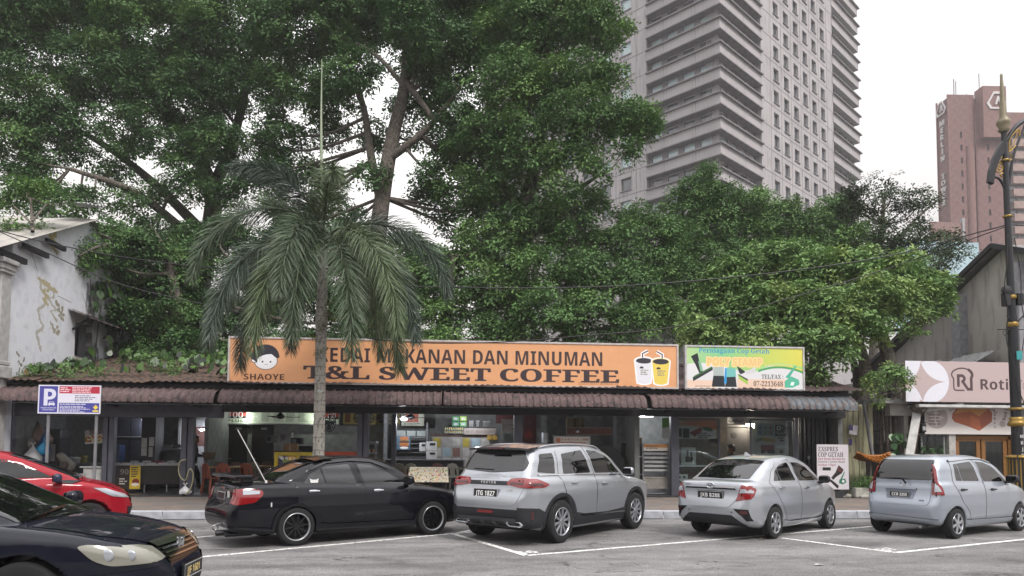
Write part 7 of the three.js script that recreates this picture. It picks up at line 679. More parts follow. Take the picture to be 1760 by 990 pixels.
const smax = (a, b, k) => { const h = Math.max(k - Math.abs(a - b), 0) / k; return Math.max(a, b) + h * h * k * 0.25; };
const smin = (a, b, k) => -smax(-a, -b, k);
function carField(s) {
  const lo = polySD(chaikin(s.lower, 2)), up = polySD(chaikin(s.cabin, 2)), pl = pw(s.plan), ins = pw(s.inset), cw = pw(s.cabPlan), tm = pw(s.tumble), cr = s.crown ?? 0.03;
  const f = (x, y, z) => {
    const az = Math.abs(z);
    const a = smax(lo(x, y + cr * az * az * 1.2), az - (pl(x) - ins(y)), 0.09);
    const b = smax(up(x, y + cr * az * az * 2), az - (cw(x) - tm(y)), s.roofR ?? 0.12);
    let d = smin(a, b, 0.03);
    for (const wx of [-s.wb / 2, s.wb / 2]) { const c = Math.max(Math.hypot(x - wx, y - s.wr) - s.wr - s.arch, (s.plan0 - 0.30) - az); d = smax(d, -c, 0.015); }
    return d;
  };
  const e = 0.008, grad = (x, y, z) => { const g = [f(x + e, y, z) - f(x - e, y, z), f(x, y + e, z) - f(x, y - e, z), f(x, y, z + e) - f(x, y, z - e)]; const l = Math.hypot(...g) || 1; return [g[0] / l, g[1] / l, g[2] / l, l / (2 * e)]; };
  return { f, grad };
}
function netMesh(F, lo, hi, h) {   // surface nets, vertices then moved onto the surface
  const nx = Math.ceil((hi[0] - lo[0]) / h) + 1, ny = Math.ceil((hi[1] - lo[1]) / h) + 1, nz = Math.ceil((hi[2] - lo[2]) / h) + 1, S = new Float32Array(nx * ny * nz), id = (i, j, k) => (k * ny + j) * nx + i;
  for (let k = 0; k < nz; k++) for (let j = 0; j < ny; j++) for (let i = 0; i < nx; i++) S[id(i, j, k)] = F.f(lo[0] + i * h, lo[1] + j * h, lo[2] + k * h);
  const vi = new Int32Array(nx * ny * nz).fill(-1), pos = [], nor = [], idx = [];
  for (let k = 0; k < nz - 1; k++) for (let j = 0; j < ny - 1; j++) for (let i = 0; i < nx - 1; i++) {
    let m = 0, sx = 0, sy = 0, sz = 0, c = 0; const v = [];
    for (let q = 0; q < 8; q++) { v[q] = S[id(i + (q & 1), j + ((q >> 1) & 1), k + (q >> 2))]; if (v[q] < 0) m |= 1 << q; }
    if (m === 0 || m === 255) continue;
    for (const [a, b] of EDGES) if ((v[a] < 0) !== (v[b] < 0)) { const t = v[a] / (v[a] - v[b]); sx += lerp(a & 1, b & 1, t); sy += lerp((a >> 1) & 1, (b >> 1) & 1, t); sz += lerp(a >> 2, b >> 2, t); c++; }
    let p = [lo[0] + (i + sx / c) * h, lo[1] + (j + sy / c) * h, lo[2] + (k + sz / c) * h], g;
    for (let it = 0; it < 2; it++) { const d = F.f(...p); g = F.grad(...p); const st = clamp(d / Math.max(0.5, g[3]), -h * 0.7, h * 0.7); p = [p[0] - g[0] * st, p[1] - g[1] * st, p[2] - g[2] * st]; }
    g = F.grad(...p); vi[id(i, j, k)] = pos.length / 3; pos.push(...p); nor.push(g[0], g[1], g[2]);
  }
  const quad = (a, b, c, d, flip) => { if (a < 0 || b < 0 || c < 0 || d < 0) return; flip ? idx.push(a, c, b, a, d, c) : idx.push(a, b, c, a, c, d); };
  for (let k = 1; k < nz - 1; k++) for (let j = 1; j < ny - 1; j++) for (let i = 1; i < nx - 1; i++) {
    const s0 = S[id(i, j, k)] < 0;
    if (s0 !== S[id(i + 1, j, k)] < 0) quad(vi[id(i, j - 1, k - 1)], vi[id(i, j, k - 1)], vi[id(i, j, k)], vi[id(i, j - 1, k)], !s0);
    if (s0 !== S[id(i, j + 1, k)] < 0) quad(vi[id(i - 1, j, k - 1)], vi[id(i - 1, j, k)], vi[id(i, j, k)], vi[id(i, j, k - 1)], !s0);
    if (s0 !== S[id(i, j, k + 1)] < 0) quad(vi[id(i - 1, j - 1, k)], vi[id(i, j - 1, k)], vi[id(i, j, k)], vi[id(i - 1, j, k)], !s0);
  }
  const g = new THREE.BufferGeometry(); g.setAttribute('position', new THREE.Float32BufferAttribute(pos, 3)); g.setAttribute('normal', new THREE.Float32BufferAttribute(nor, 3)); g.setIndex(idx); return g;
}
const EDGES = []; for (let a = 0; a < 8; a++) for (const b of [1, 2, 4]) if (!(a & b)) EDGES.push([a, a | b]);
// a panel cut to an outline and laid on the body: dir is the side it is laid on from ('R', 'L', 'B' back, 'F' front, 'T' top)
const roundOff = (pts, R = 0.035) => { const o = [], L = pts.length; for (let i = 0; i < L; i++) { const p = pts[(i + L - 1) % L], c = pts[i], n = pts[(i + 1) % L], d1 = Math.hypot(p[0] - c[0], p[1] - c[1]), d2 = Math.hypot(n[0] - c[0], n[1] - c[1]), r = Math.min(R, d1 * 0.4, d2 * 0.4), A = [c[0] + (p[0] - c[0]) / d1 * r, c[1] + (p[1] - c[1]) / d1 * r], B = [c[0] + (n[0] - c[0]) / d2 * r, c[1] + (n[1] - c[1]) / d2 * r]; for (const t of [0, 0.5, 1]) o.push([(1 - t) * (1 - t) * A[0] + 2 * t * (1 - t) * c[0] + t * t * B[0], (1 - t) * (1 - t) * A[1] + 2 * t * (1 - t) * c[1] + t * t * B[1]]); } return o; };
function panel(F, dir, pts, off = 0.006, hs = [], h = 0.07, smooth = 0) {
  const pick = { R: (u, v, t) => [u, v, 1.2 - t], L: (u, v, t) => [u, v, -1.2 + t], B: (u, v, t) => [-3 + t, v, u], F: (u, v, t) => [3 - t, v, u], T: (u, v, t) => [u, 2 - t, v] }[dir];
  if (smooth) { pts = roundOff(pts); hs = hs.map((q) => roundOff(q)); }
  const sh = poly(pts); for (const q of hs) sh.holes.push(new THREE.Path(q.map(([x, y]) => new THREE.Vector2(x, y))));
  const g0 = new THREE.ShapeGeometry(sh); let P = []; const pa = g0.attributes.position; for (let i = 0; i < pa.count; i++) P.push([pa.getX(i), pa.getY(i)]);
  let tri = []; for (let i = 0; i < g0.index.count; i += 3) tri.push([g0.index.getX(i), g0.index.getX(i + 1), g0.index.getX(i + 2)]);
  const mids = new Map(), key = (a, b) => (a < b ? a * 1e6 + b : b * 1e6 + a), len = (a, b) => Math.hypot(P[a][0] - P[b][0], P[a][1] - P[b][1]);
  const mid = (a, b) => { const k = key(a, b); if (!mids.has(k)) { mids.set(k, P.length); P.push([(P[a][0] + P[b][0]) / 2, (P[a][1] + P[b][1]) / 2]); } return mids.get(k); };
  for (let it = 0; it < 8; it++) {
    let did = false; const nt = [];
    for (const [a, b, c] of tri) {
      const s = [len(a, b) > h, len(b, c) > h, len(c, a) > h], n = s[0] + s[1] + s[2];
      if (!n) { nt.push([a, b, c]); continue; } did = true;
      if (n === 3) { const x = mid(a, b), y = mid(b, c), z = mid(c, a); nt.push([a, x, z], [x, b, y], [z, y, c], [x, y, z]); }
      else { let [p, q, r] = [a, b, c], [s0, s1, s2] = s; while (!(s0 && !(n === 2 && !s1))) { [p, q, r] = [q, r, p];[s0, s1, s2] = [s1, s2, s0]; }
        const x = mid(p, q); if (n === 1) nt.push([p, x, r], [x, q, r]); else { const y = mid(q, r); nt.push([x, q, y], [p, x, y], [p, y, r]); } }
    }
    tri = nt; if (!did) break;
  }
  const tmax = { R: 0.75, L: 0.75, T: 1.4, B: 3 + (F.x0 ?? -2) + 0.5, F: 3 - (F.x1 ?? 2) + 0.5 }[dir];
  const D = P.map(([u, v]) => {
    const T = []; let t = 0, best = 1e9; for (let i = 0; i < 90; i++) { const d = F.f(...pick(u, v, t)); T.push([t, d]); if (d < best) best = d; if (d < 0.0008 || t > tmax) break; t += Math.max(0.004, d * 0.75); }
    const bt = best < 0.001 ? T[T.length - 1][0] : T.find((q) => q[1] < best * 1.06 + 0.004)[0]; let p = pick(u, v, bt), g = F.grad(...p);   // past the outline the panel bends round onto the body
    if (best > 0.001) for (let k = 0; k < 4; k++) { const d = F.f(...p) / Math.max(0.4, g[3]); p = [p[0] - g[0] * d, p[1] - g[1] * d, p[2] - g[2] * d]; g = F.grad(...p); }
    return { p: [p[0] + g[0] * off, p[1] + g[1] * off, p[2] + g[2] * off], q: [p[0] - g[0] * 0.012, p[1] - g[1] * 0.012, p[2] - g[2] * 0.012], g };
  });
  if (dir === 'T' || dir === 'F' || dir === 'L') tri = tri.map(([a, b, c]) => [a, c, b]);
  const pos = [], nor = [], uv = []; let minu = 1e9, maxu = -1e9, minv = 1e9, maxv = -1e9; for (const [u, v] of P) { minu = Math.min(minu, u); maxu = Math.max(maxu, u); minv = Math.min(minv, v); maxv = Math.max(maxv, v); }
  const put = (i, back, n) => { pos.push(...(back ? D[i].q : D[i].p)); nor.push(...(n ?? D[i].g.slice(0, 3))); uv.push((P[i][0] - minu) / (maxu - minu), (P[i][1] - minv) / (maxv - minv)); };
  const cnt = new Map(); for (const t of tri) for (let e = 0; e < 3; e++) { const k = key(t[e], t[(e + 1) % 3]); cnt.set(k, (cnt.get(k) || 0) + 1); }
  for (const t of tri) {
    t.forEach((i) => put(i));
    for (let e = 0; e < 3; e++) { const a = t[e], b = t[(e + 1) % 3]; if (cnt.get(key(a, b)) === 1) { const A = D[a], B = D[b], n = V(...B.p).sub(V(...A.p)).cross(V(...A.g)).normalize().toArray(); put(a, 0, n); put(b, 0, n); put(b, 1, n); put(a, 0, n); put(b, 1, n); put(a, 1, n); } }
  }
  const g = new THREE.BufferGeometry(); g.setAttribute('position', new THREE.Float32BufferAttribute(pos, 3)); g.setAttribute('normal', new THREE.Float32BufferAttribute(nor, 3)); g.setAttribute('uv', new THREE.Float32BufferAttribute(uv, 2)); g.userData.uv = true; return g;
}
const mir = (pts) => pts.map(([u, v]) => [-u, v]).reverse();
const CM = {
  tint: pmat('#07080a', { roughness: 0.02, ior: 1.75 }), plastic: grain('#22242a', 0.6), gloss: mat('#0c0d10', 0.12), lampRed: pmat('#750910', { roughness: 0.12, clearcoat: 1 }), lampDark: pmat('#3c070c', { roughness: 0.12, clearcoat: 1 }),
  lampClear: pmat('#a3a7ad', { roughness: 0.1, clearcoat: 1, metalness: 0.3 }), lampWarm: pmat('#85847a', { roughness: 0.15, clearcoat: 1, metalness: 0.25 }), well: mat('#08080a', 0.95), tyre: grain('#1a1a1c', 0.9), alloy: mat('#b9bbc0', 0.3, 0.85), alloyDark: mat('#2b2d31', 0.4, 0.6), seam: mat('#0a0a0c', 0.9),
};
const paintMat = (c, m = 0.45, r = 0.38) => pmat(c, { metalness: m, roughness: r, clearcoat: 1, clearcoatRoughness: 0.05 });
const darkPaint = (c) => pmat(c, { roughness: 0.6, specularIntensity: 0.15, clearcoat: 0.7, clearcoatRoughness: 0.03 });
function plateMat(txt, w, h, fg = '#e8e8e6', bg = '#101013', font = 'bold') { return printMat(w, h, (g) => { g.fillStyle = bg; g.fillRect(0, 0, w, h); g.strokeStyle = '#c9cacc'; g.lineWidth = h * 0.05; g.strokeRect(h * 0.03, h * 0.03, w - h * 0.06, h - h * 0.06); g.fillStyle = fg; g.textAlign = 'center'; g.textBaseline = 'middle'; g.font = `${font} ${h * 0.74}px sans-serif`; const m = g.measureText(txt).width, k = Math.min(1, w * 0.78 / m); g.save(); g.translate(w / 2, h * 0.53); g.scale(k, 1); g.fillText(txt, 0, 0); g.restore(); }, { roughness: 0.4 }); }
function wheel(parent, x, y, z, r, w, rimR, style, turn) {
  const g = new THREE.Group(); g.name = 'wheel'; g.position.set(x, y, z); if (z < 0) g.rotation.y = Math.PI; g.rotation.y += turn; parent.add(g);
  const hw = w / 2, rot = (q) => q.rotateX(Math.PI / 2);   // axle along z, outside face to +z
  obj('tyre', rot(lathe([[rimR * 0.98, -hw], [r * 0.9, -hw], [r * 0.975, -hw * 0.8], [r, -hw * 0.5], [r, -hw * 0.42], [r - 0.006, -hw * 0.4], [r - 0.006, -hw * 0.32], [r, -hw * 0.3], [r, hw * 0.3], [r - 0.006, hw * 0.32], [r - 0.006, hw * 0.4], [r, hw * 0.42], [r, hw * 0.5], [r * 0.975, hw * 0.8], [r * 0.92, hw * 0.98], [rimR * 1.06, hw], [rimR, hw * 0.94], [rimR * 0.98, hw * 0.7]], 40)), CM.tyre, g);
  obj('rim_barrel', rot(lathe([[0.02, -hw * 0.2], [rimR * 0.86, -hw * 0.25], [rimR * 0.93, hw * 0.5], [rimR * 0.985, hw * 0.8]], 36)), style.back ?? CM.alloyDark, g);
  obj('rim_lip', rot(lathe([[rimR * 0.92, hw * 0.7], [rimR * 0.95, hw * 0.93], [rimR * 1.01, hw * 0.97], [rimR * 1.01, hw * 0.8]], 40)), style.lip ?? style.face, g);
  const sp = []; const n = style.n;
  for (let i = 0; i < n; i++) for (const o of style.twin ? [-1, 1] : [0]) {
    const a = (i + 0.25) / n * 6.2832 + o * style.twin * 0.5, wi = style.w0, wo = style.w1;
    const s = ext([[rimR * 0.12, -wi], [rimR * 0.94, -wo], [rimR * 0.94, wo], [rimR * 0.12, wi]], 0.018, 0.004); s.translate(0, 0, hw * (style.dish ?? 0.62)); s.rotateZ(a); sp.push(s);
  }
  obj('spokes', sp, style.face, g);
  const hubz = hw * (style.dish ?? 0.62); obj('hub', [rot(cyl(rimR * 0.22, rimR * 0.2, 0.03, 0, 0, 0, 20)).translate(0, 0, hubz + 0.012), ...[0, 1, 2, 3, 4].map((i) => rot(cyl(0.008, 0.008, 0.02, 0, 0, 0, 8)).translate(Math.cos(i * 1.2566) * rimR * 0.3, Math.sin(i * 1.2566) * rimR * 0.3, hubz + 0.018))], style.hub ?? style.face, g);
  obj('brake_disc', rot(cyl(rimR * 0.7, rimR * 0.7, 0.02, 0, 0, 0, 28)).translate(0, 0, 0), CM.alloyDark, g);
}
function car(name, label, s, [x, z], turn) {
  const c = thing(name, label, 'car', [x, 0, z], turn); const F = carField(s); F.x0 = s.x0; F.x1 = s.x1;
  const body = obj('body', netMesh(F, [s.x0 - 0.1, 0.1, -s.plan0 - 0.1], [s.x1 + 0.1, s.top + 0.1, s.plan0 + 0.1], s.cell ?? 0.03), s.paint, c); body.name = 'body';
  obj('underbody', [rbox(s.x1 - s.x0 - 0.5, 0.2, s.plan0 * 2 - 0.5, (s.x0 + s.x1) / 2, 0.34, 0, 0.05), box(s.wb, 0.3, s.plan0 * 2 - 0.66, 0, 0.5, 0)], CM.well, c);
  for (const wx of [-s.wb / 2, s.wb / 2]) for (const k of [-1, 1]) wheel(c, wx, s.wr, k * s.track, s.wr, s.tw, s.rim, s.style, 0);
  return { c, F, P: (n, dir, pts, m, off, hs, sm2, par) => obj(n, panel(F, dir, pts, off, hs, 0.07, sm2 ?? 1), m, par ?? c), both: (n, pts, m, off, hs, sm2) => [obj(n, panel(F, 'R', pts, off, hs, 0.07, sm2 ?? 1), m, c), obj(n, panel(F, 'L', pts, off, hs, 0.07, sm2 ?? 1), m, c)] };
}
// place by the point where the outside of the rear right tyre meets the road
const parkAt = (s, [px, pz], th) => { const lx = -s.wb / 2, lz = s.track + s.tw / 2; return [px - (lx * Math.cos(th) + lz * Math.sin(th)), pz - (-lx * Math.sin(th) + lz * Math.cos(th))]; };
function onSkin(F, dir, u, v, off = 0) { const g = panel(F, dir, [[u - 0.005, v - 0.005], [u + 0.005, v - 0.005], [u + 0.005, v + 0.005], [u - 0.005, v + 0.005]], off); return V(g.attributes.position.getX(0), g.attributes.position.getY(0), g.attributes.position.getZ(0)); }
function doors(K, s, list) {   // each door: outline, window hole, pane outlines, handle position
  for (const d of list) for (const dir of ['R', 'L']) {
    const m = obj('door', panel(K.F, dir, d.out, 0.007, d.hole ? [d.hole] : [], 0.08, 1), s.paint, K.c);
    for (const p of d.panes) obj('window', panel(K.F, dir, p, 0.004, [], 0.08, 1), s.glass ?? CM.tint, m);
    const q = onSkin(K.F, dir, d.handle[0], d.handle[1], 0.02), sg = dir === 'R' ? 1 : -1;
    obj('handle', [rbox(0.19, 0.028, 0.022, q.x, q.y, q.z + sg * 0.012, 0.01), rbox(0.12, 0.05, 0.012, q.x - 0.01, q.y - 0.004, q.z - sg * 0.014, 0.006)], d.hm ?? s.paint, m);
  }
}
function mirror(K, s, x, y, z, m, back) { for (const k of [1, -1]) { const g = obj('wing_mirror', [rbox(0.13, 0.15, 0.22, x, y, k * z, 0.06, 4), rbox(0.09, 0.04, 0.12, x + 0.02, y - 0.07, k * (z - 0.1), 0.015)], m, K.c); obj('mirror_glass', rbox(0.02, 0.115, 0.18, x - 0.062, y, k * z, 0.04, 3), back ?? CM.gloss, g); } }
function archTrim(K, s, m, t = 0.05, out = 0.0) { for (const wx of [-s.wb / 2, s.wb / 2]) for (const dir of ['R', 'L']) { const pts = [], R = s.wr + s.arch; for (let i = 0; i <= 18; i++) { const a = Math.PI * (i / 18) * 1.12 - 0.19; pts.push([wx + Math.cos(a) * (R + t), s.wr + Math.sin(a) * (R + t)]); } for (let i = 18; i >= 0; i--) { const a = Math.PI * (i / 18) * 1.12 - 0.19; pts.push([wx + Math.cos(a) * (R + 0.004), s.wr + Math.sin(a) * (R + 0.004)]); } obj('arch_trim', panel(K.F, dir, pts.filter((p) => p[1] > 0.2), 0.012 + out, [], 0.07, 0), m, K.c); } }

// rear-facing print/lettering sits on the back with +z turned to -x
const backTurn = (g, x, y, z, tilt = 0) => g.rotateX(-tilt).rotateY(-Math.PI / 2).translate(x, y, z);
function rearPlate(K, txt, x, y, z, w, h, tilt = 0, frame) {
  const p = obj('number_plate', backTurn(rbox(w + 0.02, h + 0.02, 0.016, 0, 0, 0, 0.008), x, y, z, tilt), frame ?? M.steel, K.c);
  const f = backTurn(board(w, h, 0.016), x, y, z, tilt); f.userData.uv = true; obj('plate_print', f, plateMat(txt, 512, Math.round(512 * h / w)), p);
}

// ---------------------------------------------------------------- silver sport utility
{
  const s = { x0: -2.255, x1: 2.264, top: 1.7, plan0: 0.915, wb: 2.67, wr: 0.363, arch: 0.055, track: 0.795, tw: 0.225, rim: 0.238, paint: paintMat('#a4a8ae', 0.6, 0.3), style: { n: 10, twin: 0, w0: 0.012, w1: 0.021, face: CM.alloy, back: CM.alloyDark, dish: 0.7 },
    lower: [[-1.9, 0.27], [-2.14, 0.33], [-2.24, 0.48], [-2.255, 0.62], [-2.25, 0.78], [-2.19, 0.9], [-2.17, 1.02], [-2.12, 1.12], [-1.6, 1.15], [-0.6, 1.13], [0.5, 1.1], [1.05, 1.08], [1.6, 1.03], [2.02, 0.93], [2.2, 0.8], [2.264, 0.6], [2.23, 0.4], [2.05, 0.26], [1.6, 0.22], [-1.5, 0.22]],
    cabin: [[-2.0, 0.9], [-2.13, 1.1], [-2.05, 1.24], [-1.93, 1.45], [-1.86, 1.59], [-1.72, 1.645], [-1.3, 1.68], [-0.5, 1.695], [0.1, 1.67], [0.5, 1.59], [0.95, 1.3], [1.28, 1.05], [1.2, 0.85], [-1.8, 0.8]],
    plan: [[-2.26, 0.66], [-2.2, 0.77], [-2.0, 0.86], [-1.4, 0.905], [0, 0.905], [1.4, 0.905], [1.9, 0.86], [2.15, 0.74], [2.27, 0.52]], inset: [[0.2, 0.08], [0.4, 0.025], [0.62, 0.012], [0.85, 0], [1.0, 0.012], [1.15, 0.06]],
    cabPlan: [[-2.15, 0.72], [-1.7, 0.79], [-0.8, 0.835], [0.4, 0.835], [1.25, 0.74]], tumble: [[0.9, -0.03], [1.1, 0.0], [1.35, 0.07], [1.7, 0.24]] };
  const th = THREE.MathUtils.degToRad(49), K = car('silver_suv', 'silver sport utility with dark bumper cladding, parked beside the black saloon', s, parkAt(s, [1.837,-12.058], th), th); K.c.scale.set(1.03, 1.0, 1.02);
  doors(K, s, [
    { out: [[-1.32, 1.12], [-1.2, 1.56], [-0.3, 1.64], [-0.21, 1.2], [-0.2, 0.36], [-0.75, 0.36], [-0.96, 0.62], [-1.22, 0.84]], hole: [[-1.18, 1.16], [-1.08, 1.5], [-0.37, 1.57], [-0.3, 1.16]], panes: [[[-1.2, 1.15], [-1.1, 1.515], [-0.36, 1.585], [-0.28, 1.15]]], handle: [-0.95, 1.0] },
    { out: [[-0.19, 1.2], [-0.27, 1.64], [0.1, 1.62], [0.46, 1.52], [0.98, 1.15], [1.0, 0.9], [0.93, 0.36], [-0.18, 0.36]], hole: [[-0.15, 1.15], [-0.2, 1.57], [0.12, 1.55], [0.42, 1.45], [0.84, 1.14]], panes: [[[-0.17, 1.14], [-0.22, 1.585], [0.13, 1.565], [0.44, 1.465], [0.88, 1.13]]], handle: [0.06, 0.96] }]);
  K.both('quarter_window', [[-1.85, 1.2], [-1.68, 1.5], [-1.3, 1.52], [-1.39, 1.17]], CM.tint, 0.005);
  K.both('window_trim', [[-1.85, 1.145], [-0.3, 1.12], [0.9, 1.09], [0.9, 1.105], [-0.3, 1.135], [-1.85, 1.165]], M.chrome, 0.016, [], 0);
  K.both('sill_cladding', [[-0.92, 0.26], [0.92, 0.26], [0.93, 0.47], [0.2, 0.43], [-0.6, 0.45], [-0.92, 0.5]], CM.plastic, 0.013, [], 0);
  K.both('sill_trim', [[-0.72, 0.415], [0.86, 0.385], [0.86, 0.407], [-0.72, 0.44]], M.chrome, 0.018, [], 0);
  archTrim(K, s, CM.plastic, 0.07);
  K.P('windscreen', 'T', [[0.56, -0.56], [1.2, -0.68], [1.2, 0.68], [0.56, 0.56]], CM.tint, 0.005);
  K.P('rear_window', 'B', [[-0.62, 1.23], [0, 1.19], [0.62, 1.23], [0.66, 1.34], [0.5, 1.56], [-0.5, 1.56], [-0.66, 1.34]], CM.tint, 0.008);
  const tg = K.P('tailgate', 'B', [[-0.72, 0.98], [-0.68, 1.17], [0, 1.14], [0.68, 1.17], [0.72, 0.98], [0.62, 0.72], [0.55, 0.66], [-0.55, 0.66], [-0.62, 0.72]], s.paint, 0.008);
  K.P('lamp_bar', 'B', [[-0.4, 0.985], [0.4, 0.985], [0.4, 1.05], [-0.4, 1.05]], CM.plastic, 0.014, [], 0, tg);
  const lt = onSkin(K.F, 'B', 0, 1.018, 0.018); obj('lettering', backTurn(letters('P R O T O N', 0.042), lt.x, lt.y, 0, 0.1), M.chrome, tg);
  const l7 = onSkin(K.F, 'B', 0.45, 0.9, 0.01); obj('lettering', backTurn(letters('X70', 0.045), l7.x, l7.y, 0.45, 0.1), M.chrome, tg);
  for (const [k, d] of [[1, 'R'], [-1, 'L']]) {
    const q = (p) => (k > 0 ? p : mir(p));
    const t1 = K.P('tail_light', 'B', q([[0.36, 1.0], [0.42, 1.09], [0.6, 1.11], [0.74, 1.1], [0.74, 0.95], [0.6, 0.96]]), CM.lampRed, 0.018);
    K.P('light_strip', 'B', q([[0.44, 1.0], [0.7, 1.0], [0.7, 1.03], [0.44, 1.03]]), CM.lampDark, 0.022, [], 0, t1);
    const t2 = K.P('tail_light', d, [[-2.2, 0.95], [-2.2, 1.1], [-1.95, 1.09], [-1.68, 1.0], [-1.8, 0.955]], CM.lampRed, 0.016);
    K.P('light_strip', d, [[-2.12, 0.985], [-2.12, 1.03], [-1.85, 1.02], [-1.85, 0.985]], CM.lampDark, 0.02, [], 0, t2);
    K.P('bumper_cladding', d, [[-2.3, 0.3], [-1.85, 0.3], [-1.78, 0.55], [-1.95, 0.62], [-2.3, 0.64]], CM.plastic, 0.01, [], 0);
    K.P('reflector', d, [[-2.1, 0.44], [-2.06, 0.44], [-2.06, 0.58], [-2.1, 0.58]], CM.lampDark, 0.018, [], 0);
    const ex = onSkin(K.F, 'B', k * 0.55, 0.34, 0.0); obj('exhaust_tip', backTurn(ext([[-0.15, 0.035], [0.1, 0.035], [0.16, -0.01], [0.12, -0.045], [-0.1, -0.045], [-0.16, 0.0]].map(([a, b]) => [a * k, b]), 0.05, 0.008, [[[-0.12, 0.02], [0.09, 0.02], [0.12, -0.01], [0.1, -0.03], [-0.09, -0.03], [-0.13, 0]].map(([a, b]) => [a * k, b])]), ex.x - 0.01, 0.37, k * 0.55), M.chrome, K.c);
  }
  const bc = K.P('bumper_cladding', 'B', [[-0.8, 0.3], [0.8, 0.3], [0.84, 0.6], [0.6, 0.6], [-0.6, 0.6], [-0.84, 0.6]], CM.plastic, 0.014, [], 0);
  K.P('reflector', 'B', [[-0.16, 0.53], [0.16, 0.53], [0.16, 0.575], [-0.16, 0.575]], CM.lampRed, 0.024, [], 0, bc);
  K.P('skid_plate', 'B', [[-0.5, 0.3], [0.5, 0.3], [0.62, 0.47], [-0.62, 0.47]], grain('#4c4f56', 0.5), 0.022, [[[-0.1, 0.34], [0.1, 0.34], [0.08, 0.41], [-0.08, 0.41]], [[-0.36, 0.34], [-0.18, 0.34], [-0.16, 0.41], [-0.33, 0.41]], [[0.18, 0.34], [0.36, 0.34], [0.33, 0.41], [0.16, 0.41]]], 0, bc);
  const pq = onSkin(K.F, 'B', -0.06, 0.85, 0.02); rearPlate(K, 'JTG 1827', pq.x, 0.85, -0.02, 0.5, 0.15, 0.1);
  obj('roof_spoiler', [grid(14, 6, (u, v) => { const z = (u - 0.5) * 1.26, x = -1.6 - v * 0.42, y = 1.672 - v * 0.055 - Math.abs(z) ** 2 * 0.06; return [x + Math.abs(z) ** 3 * 0.3, y, z]; }), grid(14, 2, (u, v) => { const z = (u - 0.5) * 1.26, x = -2.02 + v * 0.04; return [x + Math.abs(z) ** 3 * 0.3, 1.617 - v * 0.035 - z * z * 0.06, z]; }), grid(14, 4, (u, v) => { const z = (u - 0.5) * 1.26, x = -1.98 + v * 0.2; return [x + Math.abs(z) ** 3 * 0.3, 1.582 - z * z * 0.06 + v * 0.01, z]; })], s.paint, K.c);
  obj('brake_light', rbox(0.03, 0.03, 0.36, -2.0, 1.592, 0, 0.008), CM.lampDark, K.c);
  for (const k of [-1, 1]) { const pts = [-1.62, -1.4, -1, -0.5, 0, 0.3, 0.5].map((x, i) => { const p = onSkin(K.F, 'T', x, k * 0.56, i % 6 ? 0.025 : 0.0); return [p.x, p.y, p.z]; }); obj('roof_rail', tube(pts, 0.017), CM.alloy, K.c); }
  mirror(K, s, 0.86, 1.17, 0.98, s.paint);
  obj('wiper', bar([-2.17, 1.25, -0.3], [-2.17, 1.24, 0.1], 0.02), CM.gloss, K.c);
}
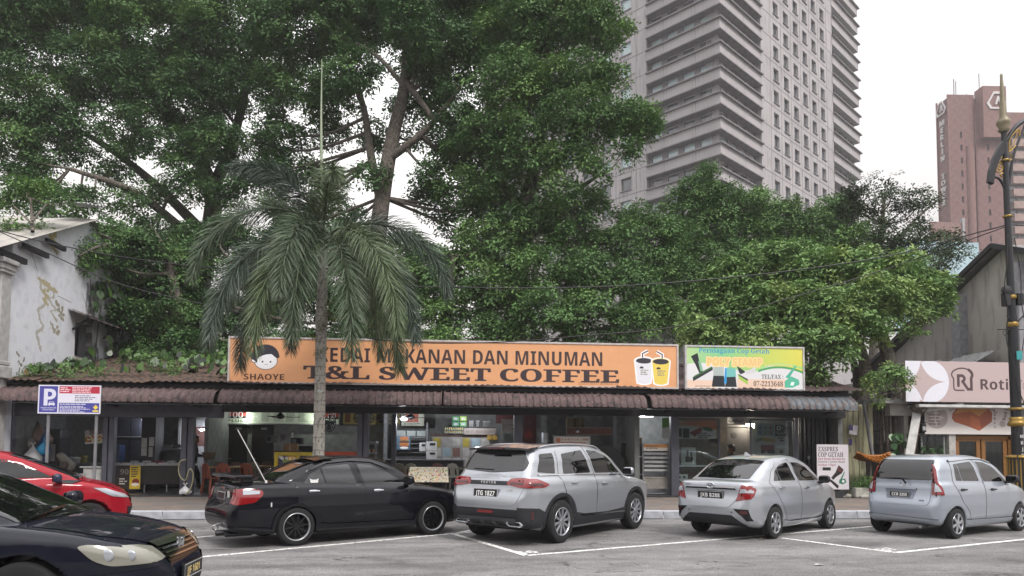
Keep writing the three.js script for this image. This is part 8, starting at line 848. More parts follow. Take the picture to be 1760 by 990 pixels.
// ---------------------------------------------------------------- silver compact saloon
{
  const s = { x0: -2.16, x1: 1.99, top: 1.51, plan0: 0.815, wb: 2.455, wr: 0.288, arch: 0.045, track: 0.71, tw: 0.185, rim: 0.19, paint: paintMat('#aaaeb4', 0.6, 0.3), style: { n: 6, twin: 0.0, w0: 0.022, w1: 0.028, face: CM.alloy, dish: 0.72 },
    lower: [[-1.9, 0.26], [-2.06, 0.3], [-2.14, 0.4], [-2.16, 0.55], [-2.13, 0.7], [-2.1, 0.8], [-2.1, 0.98], [-2.06, 1.04], [-1.7, 1.06], [-0.8, 1.02], [0.6, 0.98], [1.1, 0.96], [1.5, 0.88], [1.8, 0.75], [1.96, 0.6], [1.99, 0.42], [1.85, 0.24], [1.5, 0.2], [-1.5, 0.2]],
    cabin: [[-1.78, 0.85], [-1.8, 1.03], [-1.55, 1.16], [-1.1, 1.39], [-0.7, 1.48], [-0.2, 1.51], [0.2, 1.49], [0.5, 1.42], [0.95, 1.16], [1.32, 0.95], [1.2, 0.78], [-1.6, 0.75]],
    plan: [[-2.17, 0.6], [-2.05, 0.72], [-1.7, 0.79], [-0.8, 0.81], [0.6, 0.81], [1.2, 0.8], [1.65, 0.74], [1.9, 0.6], [2.0, 0.4]], inset: [[0.2, 0.07], [0.4, 0.015], [0.6, 0.0], [0.8, 0.008], [0.95, 0.04], [1.06, 0.09]],
    cabPlan: [[-1.8, 0.68], [-1.0, 0.75], [0, 0.755], [0.6, 0.73], [1.3, 0.64]], tumble: [[0.85, -0.02], [1.0, 0.01], [1.25, 0.1], [1.5, 0.23]] };
  const th = THREE.MathUtils.degToRad(40), K = car('silver_saloon', 'silver compact saloon with shark fin aerial and black rear diffuser', s, parkAt(s, [5.769,-12.456], th), th);
  doors(K, s, [
    { out: [[-1.32, 1.0], [-1.1, 1.22], [-0.8, 1.37], [-0.3, 1.43], [-0.18, 1.1], [-0.16, 0.3], [-0.72, 0.3], [-0.86, 0.5], [-1.02, 0.68]], hole: [[-1.16, 1.03], [-1.0, 1.2], [-0.76, 1.31], [-0.36, 1.36], [-0.27, 1.02]], panes: [[[-1.2, 1.02], [-1.03, 1.21], [-0.9, 1.28], [-0.88, 1.01]], [[-0.86, 1.01], [-0.88, 1.285], [-0.75, 1.33], [-0.35, 1.375], [-0.25, 1.01]]], handle: [-0.96, 0.9], hm: M.chrome },
    { out: [[-0.15, 1.1], [-0.27, 1.43], [0.1, 1.42], [0.42, 1.34], [0.98, 1.03], [1.0, 0.8], [0.88, 0.3], [-0.14, 0.3]], hole: [[-0.13, 1.01], [-0.21, 1.36], [0.1, 1.35], [0.38, 1.27], [0.86, 1.0]], panes: [[[-0.15, 1.0], [-0.23, 1.375], [0.11, 1.365], [0.4, 1.285], [0.9, 0.99]]], handle: [0.1, 0.87], hm: M.chrome }]);
  K.both('side_skirt', [[-0.94, 0.2], [0.94, 0.2], [0.94, 0.3], [0.6, 0.27], [-0.6, 0.29], [-0.94, 0.33]], s.paint, 0.025, [], 0);
  K.P('windscreen', 'T', [[0.5, -0.5], [1.2, -0.6], [1.2, 0.6], [0.5, 0.5]], CM.tint, 0.004);
  K.P('rear_window', 'T', [[-1.68, -0.52], [-1.72, 0], [-1.68, 0.52], [-1.02, 0.5], [-0.98, 0], [-1.02, -0.5]], CM.tint, 0.006);
  const bl = K.P('boot_lid', 'B', [[-0.6, 1.02], [0.6, 1.02], [0.62, 0.95], [0.47, 0.68], [0.36, 0.58], [-0.36, 0.58], [-0.47, 0.68], [-0.62, 0.95]], s.paint, 0.009);
  K.P('chrome_strip', 'B', [[-0.52, 0.895], [0.5, 0.895], [0.46, 0.925], [-0.5, 0.925]], CM.gloss, 0.016, [], 0, bl);
  K.P('chrome_strip', 'B', [[-0.5, 0.922], [0.46, 0.922], [0.46, 0.936], [-0.5, 0.936]], M.chrome, 0.02, [], 0, bl);
  const bd = onSkin(K.F, 'B', 0, 0.95, 0.016); obj('badge', [backTurn(new THREE.TorusGeometry(0.055, 0.009, 8, 28).scale(1.25, 0.9, 1), bd.x - 0.006, 0.955, 0), backTurn(ext([[-0.045, -0.02], [0.0, -0.012], [0.045, 0.028], [0.02, 0.034], [-0.005, 0.004], [-0.04, 0.0]], 0.008), bd.x - 0.002, 0.955, 0)], M.chrome, bl);
  const bt = onSkin(K.F, 'B', -0.46, 0.97, 0.012); obj('lettering', backTurn(letters('BEZZA', 0.032), bt.x - 0.012, 0.975, -0.46), M.chrome, bl);
  const pq = onSkin(K.F, 'B', 0, 0.79, 0.02); rearPlate(K, 'JXB 8288', Math.min(pq.x, -2.09), 0.79, 0, 0.5, 0.135, -0.12, CM.gloss);
  for (const [k, d] of [[1, 'R'], [-1, 'L']]) {
    const q = (p) => (k > 0 ? p : mir(p));
    const t1 = K.P('tail_light', 'B', q([[0.5, 0.7], [0.58, 0.98], [0.7, 0.96], [0.72, 0.74]]), CM.lampRed, 0.014, [], 0), t2 = K.P('tail_light', d, [[-2.16, 0.72], [-2.14, 0.98], [-1.88, 0.93], [-1.84, 0.9], [-1.95, 0.77]], CM.lampRed, 0.013, [], 0);
    K.P('lens', 'B', q([[0.555, 0.84], [0.578, 0.915], [0.7, 0.905], [0.705, 0.845]]), CM.lampClear, 0.018, [], 0, t1); K.P('lens', d, [[-2.12, 0.845], [-2.12, 0.91], [-1.92, 0.88], [-1.93, 0.84]], CM.lampClear, 0.017, [], 0, t2);
    const v1 = K.P('bumper_vent', 'B', q([[0.46, 0.57], [0.69, 0.56], [0.72, 0.36], [0.66, 0.36], [0.6, 0.45]]), CM.gloss, 0.012, [], 0); K.P('reflector', 'B', q([[0.58, 0.48], [0.68, 0.48], [0.67, 0.54], [0.56, 0.54]]), CM.lampDark, 0.018, [], 0, v1);
  }
  K.P('diffuser', 'B', [[-0.64, 0.28], [0.64, 0.28], [0.42, 0.45], [-0.42, 0.45]], CM.plastic, 0.014, [], 0);
  for (const z of [-0.42, 0.42]) { const p = onSkin(K.F, 'B', z, 0.5, 0.003); obj('parking_sensor', backTurn(cyl(0.012, 0.012, 0.01).rotateX(Math.PI / 2), p.x, p.y, p.z), CM.plastic, K.c); }
  obj('aerial_fin', ext([[-0.1, 0], [-0.09, 0.065], [-0.06, 0.06], [0.08, 0.0]], 0.03, 0.008).translate(-0.7, 1.478, -0.015), s.paint, K.c);
  mirror(K, s, 0.8, 1.02, 0.86, CM.plastic);
}
// ---------------------------------------------------------------- silver-blue small hatchback
{
  const s = { x0: -1.7, x1: 1.875, top: 1.54, plan0: 0.74, wb: 2.39, wr: 0.275, arch: 0.045, track: 0.645, tw: 0.165, rim: 0.185, paint: paintMat('#9aa1ab', 0.5, 0.34), style: { n: 6, twin: 0, w0: 0.02, w1: 0.022, face: CM.alloy, dish: 0.7 },
    lower: [[-1.5, 0.24], [-1.66, 0.28], [-1.7, 0.4], [-1.7, 0.6], [-1.66, 0.7], [-1.62, 0.8], [-1.6, 1.0], [-1.5, 1.06], [-0.6, 1.03], [0.5, 1.0], [1.0, 0.98], [1.4, 0.9], [1.7, 0.77], [1.85, 0.6], [1.875, 0.42], [1.75, 0.24], [1.4, 0.2], [-1.3, 0.2]],
    cabin: [[-1.5, 0.8], [-1.6, 1.0], [-1.58, 1.15], [-1.5, 1.36], [-1.42, 1.47], [-1.2, 1.52], [-0.5, 1.54], [0.0, 1.52], [0.35, 1.45], [0.85, 1.18], [1.25, 0.97], [1.1, 0.8]],
    plan: [[-1.71, 0.56], [-1.62, 0.66], [-1.35, 0.725], [-0.6, 0.737], [0.6, 0.737], [1.1, 0.73], [1.5, 0.67], [1.78, 0.54], [1.88, 0.38]], inset: [[0.2, 0.06], [0.4, 0.012], [0.6, 0.0], [0.8, 0.005], [1.0, 0.04], [1.1, 0.08]],
    cabPlan: [[-1.6, 0.61], [-1.2, 0.68], [-0.4, 0.695], [0.4, 0.69], [1.2, 0.6]], tumble: [[0.85, -0.02], [1.0, 0.01], [1.25, 0.06], [1.55, 0.19]] };
  const th = THREE.MathUtils.degToRad(28), K = car('small_hatchback', 'pale blue silver small hatchback with tall upright red tail lights', s, parkAt(s, [9.181,-12.397], th), th); K.c.scale.set(1.05, 1.0, 1.04);
  doors(K, s, [
    { out: [[-1.22, 1.0], [-1.14, 1.42], [-0.36, 1.47], [-0.22, 1.1], [-0.2, 0.32], [-0.7, 0.32], [-0.8, 0.5], [-1.0, 0.66]], hole: [[-1.12, 1.05], [-1.06, 1.35], [-0.42, 1.4], [-0.33, 1.03]], panes: [[[-1.13, 1.04], [-1.07, 1.36], [-0.95, 1.37], [-0.9, 1.03]], [[-0.88, 1.03], [-0.93, 1.372], [-0.41, 1.41], [-0.31, 1.02]]], handle: [-0.98, 0.88], hm: CM.plastic },
    { out: [[-0.19, 1.1], [-0.33, 1.47], [0.02, 1.45], [0.3, 1.38], [0.9, 1.04], [0.92, 0.85], [0.82, 0.32], [-0.18, 0.32]], hole: [[-0.17, 1.02], [-0.26, 1.4], [0.02, 1.38], [0.26, 1.31], [0.78, 1.0]], panes: [[[-0.19, 1.01], [-0.28, 1.41], [0.03, 1.395], [0.28, 1.325], [0.84, 0.99]]], handle: [0.08, 0.86], hm: CM.plastic }]);
  K.both('rain_visor', [[-1.15, 1.395], [-0.4, 1.435], [0.03, 1.425], [0.3, 1.355], [0.3, 1.38], [0.02, 1.45], [-0.4, 1.462], [-1.15, 1.425]], CM.alloy, 0.022, [], 0);
  K.both('side_skirt', [[-0.92, 0.2], [0.92, 0.2], [0.92, 0.31], [-0.92, 0.34]], s.paint, 0.02, [], 0);
  K.P('windscreen', 'T', [[0.36, -0.48], [1.12, -0.56], [1.12, 0.56], [0.36, 0.48]], CM.tint, 0.004);
  K.P('rear_window', 'B', [[-0.5, 1.06], [0.5, 1.06], [0.47, 1.43], [-0.47, 1.43]], CM.tint, 0.009);
  const tg = K.P('tailgate', 'B', [[-0.5, 1.05], [0.5, 1.05], [0.49, 0.66], [0.44, 0.6], [-0.44, 0.6], [-0.49, 0.66]], s.paint, 0.009);
  K.P('plate_recess', 'B', [[-0.27, 0.7], [0.2, 0.7], [0.25, 0.88], [-0.32, 0.88]], grain('#8d96a6', 0.5), 0.012, [], 0, tg);
  K.P('plate_garnish', 'B', [[-0.32, 0.88], [0.25, 0.88], [0.25, 0.905], [-0.32, 0.905]], s.paint, 0.03, [], 0, tg);
  const pq = onSkin(K.F, 'B', -0.04, 0.78, 0.025); rearPlate(K, 'CCB 3255', pq.x, 0.785, -0.04, 0.36, 0.1, 0.05, CM.alloyDark);
  const bd = onSkin(K.F, 'B', 0, 0.97, 0.012); obj('badge', [backTurn(new THREE.TorusGeometry(0.045, 0.006, 8, 24).scale(1.25, 0.85, 1), bd.x - 0.004, 0.97, 0), backTurn(ext([[-0.035, -0.01], [0, -0.016], [0.035, 0.018], [0.0, 0.012]], 0.006), bd.x, 0.97, 0)], M.chrome, tg);
  const l1 = onSkin(K.F, 'B', 0.36, 0.68, 0.01); obj('lettering', backTurn(letters('VIVA', 0.03), l1.x, 0.69, 0.36), M.chrome, tg);
  obj('wiper', [bar([-1.69, 1.07, -0.36], [-1.69, 1.09, 0.02], 0.018), bar([-1.69, 1.09, 0.02], [-1.675, 0.99, 0.1], 0.024)], CM.gloss, K.c);
  for (const [k, d] of [[1, 'R'], [-1, 'L']]) {
    const q = (p) => (k > 0 ? p : mir(p));
    const t2 = K.P('tail_light', d, [[-1.74, 0.8], [-1.53, 0.8], [-1.555, 1.05], [-1.475, 1.38], [-1.6, 1.4], [-1.68, 1.05]], CM.lampRed, 0.016, [], 0); K.P('lens', d, [[-1.71, 0.86], [-1.57, 0.86], [-1.59, 1.04], [-1.68, 1.04]], CM.lampClear, 0.021, [], 0, t2);
    K.P('tail_light', 'B', q([[0.51, 0.8], [0.51, 1.05], [0.56, 1.05], [0.6, 0.8]]), CM.lampRed, 0.014, [], 0);
  }
  K.P('bumper_crease', 'B', [[-0.62, 0.4], [0.62, 0.36], [0.5, 0.33], [-0.62, 0.35]], s.paint, 0.02, [], 0);
  obj('exhaust_pipe', rod([-1.5, 0.22, 0.35], [-1.72, 0.21, 0.35], 0.025), M.steel, K.c);
  mirror(K, s, 0.72, 1.06, 0.79, CM.plastic);
}
// ---------------------------------------------------------------- black saloon with spoiler
{
  const s = { x0: -2.335, x1: 2.165, top: 1.46, plan0: 0.855, wb: 2.56, wr: 0.308, arch: 0.035, track: 0.755, tw: 0.205, rim: 0.222, paint: darkPaint('#06070f'), style: { n: 10, twin: 0, w0: 0.011, w1: 0.008, face: CM.gloss, lip: CM.alloy, dish: 0.4, back: CM.well },
    lower: [[-2.05, 0.26], [-2.24, 0.28], [-2.32, 0.38], [-2.335, 0.56], [-2.28, 0.68], [-2.21, 0.8], [-2.2, 0.95], [-2.12, 1.02], [-1.6, 1.04], [-0.8, 1.0], [0.4, 0.97], [1.0, 0.95], [1.5, 0.87], [1.95, 0.74], [2.12, 0.6], [2.165, 0.42], [2.05, 0.22], [1.6, 0.2], [-1.6, 0.2]],
    cabin: [[-1.62, 0.85], [-1.65, 1.02], [-1.35, 1.18], [-0.9, 1.38], [-0.5, 1.44], [0.0, 1.455], [0.3, 1.42], [0.65, 1.27], [1.12, 0.98], [1.0, 0.8], [-1.4, 0.78]],
    plan: [[-2.34, 0.66], [-2.24, 0.77], [-1.9, 0.835], [-0.8, 0.848], [0.8, 0.848], [1.4, 0.83], [1.85, 0.75], [2.08, 0.58], [2.17, 0.42]], inset: [[0.2, 0.05], [0.4, 0.005], [0.6, 0.0], [0.8, 0.012], [0.93, 0.05], [1.03, 0.11]],
    cabPlan: [[-1.7, 0.67], [-0.9, 0.755], [0.2, 0.76], [1.1, 0.66]], tumble: [[0.85, -0.01], [1.0, 0.02], [1.2, 0.1], [1.46, 0.25]] };
  const th = THREE.MathUtils.degToRad(33), K = car('black_saloon', 'black saloon with boot spoiler, whip aerial and black wheels, parked before the palm', s, parkAt(s, [-2.539,-11.788], th), th);
  doors(K, s, [
    { out: [[-1.3, 0.98], [-1.12, 1.2], [-0.75, 1.34], [-0.25, 1.38], [-0.12, 1.05], [-0.1, 0.32], [-0.78, 0.32], [-0.9, 0.52], [-1.16, 0.68]], hole: [[-1.14, 1.0], [-1.0, 1.16], [-0.72, 1.27], [-0.3, 1.31], [-0.2, 0.98]], panes: [[[-1.17, 0.99], [-1.03, 1.17], [-0.84, 1.25], [-0.77, 0.98]], [[-0.74, 0.98], [-0.81, 1.258], [-0.71, 1.285], [-0.29, 1.32], [-0.17, 0.97]]], handle: [-1.0, 0.86], hm: M.chrome },
    { out: [[-0.09, 1.05], [-0.21, 1.38], [0.1, 1.36], [0.42, 1.25], [0.92, 0.98], [0.98, 0.8], [0.92, 0.32], [-0.08, 0.32]], hole: [[-0.06, 0.97], [-0.15, 1.31], [0.1, 1.29], [0.38, 1.18], [0.78, 0.95]], panes: [[[-0.09, 0.96], [-0.17, 1.325], [0.11, 1.305], [0.4, 1.195], [0.84, 0.94]]], handle: [0.16, 0.84], hm: M.chrome }]);
  K.both('rain_visor', [[-1.0, 1.2], [-0.7, 1.31], [-0.27, 1.345], [0.11, 1.325], [0.42, 1.21], [0.42, 1.24], [0.11, 1.36], [-0.27, 1.375], [-0.7, 1.34], [-1.0, 1.23]], CM.gloss, 0.025, [], 0);
  K.both('rub_strip', [[-1.1, 0.55], [0.85, 0.53], [0.85, 0.575], [-1.1, 0.6]], s.paint, 0.02, [], 0);
  K.both('side_skirt', [[-0.95, 0.2], [0.92, 0.2], [0.92, 0.31], [-0.7, 0.33], [-0.95, 0.36]], s.paint, 0.025, [], 0);
  archTrim(K, s, s.paint, 0.06, 0.012);
  K.P('windscreen', 'T', [[0.34, -0.52], [1.02, -0.62], [1.02, 0.62], [0.34, 0.52]], CM.tint, 0.004);
  K.P('rear_window', 'T', [[-1.56, -0.55], [-1.6, 0], [-1.56, 0.55], [-0.86, 0.53], [-0.82, 0], [-0.86, -0.53]], CM.tint, 0.006);
  obj('roof_visor', grid(12, 4, (u, v) => [-0.62 - v * 0.34 + Math.abs(u - 0.5) * 0.12, 1.452 - v * 0.05 - (u - 0.5) ** 2 * 0.14, (u - 0.5) * 1.16]), CM.gloss, K.c);
  obj('boot_spoiler', [rbox(0.27, 0.055, 1.36, -2.08, 1.12, 0, 0.025), rbox(0.2, 0.1, 0.09, -2.02, 1.07, -0.6, 0.03), rbox(0.2, 0.1, 0.09, -2.02, 1.07, 0.6, 0.03)], s.paint, K.c);
  K.P('boot_lid', 'B', [[-0.58, 0.96], [0.58, 0.96], [0.5, 0.68], [-0.5, 0.68]], s.paint, 0.008);
  const pq = onSkin(K.F, 'B', 0, 0.8, 0.02); rearPlate(K, 'JHT 51', pq.x, 0.8, 0, 0.42, 0.12, 0.1, M.chrome); K.c.children[K.c.children.length - 1].children[0].material = plateMat('', 256, 80);
  obj('sticker', backTurn(rbox(0.1, 0.1, 0.006, 0, 0, 0, 0.002), pq.x - 0.01, 0.84, 0.42), M.white, K.c);
  for (const [k, d] of [[1, 'R'], [-1, 'L']]) {
    const q = (p) => (k > 0 ? p : mir(p));
    const t = K.P('tail_light', d, [[-2.25, 0.68], [-2.26, 0.92], [-2.05, 0.94], [-1.83, 0.91], [-1.82, 0.84], [-1.95, 0.72]], CM.lampRed, 0.014); K.P('lens', d, [[-2.12, 0.84], [-2.12, 0.92], [-1.87, 0.9], [-1.88, 0.85]], CM.lampClear, 0.018, [], 0, t);
    K.P('tail_light', 'B', q([[0.56, 0.7], [0.56, 0.92], [0.74, 0.93], [0.74, 0.7]]), CM.lampRed, 0.014, [], 0);
    K.P('headlight', d, [[1.75, 0.7], [1.78, 0.78], [2.0, 0.74], [2.1, 0.64]], CM.lampClear, 0.012, [], 0);
  }
  K.P('bumper_lip', 'R', [[-2.3, 0.24], [-1.6, 0.24], [-1.6, 0.3], [-1.9, 0.34], [-2.3, 0.36]], s.paint, 0.02, [], 0);
  obj('exhaust_pipe', [rod([-1.9, 0.24, 0.42], [-2.42, 0.24, 0.42], 0.045), rod([-1.9, 0.22, 0.52], [-2.32, 0.22, 0.52], 0.04)], mat('#3c3c40', 0.35, 0.8), K.c);
  obj('tow_ring', new THREE.TorusGeometry(0.04, 0.012, 8, 20).rotateX(0.2).translate(-2.36, 0.3, 0.16), M.steel, K.c);
  obj('badge', backTurn(rbox(0.14, 0.03, 0.012, 0, 0, 0, 0.006), pq.x, 0.93, 0.1), M.chrome, K.c);
  obj('bumper_sticker', rbox(0.02, 0.07, 0.004, -1.7, 0.68, 0.845, 0.001), M.white, K.c);
  obj('whip_aerial', [rod([-1.72, 1.02, 0.62], [-2.2, 1.86, 0.66], 0.009, 0.007), cyl(0.022, 0.015, 0.05, -1.72, 1.03, 0.62)], mat('#d0d0d0', 0.5, 0.2), K.c);
  K.P('window_sticker', 'R', [[-1.02, 1.0], [-0.9, 1.0], [-0.88, 1.07], [-0.92, 1.05], [-0.99, 1.05], [-1.03, 1.07]], M.white, 0.01, [], 0);
  mirror(K, s, 0.74, 1.02, 0.9, s.paint);
}
// ---------------------------------------------------------------- red hatchback behind
{
  const s = { x0: -1.95, x1: 1.92, top: 1.53, plan0: 0.845, wb: 2.5, wr: 0.3, arch: 0.05, track: 0.74, tw: 0.185, rim: 0.2, paint: darkPaint('#8e0d1f'), style: { n: 7, twin: 0, w0: 0.02, w1: 0.02, face: CM.alloy, dish: 0.6 }, cell: 0.035,
    lower: [[-1.7, 0.24], [-1.9, 0.3], [-1.95, 0.5], [-1.9, 0.75], [-1.84, 1.0], [-1.2, 1.06], [-0.2, 1.03], [0.7, 1.02], [1.1, 1.0], [1.45, 0.92], [1.72, 0.8], [1.88, 0.66], [1.92, 0.45], [1.8, 0.24], [1.4, 0.2], [-1.4, 0.2]],
    cabin: [[-1.7, 0.8], [-1.85, 1.0], [-1.75, 1.25], [-1.6, 1.45], [-1.2, 1.52], [-0.4, 1.53], [0.0, 1.48], [0.5, 1.29], [1.25, 0.98], [1.1, 0.8]],
    plan: [[-1.96, 0.66], [-1.8, 0.77], [-1.2, 0.84], [0.6, 0.84], [1.1, 0.83], [1.55, 0.76], [1.82, 0.6], [1.93, 0.42]], inset: [[0.2, 0.06], [0.45, 0.01], [0.7, 0], [0.9, 0.02], [1.05, 0.09]],
    cabPlan: [[-1.8, 0.7], [-1.0, 0.77], [0.2, 0.77], [1.2, 0.66]], tumble: [[0.9, 0], [1.05, 0.03], [1.3, 0.1], [1.55, 0.22]] };
  const th = THREE.MathUtils.degToRad(24), K = car('red_hatchback', 'red hatchback half hidden behind the moving black saloon', s, [-7.8, -13.15], th);
  doors(K, s, [{ out: [[-0.05, 1.05], [-0.2, 1.44], [0.05, 1.4], [0.45, 1.25], [0.98, 1.0], [1.0, 0.85], [0.9, 0.32], [-0.04, 0.32]], hole: [[-0.03, 1.04], [-0.14, 1.37], [0.05, 1.34], [0.4, 1.2], [0.72, 1.04]], panes: [[[-0.05, 1.03], [-0.16, 1.385], [0.06, 1.355], [0.42, 1.215], [0.76, 1.03]]], handle: [0.15, 0.92] }, { out: [[-1.3, 1.05], [-1.2, 1.4], [-0.24, 1.44], [-0.08, 1.05], [-0.07, 0.32], [-0.7, 0.32], [-0.95, 0.7]], hole: [[-1.15, 1.06], [-1.05, 1.34], [-0.27, 1.38], [-0.13, 1.04]], panes: [[[-1.17, 1.05], [-1.07, 1.35], [-0.26, 1.39], [-0.11, 1.03]]], handle: [-0.9, 0.94] }]);
  K.both('corner_trim', [[0.78, 1.0], [1.12, 0.975], [0.98, 0.93], [0.76, 0.95]], CM.plastic, 0.014, [], 0);
  K.P('windscreen', 'T', [[0.06, -0.55], [1.1, -0.62], [1.1, 0.62], [0.06, 0.55]], CM.tint, 0.005);
  K.both('headlight', [[1.3, 0.86], [1.5, 0.84], [1.78, 0.73], [1.86, 0.66], [1.6, 0.7]], CM.lampClear, 0.012, [], 0);
  K.P('grille', 'F', [[-0.45, 0.58], [0.45, 0.58], [0.4, 0.68], [-0.4, 0.68]], CM.gloss, 0.012, [], 0);
  K.P('bumper_grille', 'F', [[-0.5, 0.3], [0.5, 0.3], [0.55, 0.5], [-0.55, 0.5]], CM.plastic, 0.012, [], 0);
  K.P('bonnet', 'T', [[1.08, -0.62], [1.78, -0.5], [1.78, 0.5], [1.08, 0.62]], s.paint, 0.006);
  obj('wiper', bar([1.12, 1.02, 0.5], [1.0, 1.08, -0.1], 0.025), CM.gloss, K.c);
  mirror(K, s, 0.78, 1.04, 0.92, grain('#2a3350', 0.4));
}
// ---------------------------------------------------------------- dark blue saloon driving past
{
  const s = { x0: -2.5, x1: 2.43, top: 1.48, plan0: 0.93, wb: 2.8, wr: 0.33, arch: 0.055, track: 0.8, tw: 0.225, rim: 0.216, paint: darkPaint('#090c1a'), style: { n: 5, twin: 0.36, w0: 0.016, w1: 0.026, face: CM.alloy, dish: 0.6 }, cell: 0.03, crown: 0.05,
    lower: [[-2.2, 0.25], [-2.45, 0.3], [-2.5, 0.55], [-2.45, 0.85], [-2.36, 1.0], [-1.8, 1.05], [-0.6, 1.02], [0.6, 0.99], [1.1, 0.98], [1.6, 0.93], [2.0, 0.84], [2.24, 0.75], [2.36, 0.62], [2.43, 0.5], [2.42, 0.32], [2.28, 0.2], [1.7, 0.19], [-1.8, 0.19]],
    cabin: [[-1.75, 0.85], [-1.8, 1.03], [-1.3, 1.24], [-0.9, 1.4], [-0.4, 1.47], [0.0, 1.46], [0.35, 1.39], [0.8, 1.2], [1.38, 0.95], [1.2, 0.8]],
    plan: [[-2.5, 0.7], [-2.35, 0.82], [-1.8, 0.9], [0.5, 0.922], [1.5, 0.915], [1.95, 0.85], [2.2, 0.72], [2.35, 0.55], [2.44, 0.36]], inset: [[0.2, 0.05], [0.4, 0.0], [0.65, 0.0], [0.8, 0.02], [0.95, 0.08], [1.05, 0.14]],
    cabPlan: [[-1.8, 0.72], [-0.9, 0.81], [0.3, 0.82], [1.35, 0.74]], tumble: [[0.85, -0.02], [1.0, 0.02], [1.2, 0.1], [1.48, 0.25]] };
  const K = car('dark_saloon', 'dark blue saloon driving past, chrome grille and cloudy headlights', s, [-4.93, -6.95], 0.03);
  doors(K, s, [{ out: [[-0.05, 1.05], [-0.2, 1.4], [0.1, 1.38], [0.5, 1.24], [1.0, 1.0], [1.02, 0.8], [0.95, 0.3], [-0.04, 0.3]], hole: [[-0.03, 1.0], [-0.14, 1.33], [0.1, 1.31], [0.45, 1.18], [0.82, 0.99]], panes: [[[-0.05, 0.99], [-0.16, 1.345], [0.11, 1.325], [0.47, 1.195], [0.87, 0.98]]], handle: [0.15, 0.86] }, { out: [[-1.3, 1.05], [-1.1, 1.3], [-0.24, 1.4], [-0.08, 1.05], [-0.07, 0.3], [-0.85, 0.3], [-1.05, 0.6]], hole: [[-1.1, 1.04], [-0.95, 1.24], [-0.27, 1.34], [-0.13, 1.0]], panes: [[[-1.12, 1.03], [-0.96, 1.25], [-0.26, 1.35], [-0.11, 0.99]]], handle: [-0.9, 0.88] }]);
  K.P('windscreen', 'T', [[0.38, -0.58], [0.9, -0.68], [1.26, -0.66], [1.33, 0], [1.26, 0.66], [0.9, 0.68], [0.38, 0.58]], CM.tint, 0.005);
  K.P('bonnet', 'T', [[1.36, -0.7], [1.9, -0.66], [2.22, -0.42], [2.27, 0], [2.22, 0.42], [1.9, 0.66], [1.36, 0.7], [1.4, 0]], s.paint, 0.008);
  for (const [k, d] of [[1, 'R'], [-1, 'L']]) {
    const q = (p) => (k > 0 ? p : mir(p));
    K.P('headlight', d, [[1.8, 0.775], [1.88, 0.785], [2.1, 0.75], [2.28, 0.7], [2.33, 0.6], [2.05, 0.605], [1.93, 0.66]], CM.lampWarm, 0.014, [], 1);
    K.P('headlight', 'F', q([[0.42, 0.62], [0.46, 0.72], [0.6, 0.75], [0.72, 0.76], [0.72, 0.62], [0.55, 0.6]]), CM.lampWarm, 0.012, [], 0);
    for (const [hx, hr, hy] of [[2.02, 0.055, 0.69], [2.17, 0.045, 0.675]]) { const p = onSkin(K.F, d, hx, hy, 0.008); obj('headlamp_reflector', ball(hr, p.x, p.y, p.z, 1, 1, 0.3), CM.lampClear, K.c); }
    K.P('bumper_crease', d, [[1.75, 0.53], [2.38, 0.56], [2.38, 0.5], [1.75, 0.47]], s.paint, 0.016, [], 0);
    K.P('fog_recess', 'F', q([[0.45, 0.25], [0.75, 0.28], [0.75, 0.4], [0.5, 0.38]]), CM.plastic, 0.01, [], 0);
  }
  const gr = K.P('grille', 'F', [[-0.4, 0.57], [0.4, 0.57], [0.44, 0.73], [-0.44, 0.73]], CM.gloss, 0.01, [], 0);
  K.P('grille_bar', 'F', [[-0.42, 0.7], [0.42, 0.7], [0.45, 0.745], [0, 0.755], [-0.45, 0.745]], M.chrome, 0.025, [], 0, gr);
  for (const y of [0.6, 0.635, 0.67]) K.P('grille_bar', 'F', [[-0.38, y], [0.38, y], [0.39, y + 0.014], [-0.39, y + 0.014]], M.chrome, 0.022, [], 0, gr);
  const e = onSkin(K.F, 'F', 0, 0.66, 0.03); obj('emblem', [box(0.02, 0.12, 0.026, 0, 0, -0.045), box(0.02, 0.12, 0.026, 0, 0, 0.045), box(0.02, 0.026, 0.1, 0, 0, 0), ...[-1, 1].map((k) => bar([0, -0.06, k * 0.062], [0, 0.066, k * 0.075], 0.014)), box(0.014, 0.014, 0.16, 0, 0.068, 0)].map((g) => g.translate(e.x, e.y, e.z)), M.chrome, K.c);
  const b = onSkin(K.F, 'F', 0, 0.46, 0.03); const pl = obj('number_plate', rbox(0.02, 0.15, 0.54, b.x, 0.46, 0, 0.008), CM.gloss, K.c); const pf = board(0.5, 0.13, 0.02).rotateY(Math.PI / 2).translate(b.x + 0.002, 0.46, 0); pf.userData.uv = true; obj('plate_print', pf, plateMat('JJF 1601', 512, 133, '#d9c07a'), pl);
  K.P('bumper_grille', 'F', [[-0.5, 0.24], [0.5, 0.24], [0.55, 0.37], [-0.55, 0.37]], CM.plastic, 0.01, [], 0);
  { const q = [[1.26, 0.55], [1.24, 0.2], [1.2, -0.15]].map(([x, z]) => onSkin(K.F, 'T', x, z, 0.02).toArray()); obj('wiper', [bar(q[0], q[1], 0.02), bar(q[1], q[2], 0.02)], CM.gloss, K.c); }
  mirror(K, s, 0.9, 1.05, 1.0, s.paint);
}

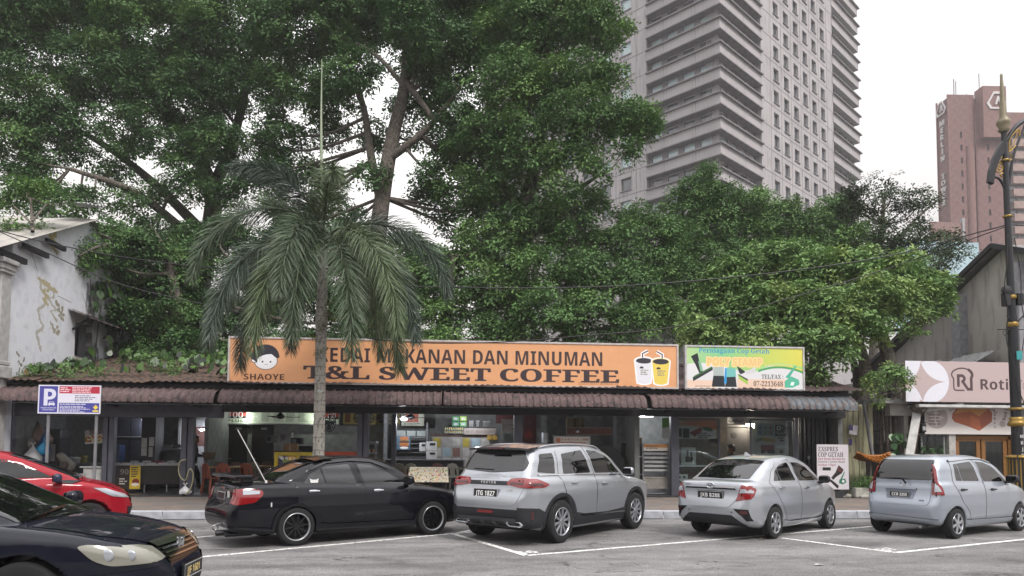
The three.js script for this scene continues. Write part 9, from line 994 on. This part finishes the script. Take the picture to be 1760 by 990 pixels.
// ================================================================ people
function capsField(list, k) { const f = (x, y, z) => { let d = 1e9; for (const [a, b, ra, rb] of list) { const ex = b[0] - a[0], ey = b[1] - a[1], ez = b[2] - a[2], wx = x - a[0], wy = y - a[1], wz = z - a[2], t = clamp((wx * ex + wy * ey + wz * ez) / (ex * ex + ey * ey + ez * ez + 1e-9)), q = Math.hypot(wx - ex * t, wy - ey * t, wz - ez * t) - lerp(ra, rb, t); d = d > 1e8 ? q : smin(d, q, k); } return d; }; const e = 0.003, grad = (x, y, z) => { const g = [f(x + e, y, z) - f(x - e, y, z), f(x, y + e, z) - f(x, y - e, z), f(x, y, z + e) - f(x, y, z - e)], l = Math.hypot(...g) || 1; return [g[0] / l, g[1] / l, g[2] / l, l / (2 * e)]; }; return { f, grad }; }
function capsMesh(list, k, h) { const lo = [1e9, 1e9, 1e9], hi = [-1e9, -1e9, -1e9]; for (const [a, b, ra, rb] of list) for (const [p, r] of [[a, ra], [b, rb]]) for (let i = 0; i < 3; i++) { lo[i] = Math.min(lo[i], p[i] - r - 2 * h); hi[i] = Math.max(hi[i], p[i] + r + 2 * h); } return netMesh(capsField(list, k), lo, hi, h); }
const grow = (list, d) => list.map(([a, b, r, s]) => [a, b, r + d, s + d]);
// J: joints facing +x; returns the figure as thing > body (one mesh: trunk, limbs, hands, head) > garments, hair
function person(label, at, turn, J, wear) {
  const t = thing('person', label, 'person', at, turn), S = (a, b, r, s) => [J[a], J[b], r, s];
  const torso = [S('hip', 'chest', 0.125, 0.13), S('chest', 'neck', 0.12, 0.06), S('shL', 'shR', 0.07, 0.07), S('hpL', 'hpR', 0.1, 0.1)], arms = [], legs = [], hands = [];
  for (const k of ['L', 'R']) { arms.push(S('sh' + k, 'el' + k, 0.055, 0.043), S('el' + k, 'wr' + k, 0.043, 0.03)); legs.push(S('hp' + k, 'kn' + k, 0.09, 0.06), S('kn' + k, 'an' + k, 0.06, 0.042), [J['an' + k], [J['an' + k][0] + 0.17, J['an' + k][1] - 0.04, J['an' + k][2]], 0.045, 0.032]);
    const w = V(...J['wr' + k]), d = w.clone().sub(V(...J['el' + k])).normalize(), s = V(0, 0, 1).cross(d).normalize(), q = (a, b, c) => w.clone().addScaledVector(d, a).addScaledVector(s, b).add(V(0, 0, c)).toArray(); hands.push([q(0.01, 0, 0), q(0.07, 0, 0), 0.026, 0.03]); [[-0.027, 0.07], [-0.009, 0.082], [0.009, 0.078], [0.027, 0.062]].forEach(([c, L]) => { hands.push([q(0.075, 0, c), q(0.075 + L * 0.55, -0.012, c), 0.009, 0.0085], [q(0.075 + L * 0.55, -0.012, c), q(0.075 + L * 0.8, -0.035, c), 0.0085, 0.0075]); }); hands.push([q(0.03, 0, 0.025), q(0.07, -0.03, 0.045), 0.011, 0.009]); }
  const h = J.head, tl = J.tilt ?? 0, hp = (x, y, z) => [h[0] + x * Math.cos(tl) + y * Math.sin(tl), h[1] - x * Math.sin(tl) + y * Math.cos(tl), h[2] + z];
  const head = [[hp(-0.015, 0.05, 0), hp(0.0, 0.03, 0), 0.09, 0.088], [hp(0.03, -0.06, 0), hp(0.045, -0.085, 0), 0.06, 0.035], [hp(0.085, 0.0, 0), hp(0.105, -0.025, 0), 0.014, 0.016], [hp(0.08, -0.062, -0.02), hp(0.08, -0.062, 0.02), 0.012, 0.012], [hp(-0.005, 0, 0.088), hp(-0.01, -0.03, 0.086), 0.016, 0.012], [hp(-0.005, 0, -0.088), hp(-0.01, -0.03, -0.086), 0.016, 0.012], [J.neck, hp(-0.01, -0.06, 0), 0.055, 0.05]];
  const body = obj('body', mg([capsMesh([...torso, ...arms, ...legs], 0.05, 0.028), capsMesh(hands, 0.012, 0.006), capsMesh(head, 0.02, 0.012)]), M.skin, t);
  obj('shirt', capsMesh([...grow(torso, 0.018), ...grow(arms, 0.016).map(([a, b, r, s]) => [a, lerp3(a, b, 0.9), r, s])], 0.05, 0.03), wear.top, body); obj('trousers', capsMesh([[J.hpL, J.hpR, 0.118, 0.118], ...grow(legs.filter((_, i) => i % 3 < 2), 0.018).map(([a, b, r, s]) => [a, lerp3(a, b, 0.94), r, s])], 0.04, 0.03), wear.legs, body);
  for (const z of [-0.032, 0.032]) obj('eye', ball(0.011, ...hp(0.082, 0.012, z)), M.black, body);
  if (wear.scarf) obj('headscarf', capsMesh([[hp(-0.03, 0.06, 0), hp(-0.03, 0.0, 0), 0.105, 0.105], [hp(-0.06, -0.02, 0), [J.chest[0] - 0.08, J.chest[1] + 0.05, J.chest[2]], 0.1, 0.17], [hp(0.02, -0.12, 0), [J.chest[0] + 0.06, J.chest[1] + 0.02, J.chest[2]], 0.06, 0.13], [hp(0.02, 0.1, -0.04), hp(0.02, 0.1, 0.04), 0.06, 0.06]], 0.04, 0.02), wear.scarf, body);
  else obj('hair', capsMesh([[hp(-0.035, 0.07, 0), hp(-0.05, 0.0, 0), 0.098, 0.085], [hp(0.02, 0.1, -0.03), hp(0.02, 0.1, 0.03), 0.058, 0.058]], 0.03, 0.016), M.black, body);
  return t;
}
const lerp3 = (a, b, t) => [lerp(a[0], b[0], t), lerp(a[1], b[1], t), lerp(a[2], b[2], t)];
const seated = { hip: [0, 0.58, 0], chest: [0.1, 0.88, 0], neck: [0.17, 1.05, 0], head: [0.25, 1.17, 0], tilt: 0.5, shL: [0.13, 0.98, -0.17], shR: [0.13, 0.98, 0.17], hpL: [0, 0.55, -0.09], hpR: [0, 0.55, 0.09], elL: [0.2, 0.72, -0.22], elR: [0.2, 0.72, 0.22], wrL: [0.42, 0.66, -0.12], wrR: [0.42, 0.66, 0.12], knL: [0.42, 0.54, -0.12], knR: [0.42, 0.54, 0.12], anL: [0.44, 0.1, -0.12], anR: [0.44, 0.1, 0.12] };
person('person in a pale grey headscarf bent over a foam box in the kitchen', [-11.394, F0 - 0.18, -22.1], Math.PI * 1.12, seated, { top: grain('#6c6058', 0.9), legs: M.cloth, scarf: grain('#a39d94', 0.9) });
person('person with black hair seated behind the silver saloon in the stamp shop', [8.955, F0 + 0.12, -22.3], Math.PI * 0.95, { ...seated, chest: [0.02, 0.92, 0], neck: [0.05, 1.12, 0], head: [0.09, 1.26, 0], tilt: 0.2, shL: [0.03, 1.04, -0.18], shR: [0.03, 1.04, 0.18] }, { top: grain('#55504c', 0.9), legs: M.cloth });
person('person in dark clothes carrying a basket, walking behind the dark post with the hose', [-8.288, F0, -23.2], 0.25, { hip: [0, 0.92, 0], chest: [0.02, 1.22, 0], neck: [0.05, 1.42, 0], head: [0.08, 1.56, 0], tilt: 0.15, shL: [0.03, 1.36, -0.18], shR: [0.03, 1.36, 0.18], hpL: [0, 0.88, -0.09], hpR: [0, 0.88, 0.09], elL: [0.05, 1.1, -0.24], elR: [0.06, 1.1, 0.24], wrL: [0.28, 1.05, -0.17], wrR: [0.28, 1.05, 0.17], knL: [0.06, 0.48, -0.1], knR: [0.16, 0.5, 0.1], anL: [-0.16, 0.09, -0.1], anR: [0.22, 0.08, 0.1] }, { top: M.cloth, legs: grain('#14151c', 0.95) });
{ const t = thing('basket', 'beige basket held by the person in dark clothes behind the post', 'basket', [-8.288 + 0.47, F0 + 0.95, -23.3]); obj('body', lathe([[0.14, 0], [0.2, 0.22], [0.21, 0.22], [0.15, 0.01], [0, 0.0]], 20), grain('#8a7a5c', 0.8), t); obj('rim', new THREE.TorusGeometry(0.205, 0.014, 8, 26).rotateX(Math.PI / 2).translate(0, 0.22, 0), grain('#9c8c6a', 0.8), t); for (const y of [0.07, 0.14]) obj('weave_band', new THREE.TorusGeometry(0.145 + y * 0.27, 0.008, 6, 24).rotateX(Math.PI / 2).translate(0, y, 0), M.card, t); }
for (const [i, l] of [[0, 'low stool under the person in the grey headscarf'], [1, 'low stool under the person in the stamp shop']]) { const t = thing('stool', l, 'stool', i ? [8.955, F0, -22.3] : [-11.394, F0, -22.1]); const h = i ? 0.5 : 0.22; obj('seat', rbox(0.36, 0.04, 0.36, 0, h, 0, 0.015), M.dark, t); for (const a of [-1, 1]) for (const b of [-1, 1]) obj('leg', box(0.04, h, 0.04, a * 0.14, h / 2, b * 0.14), M.dark, t); }

renderer.render(scene, camera);
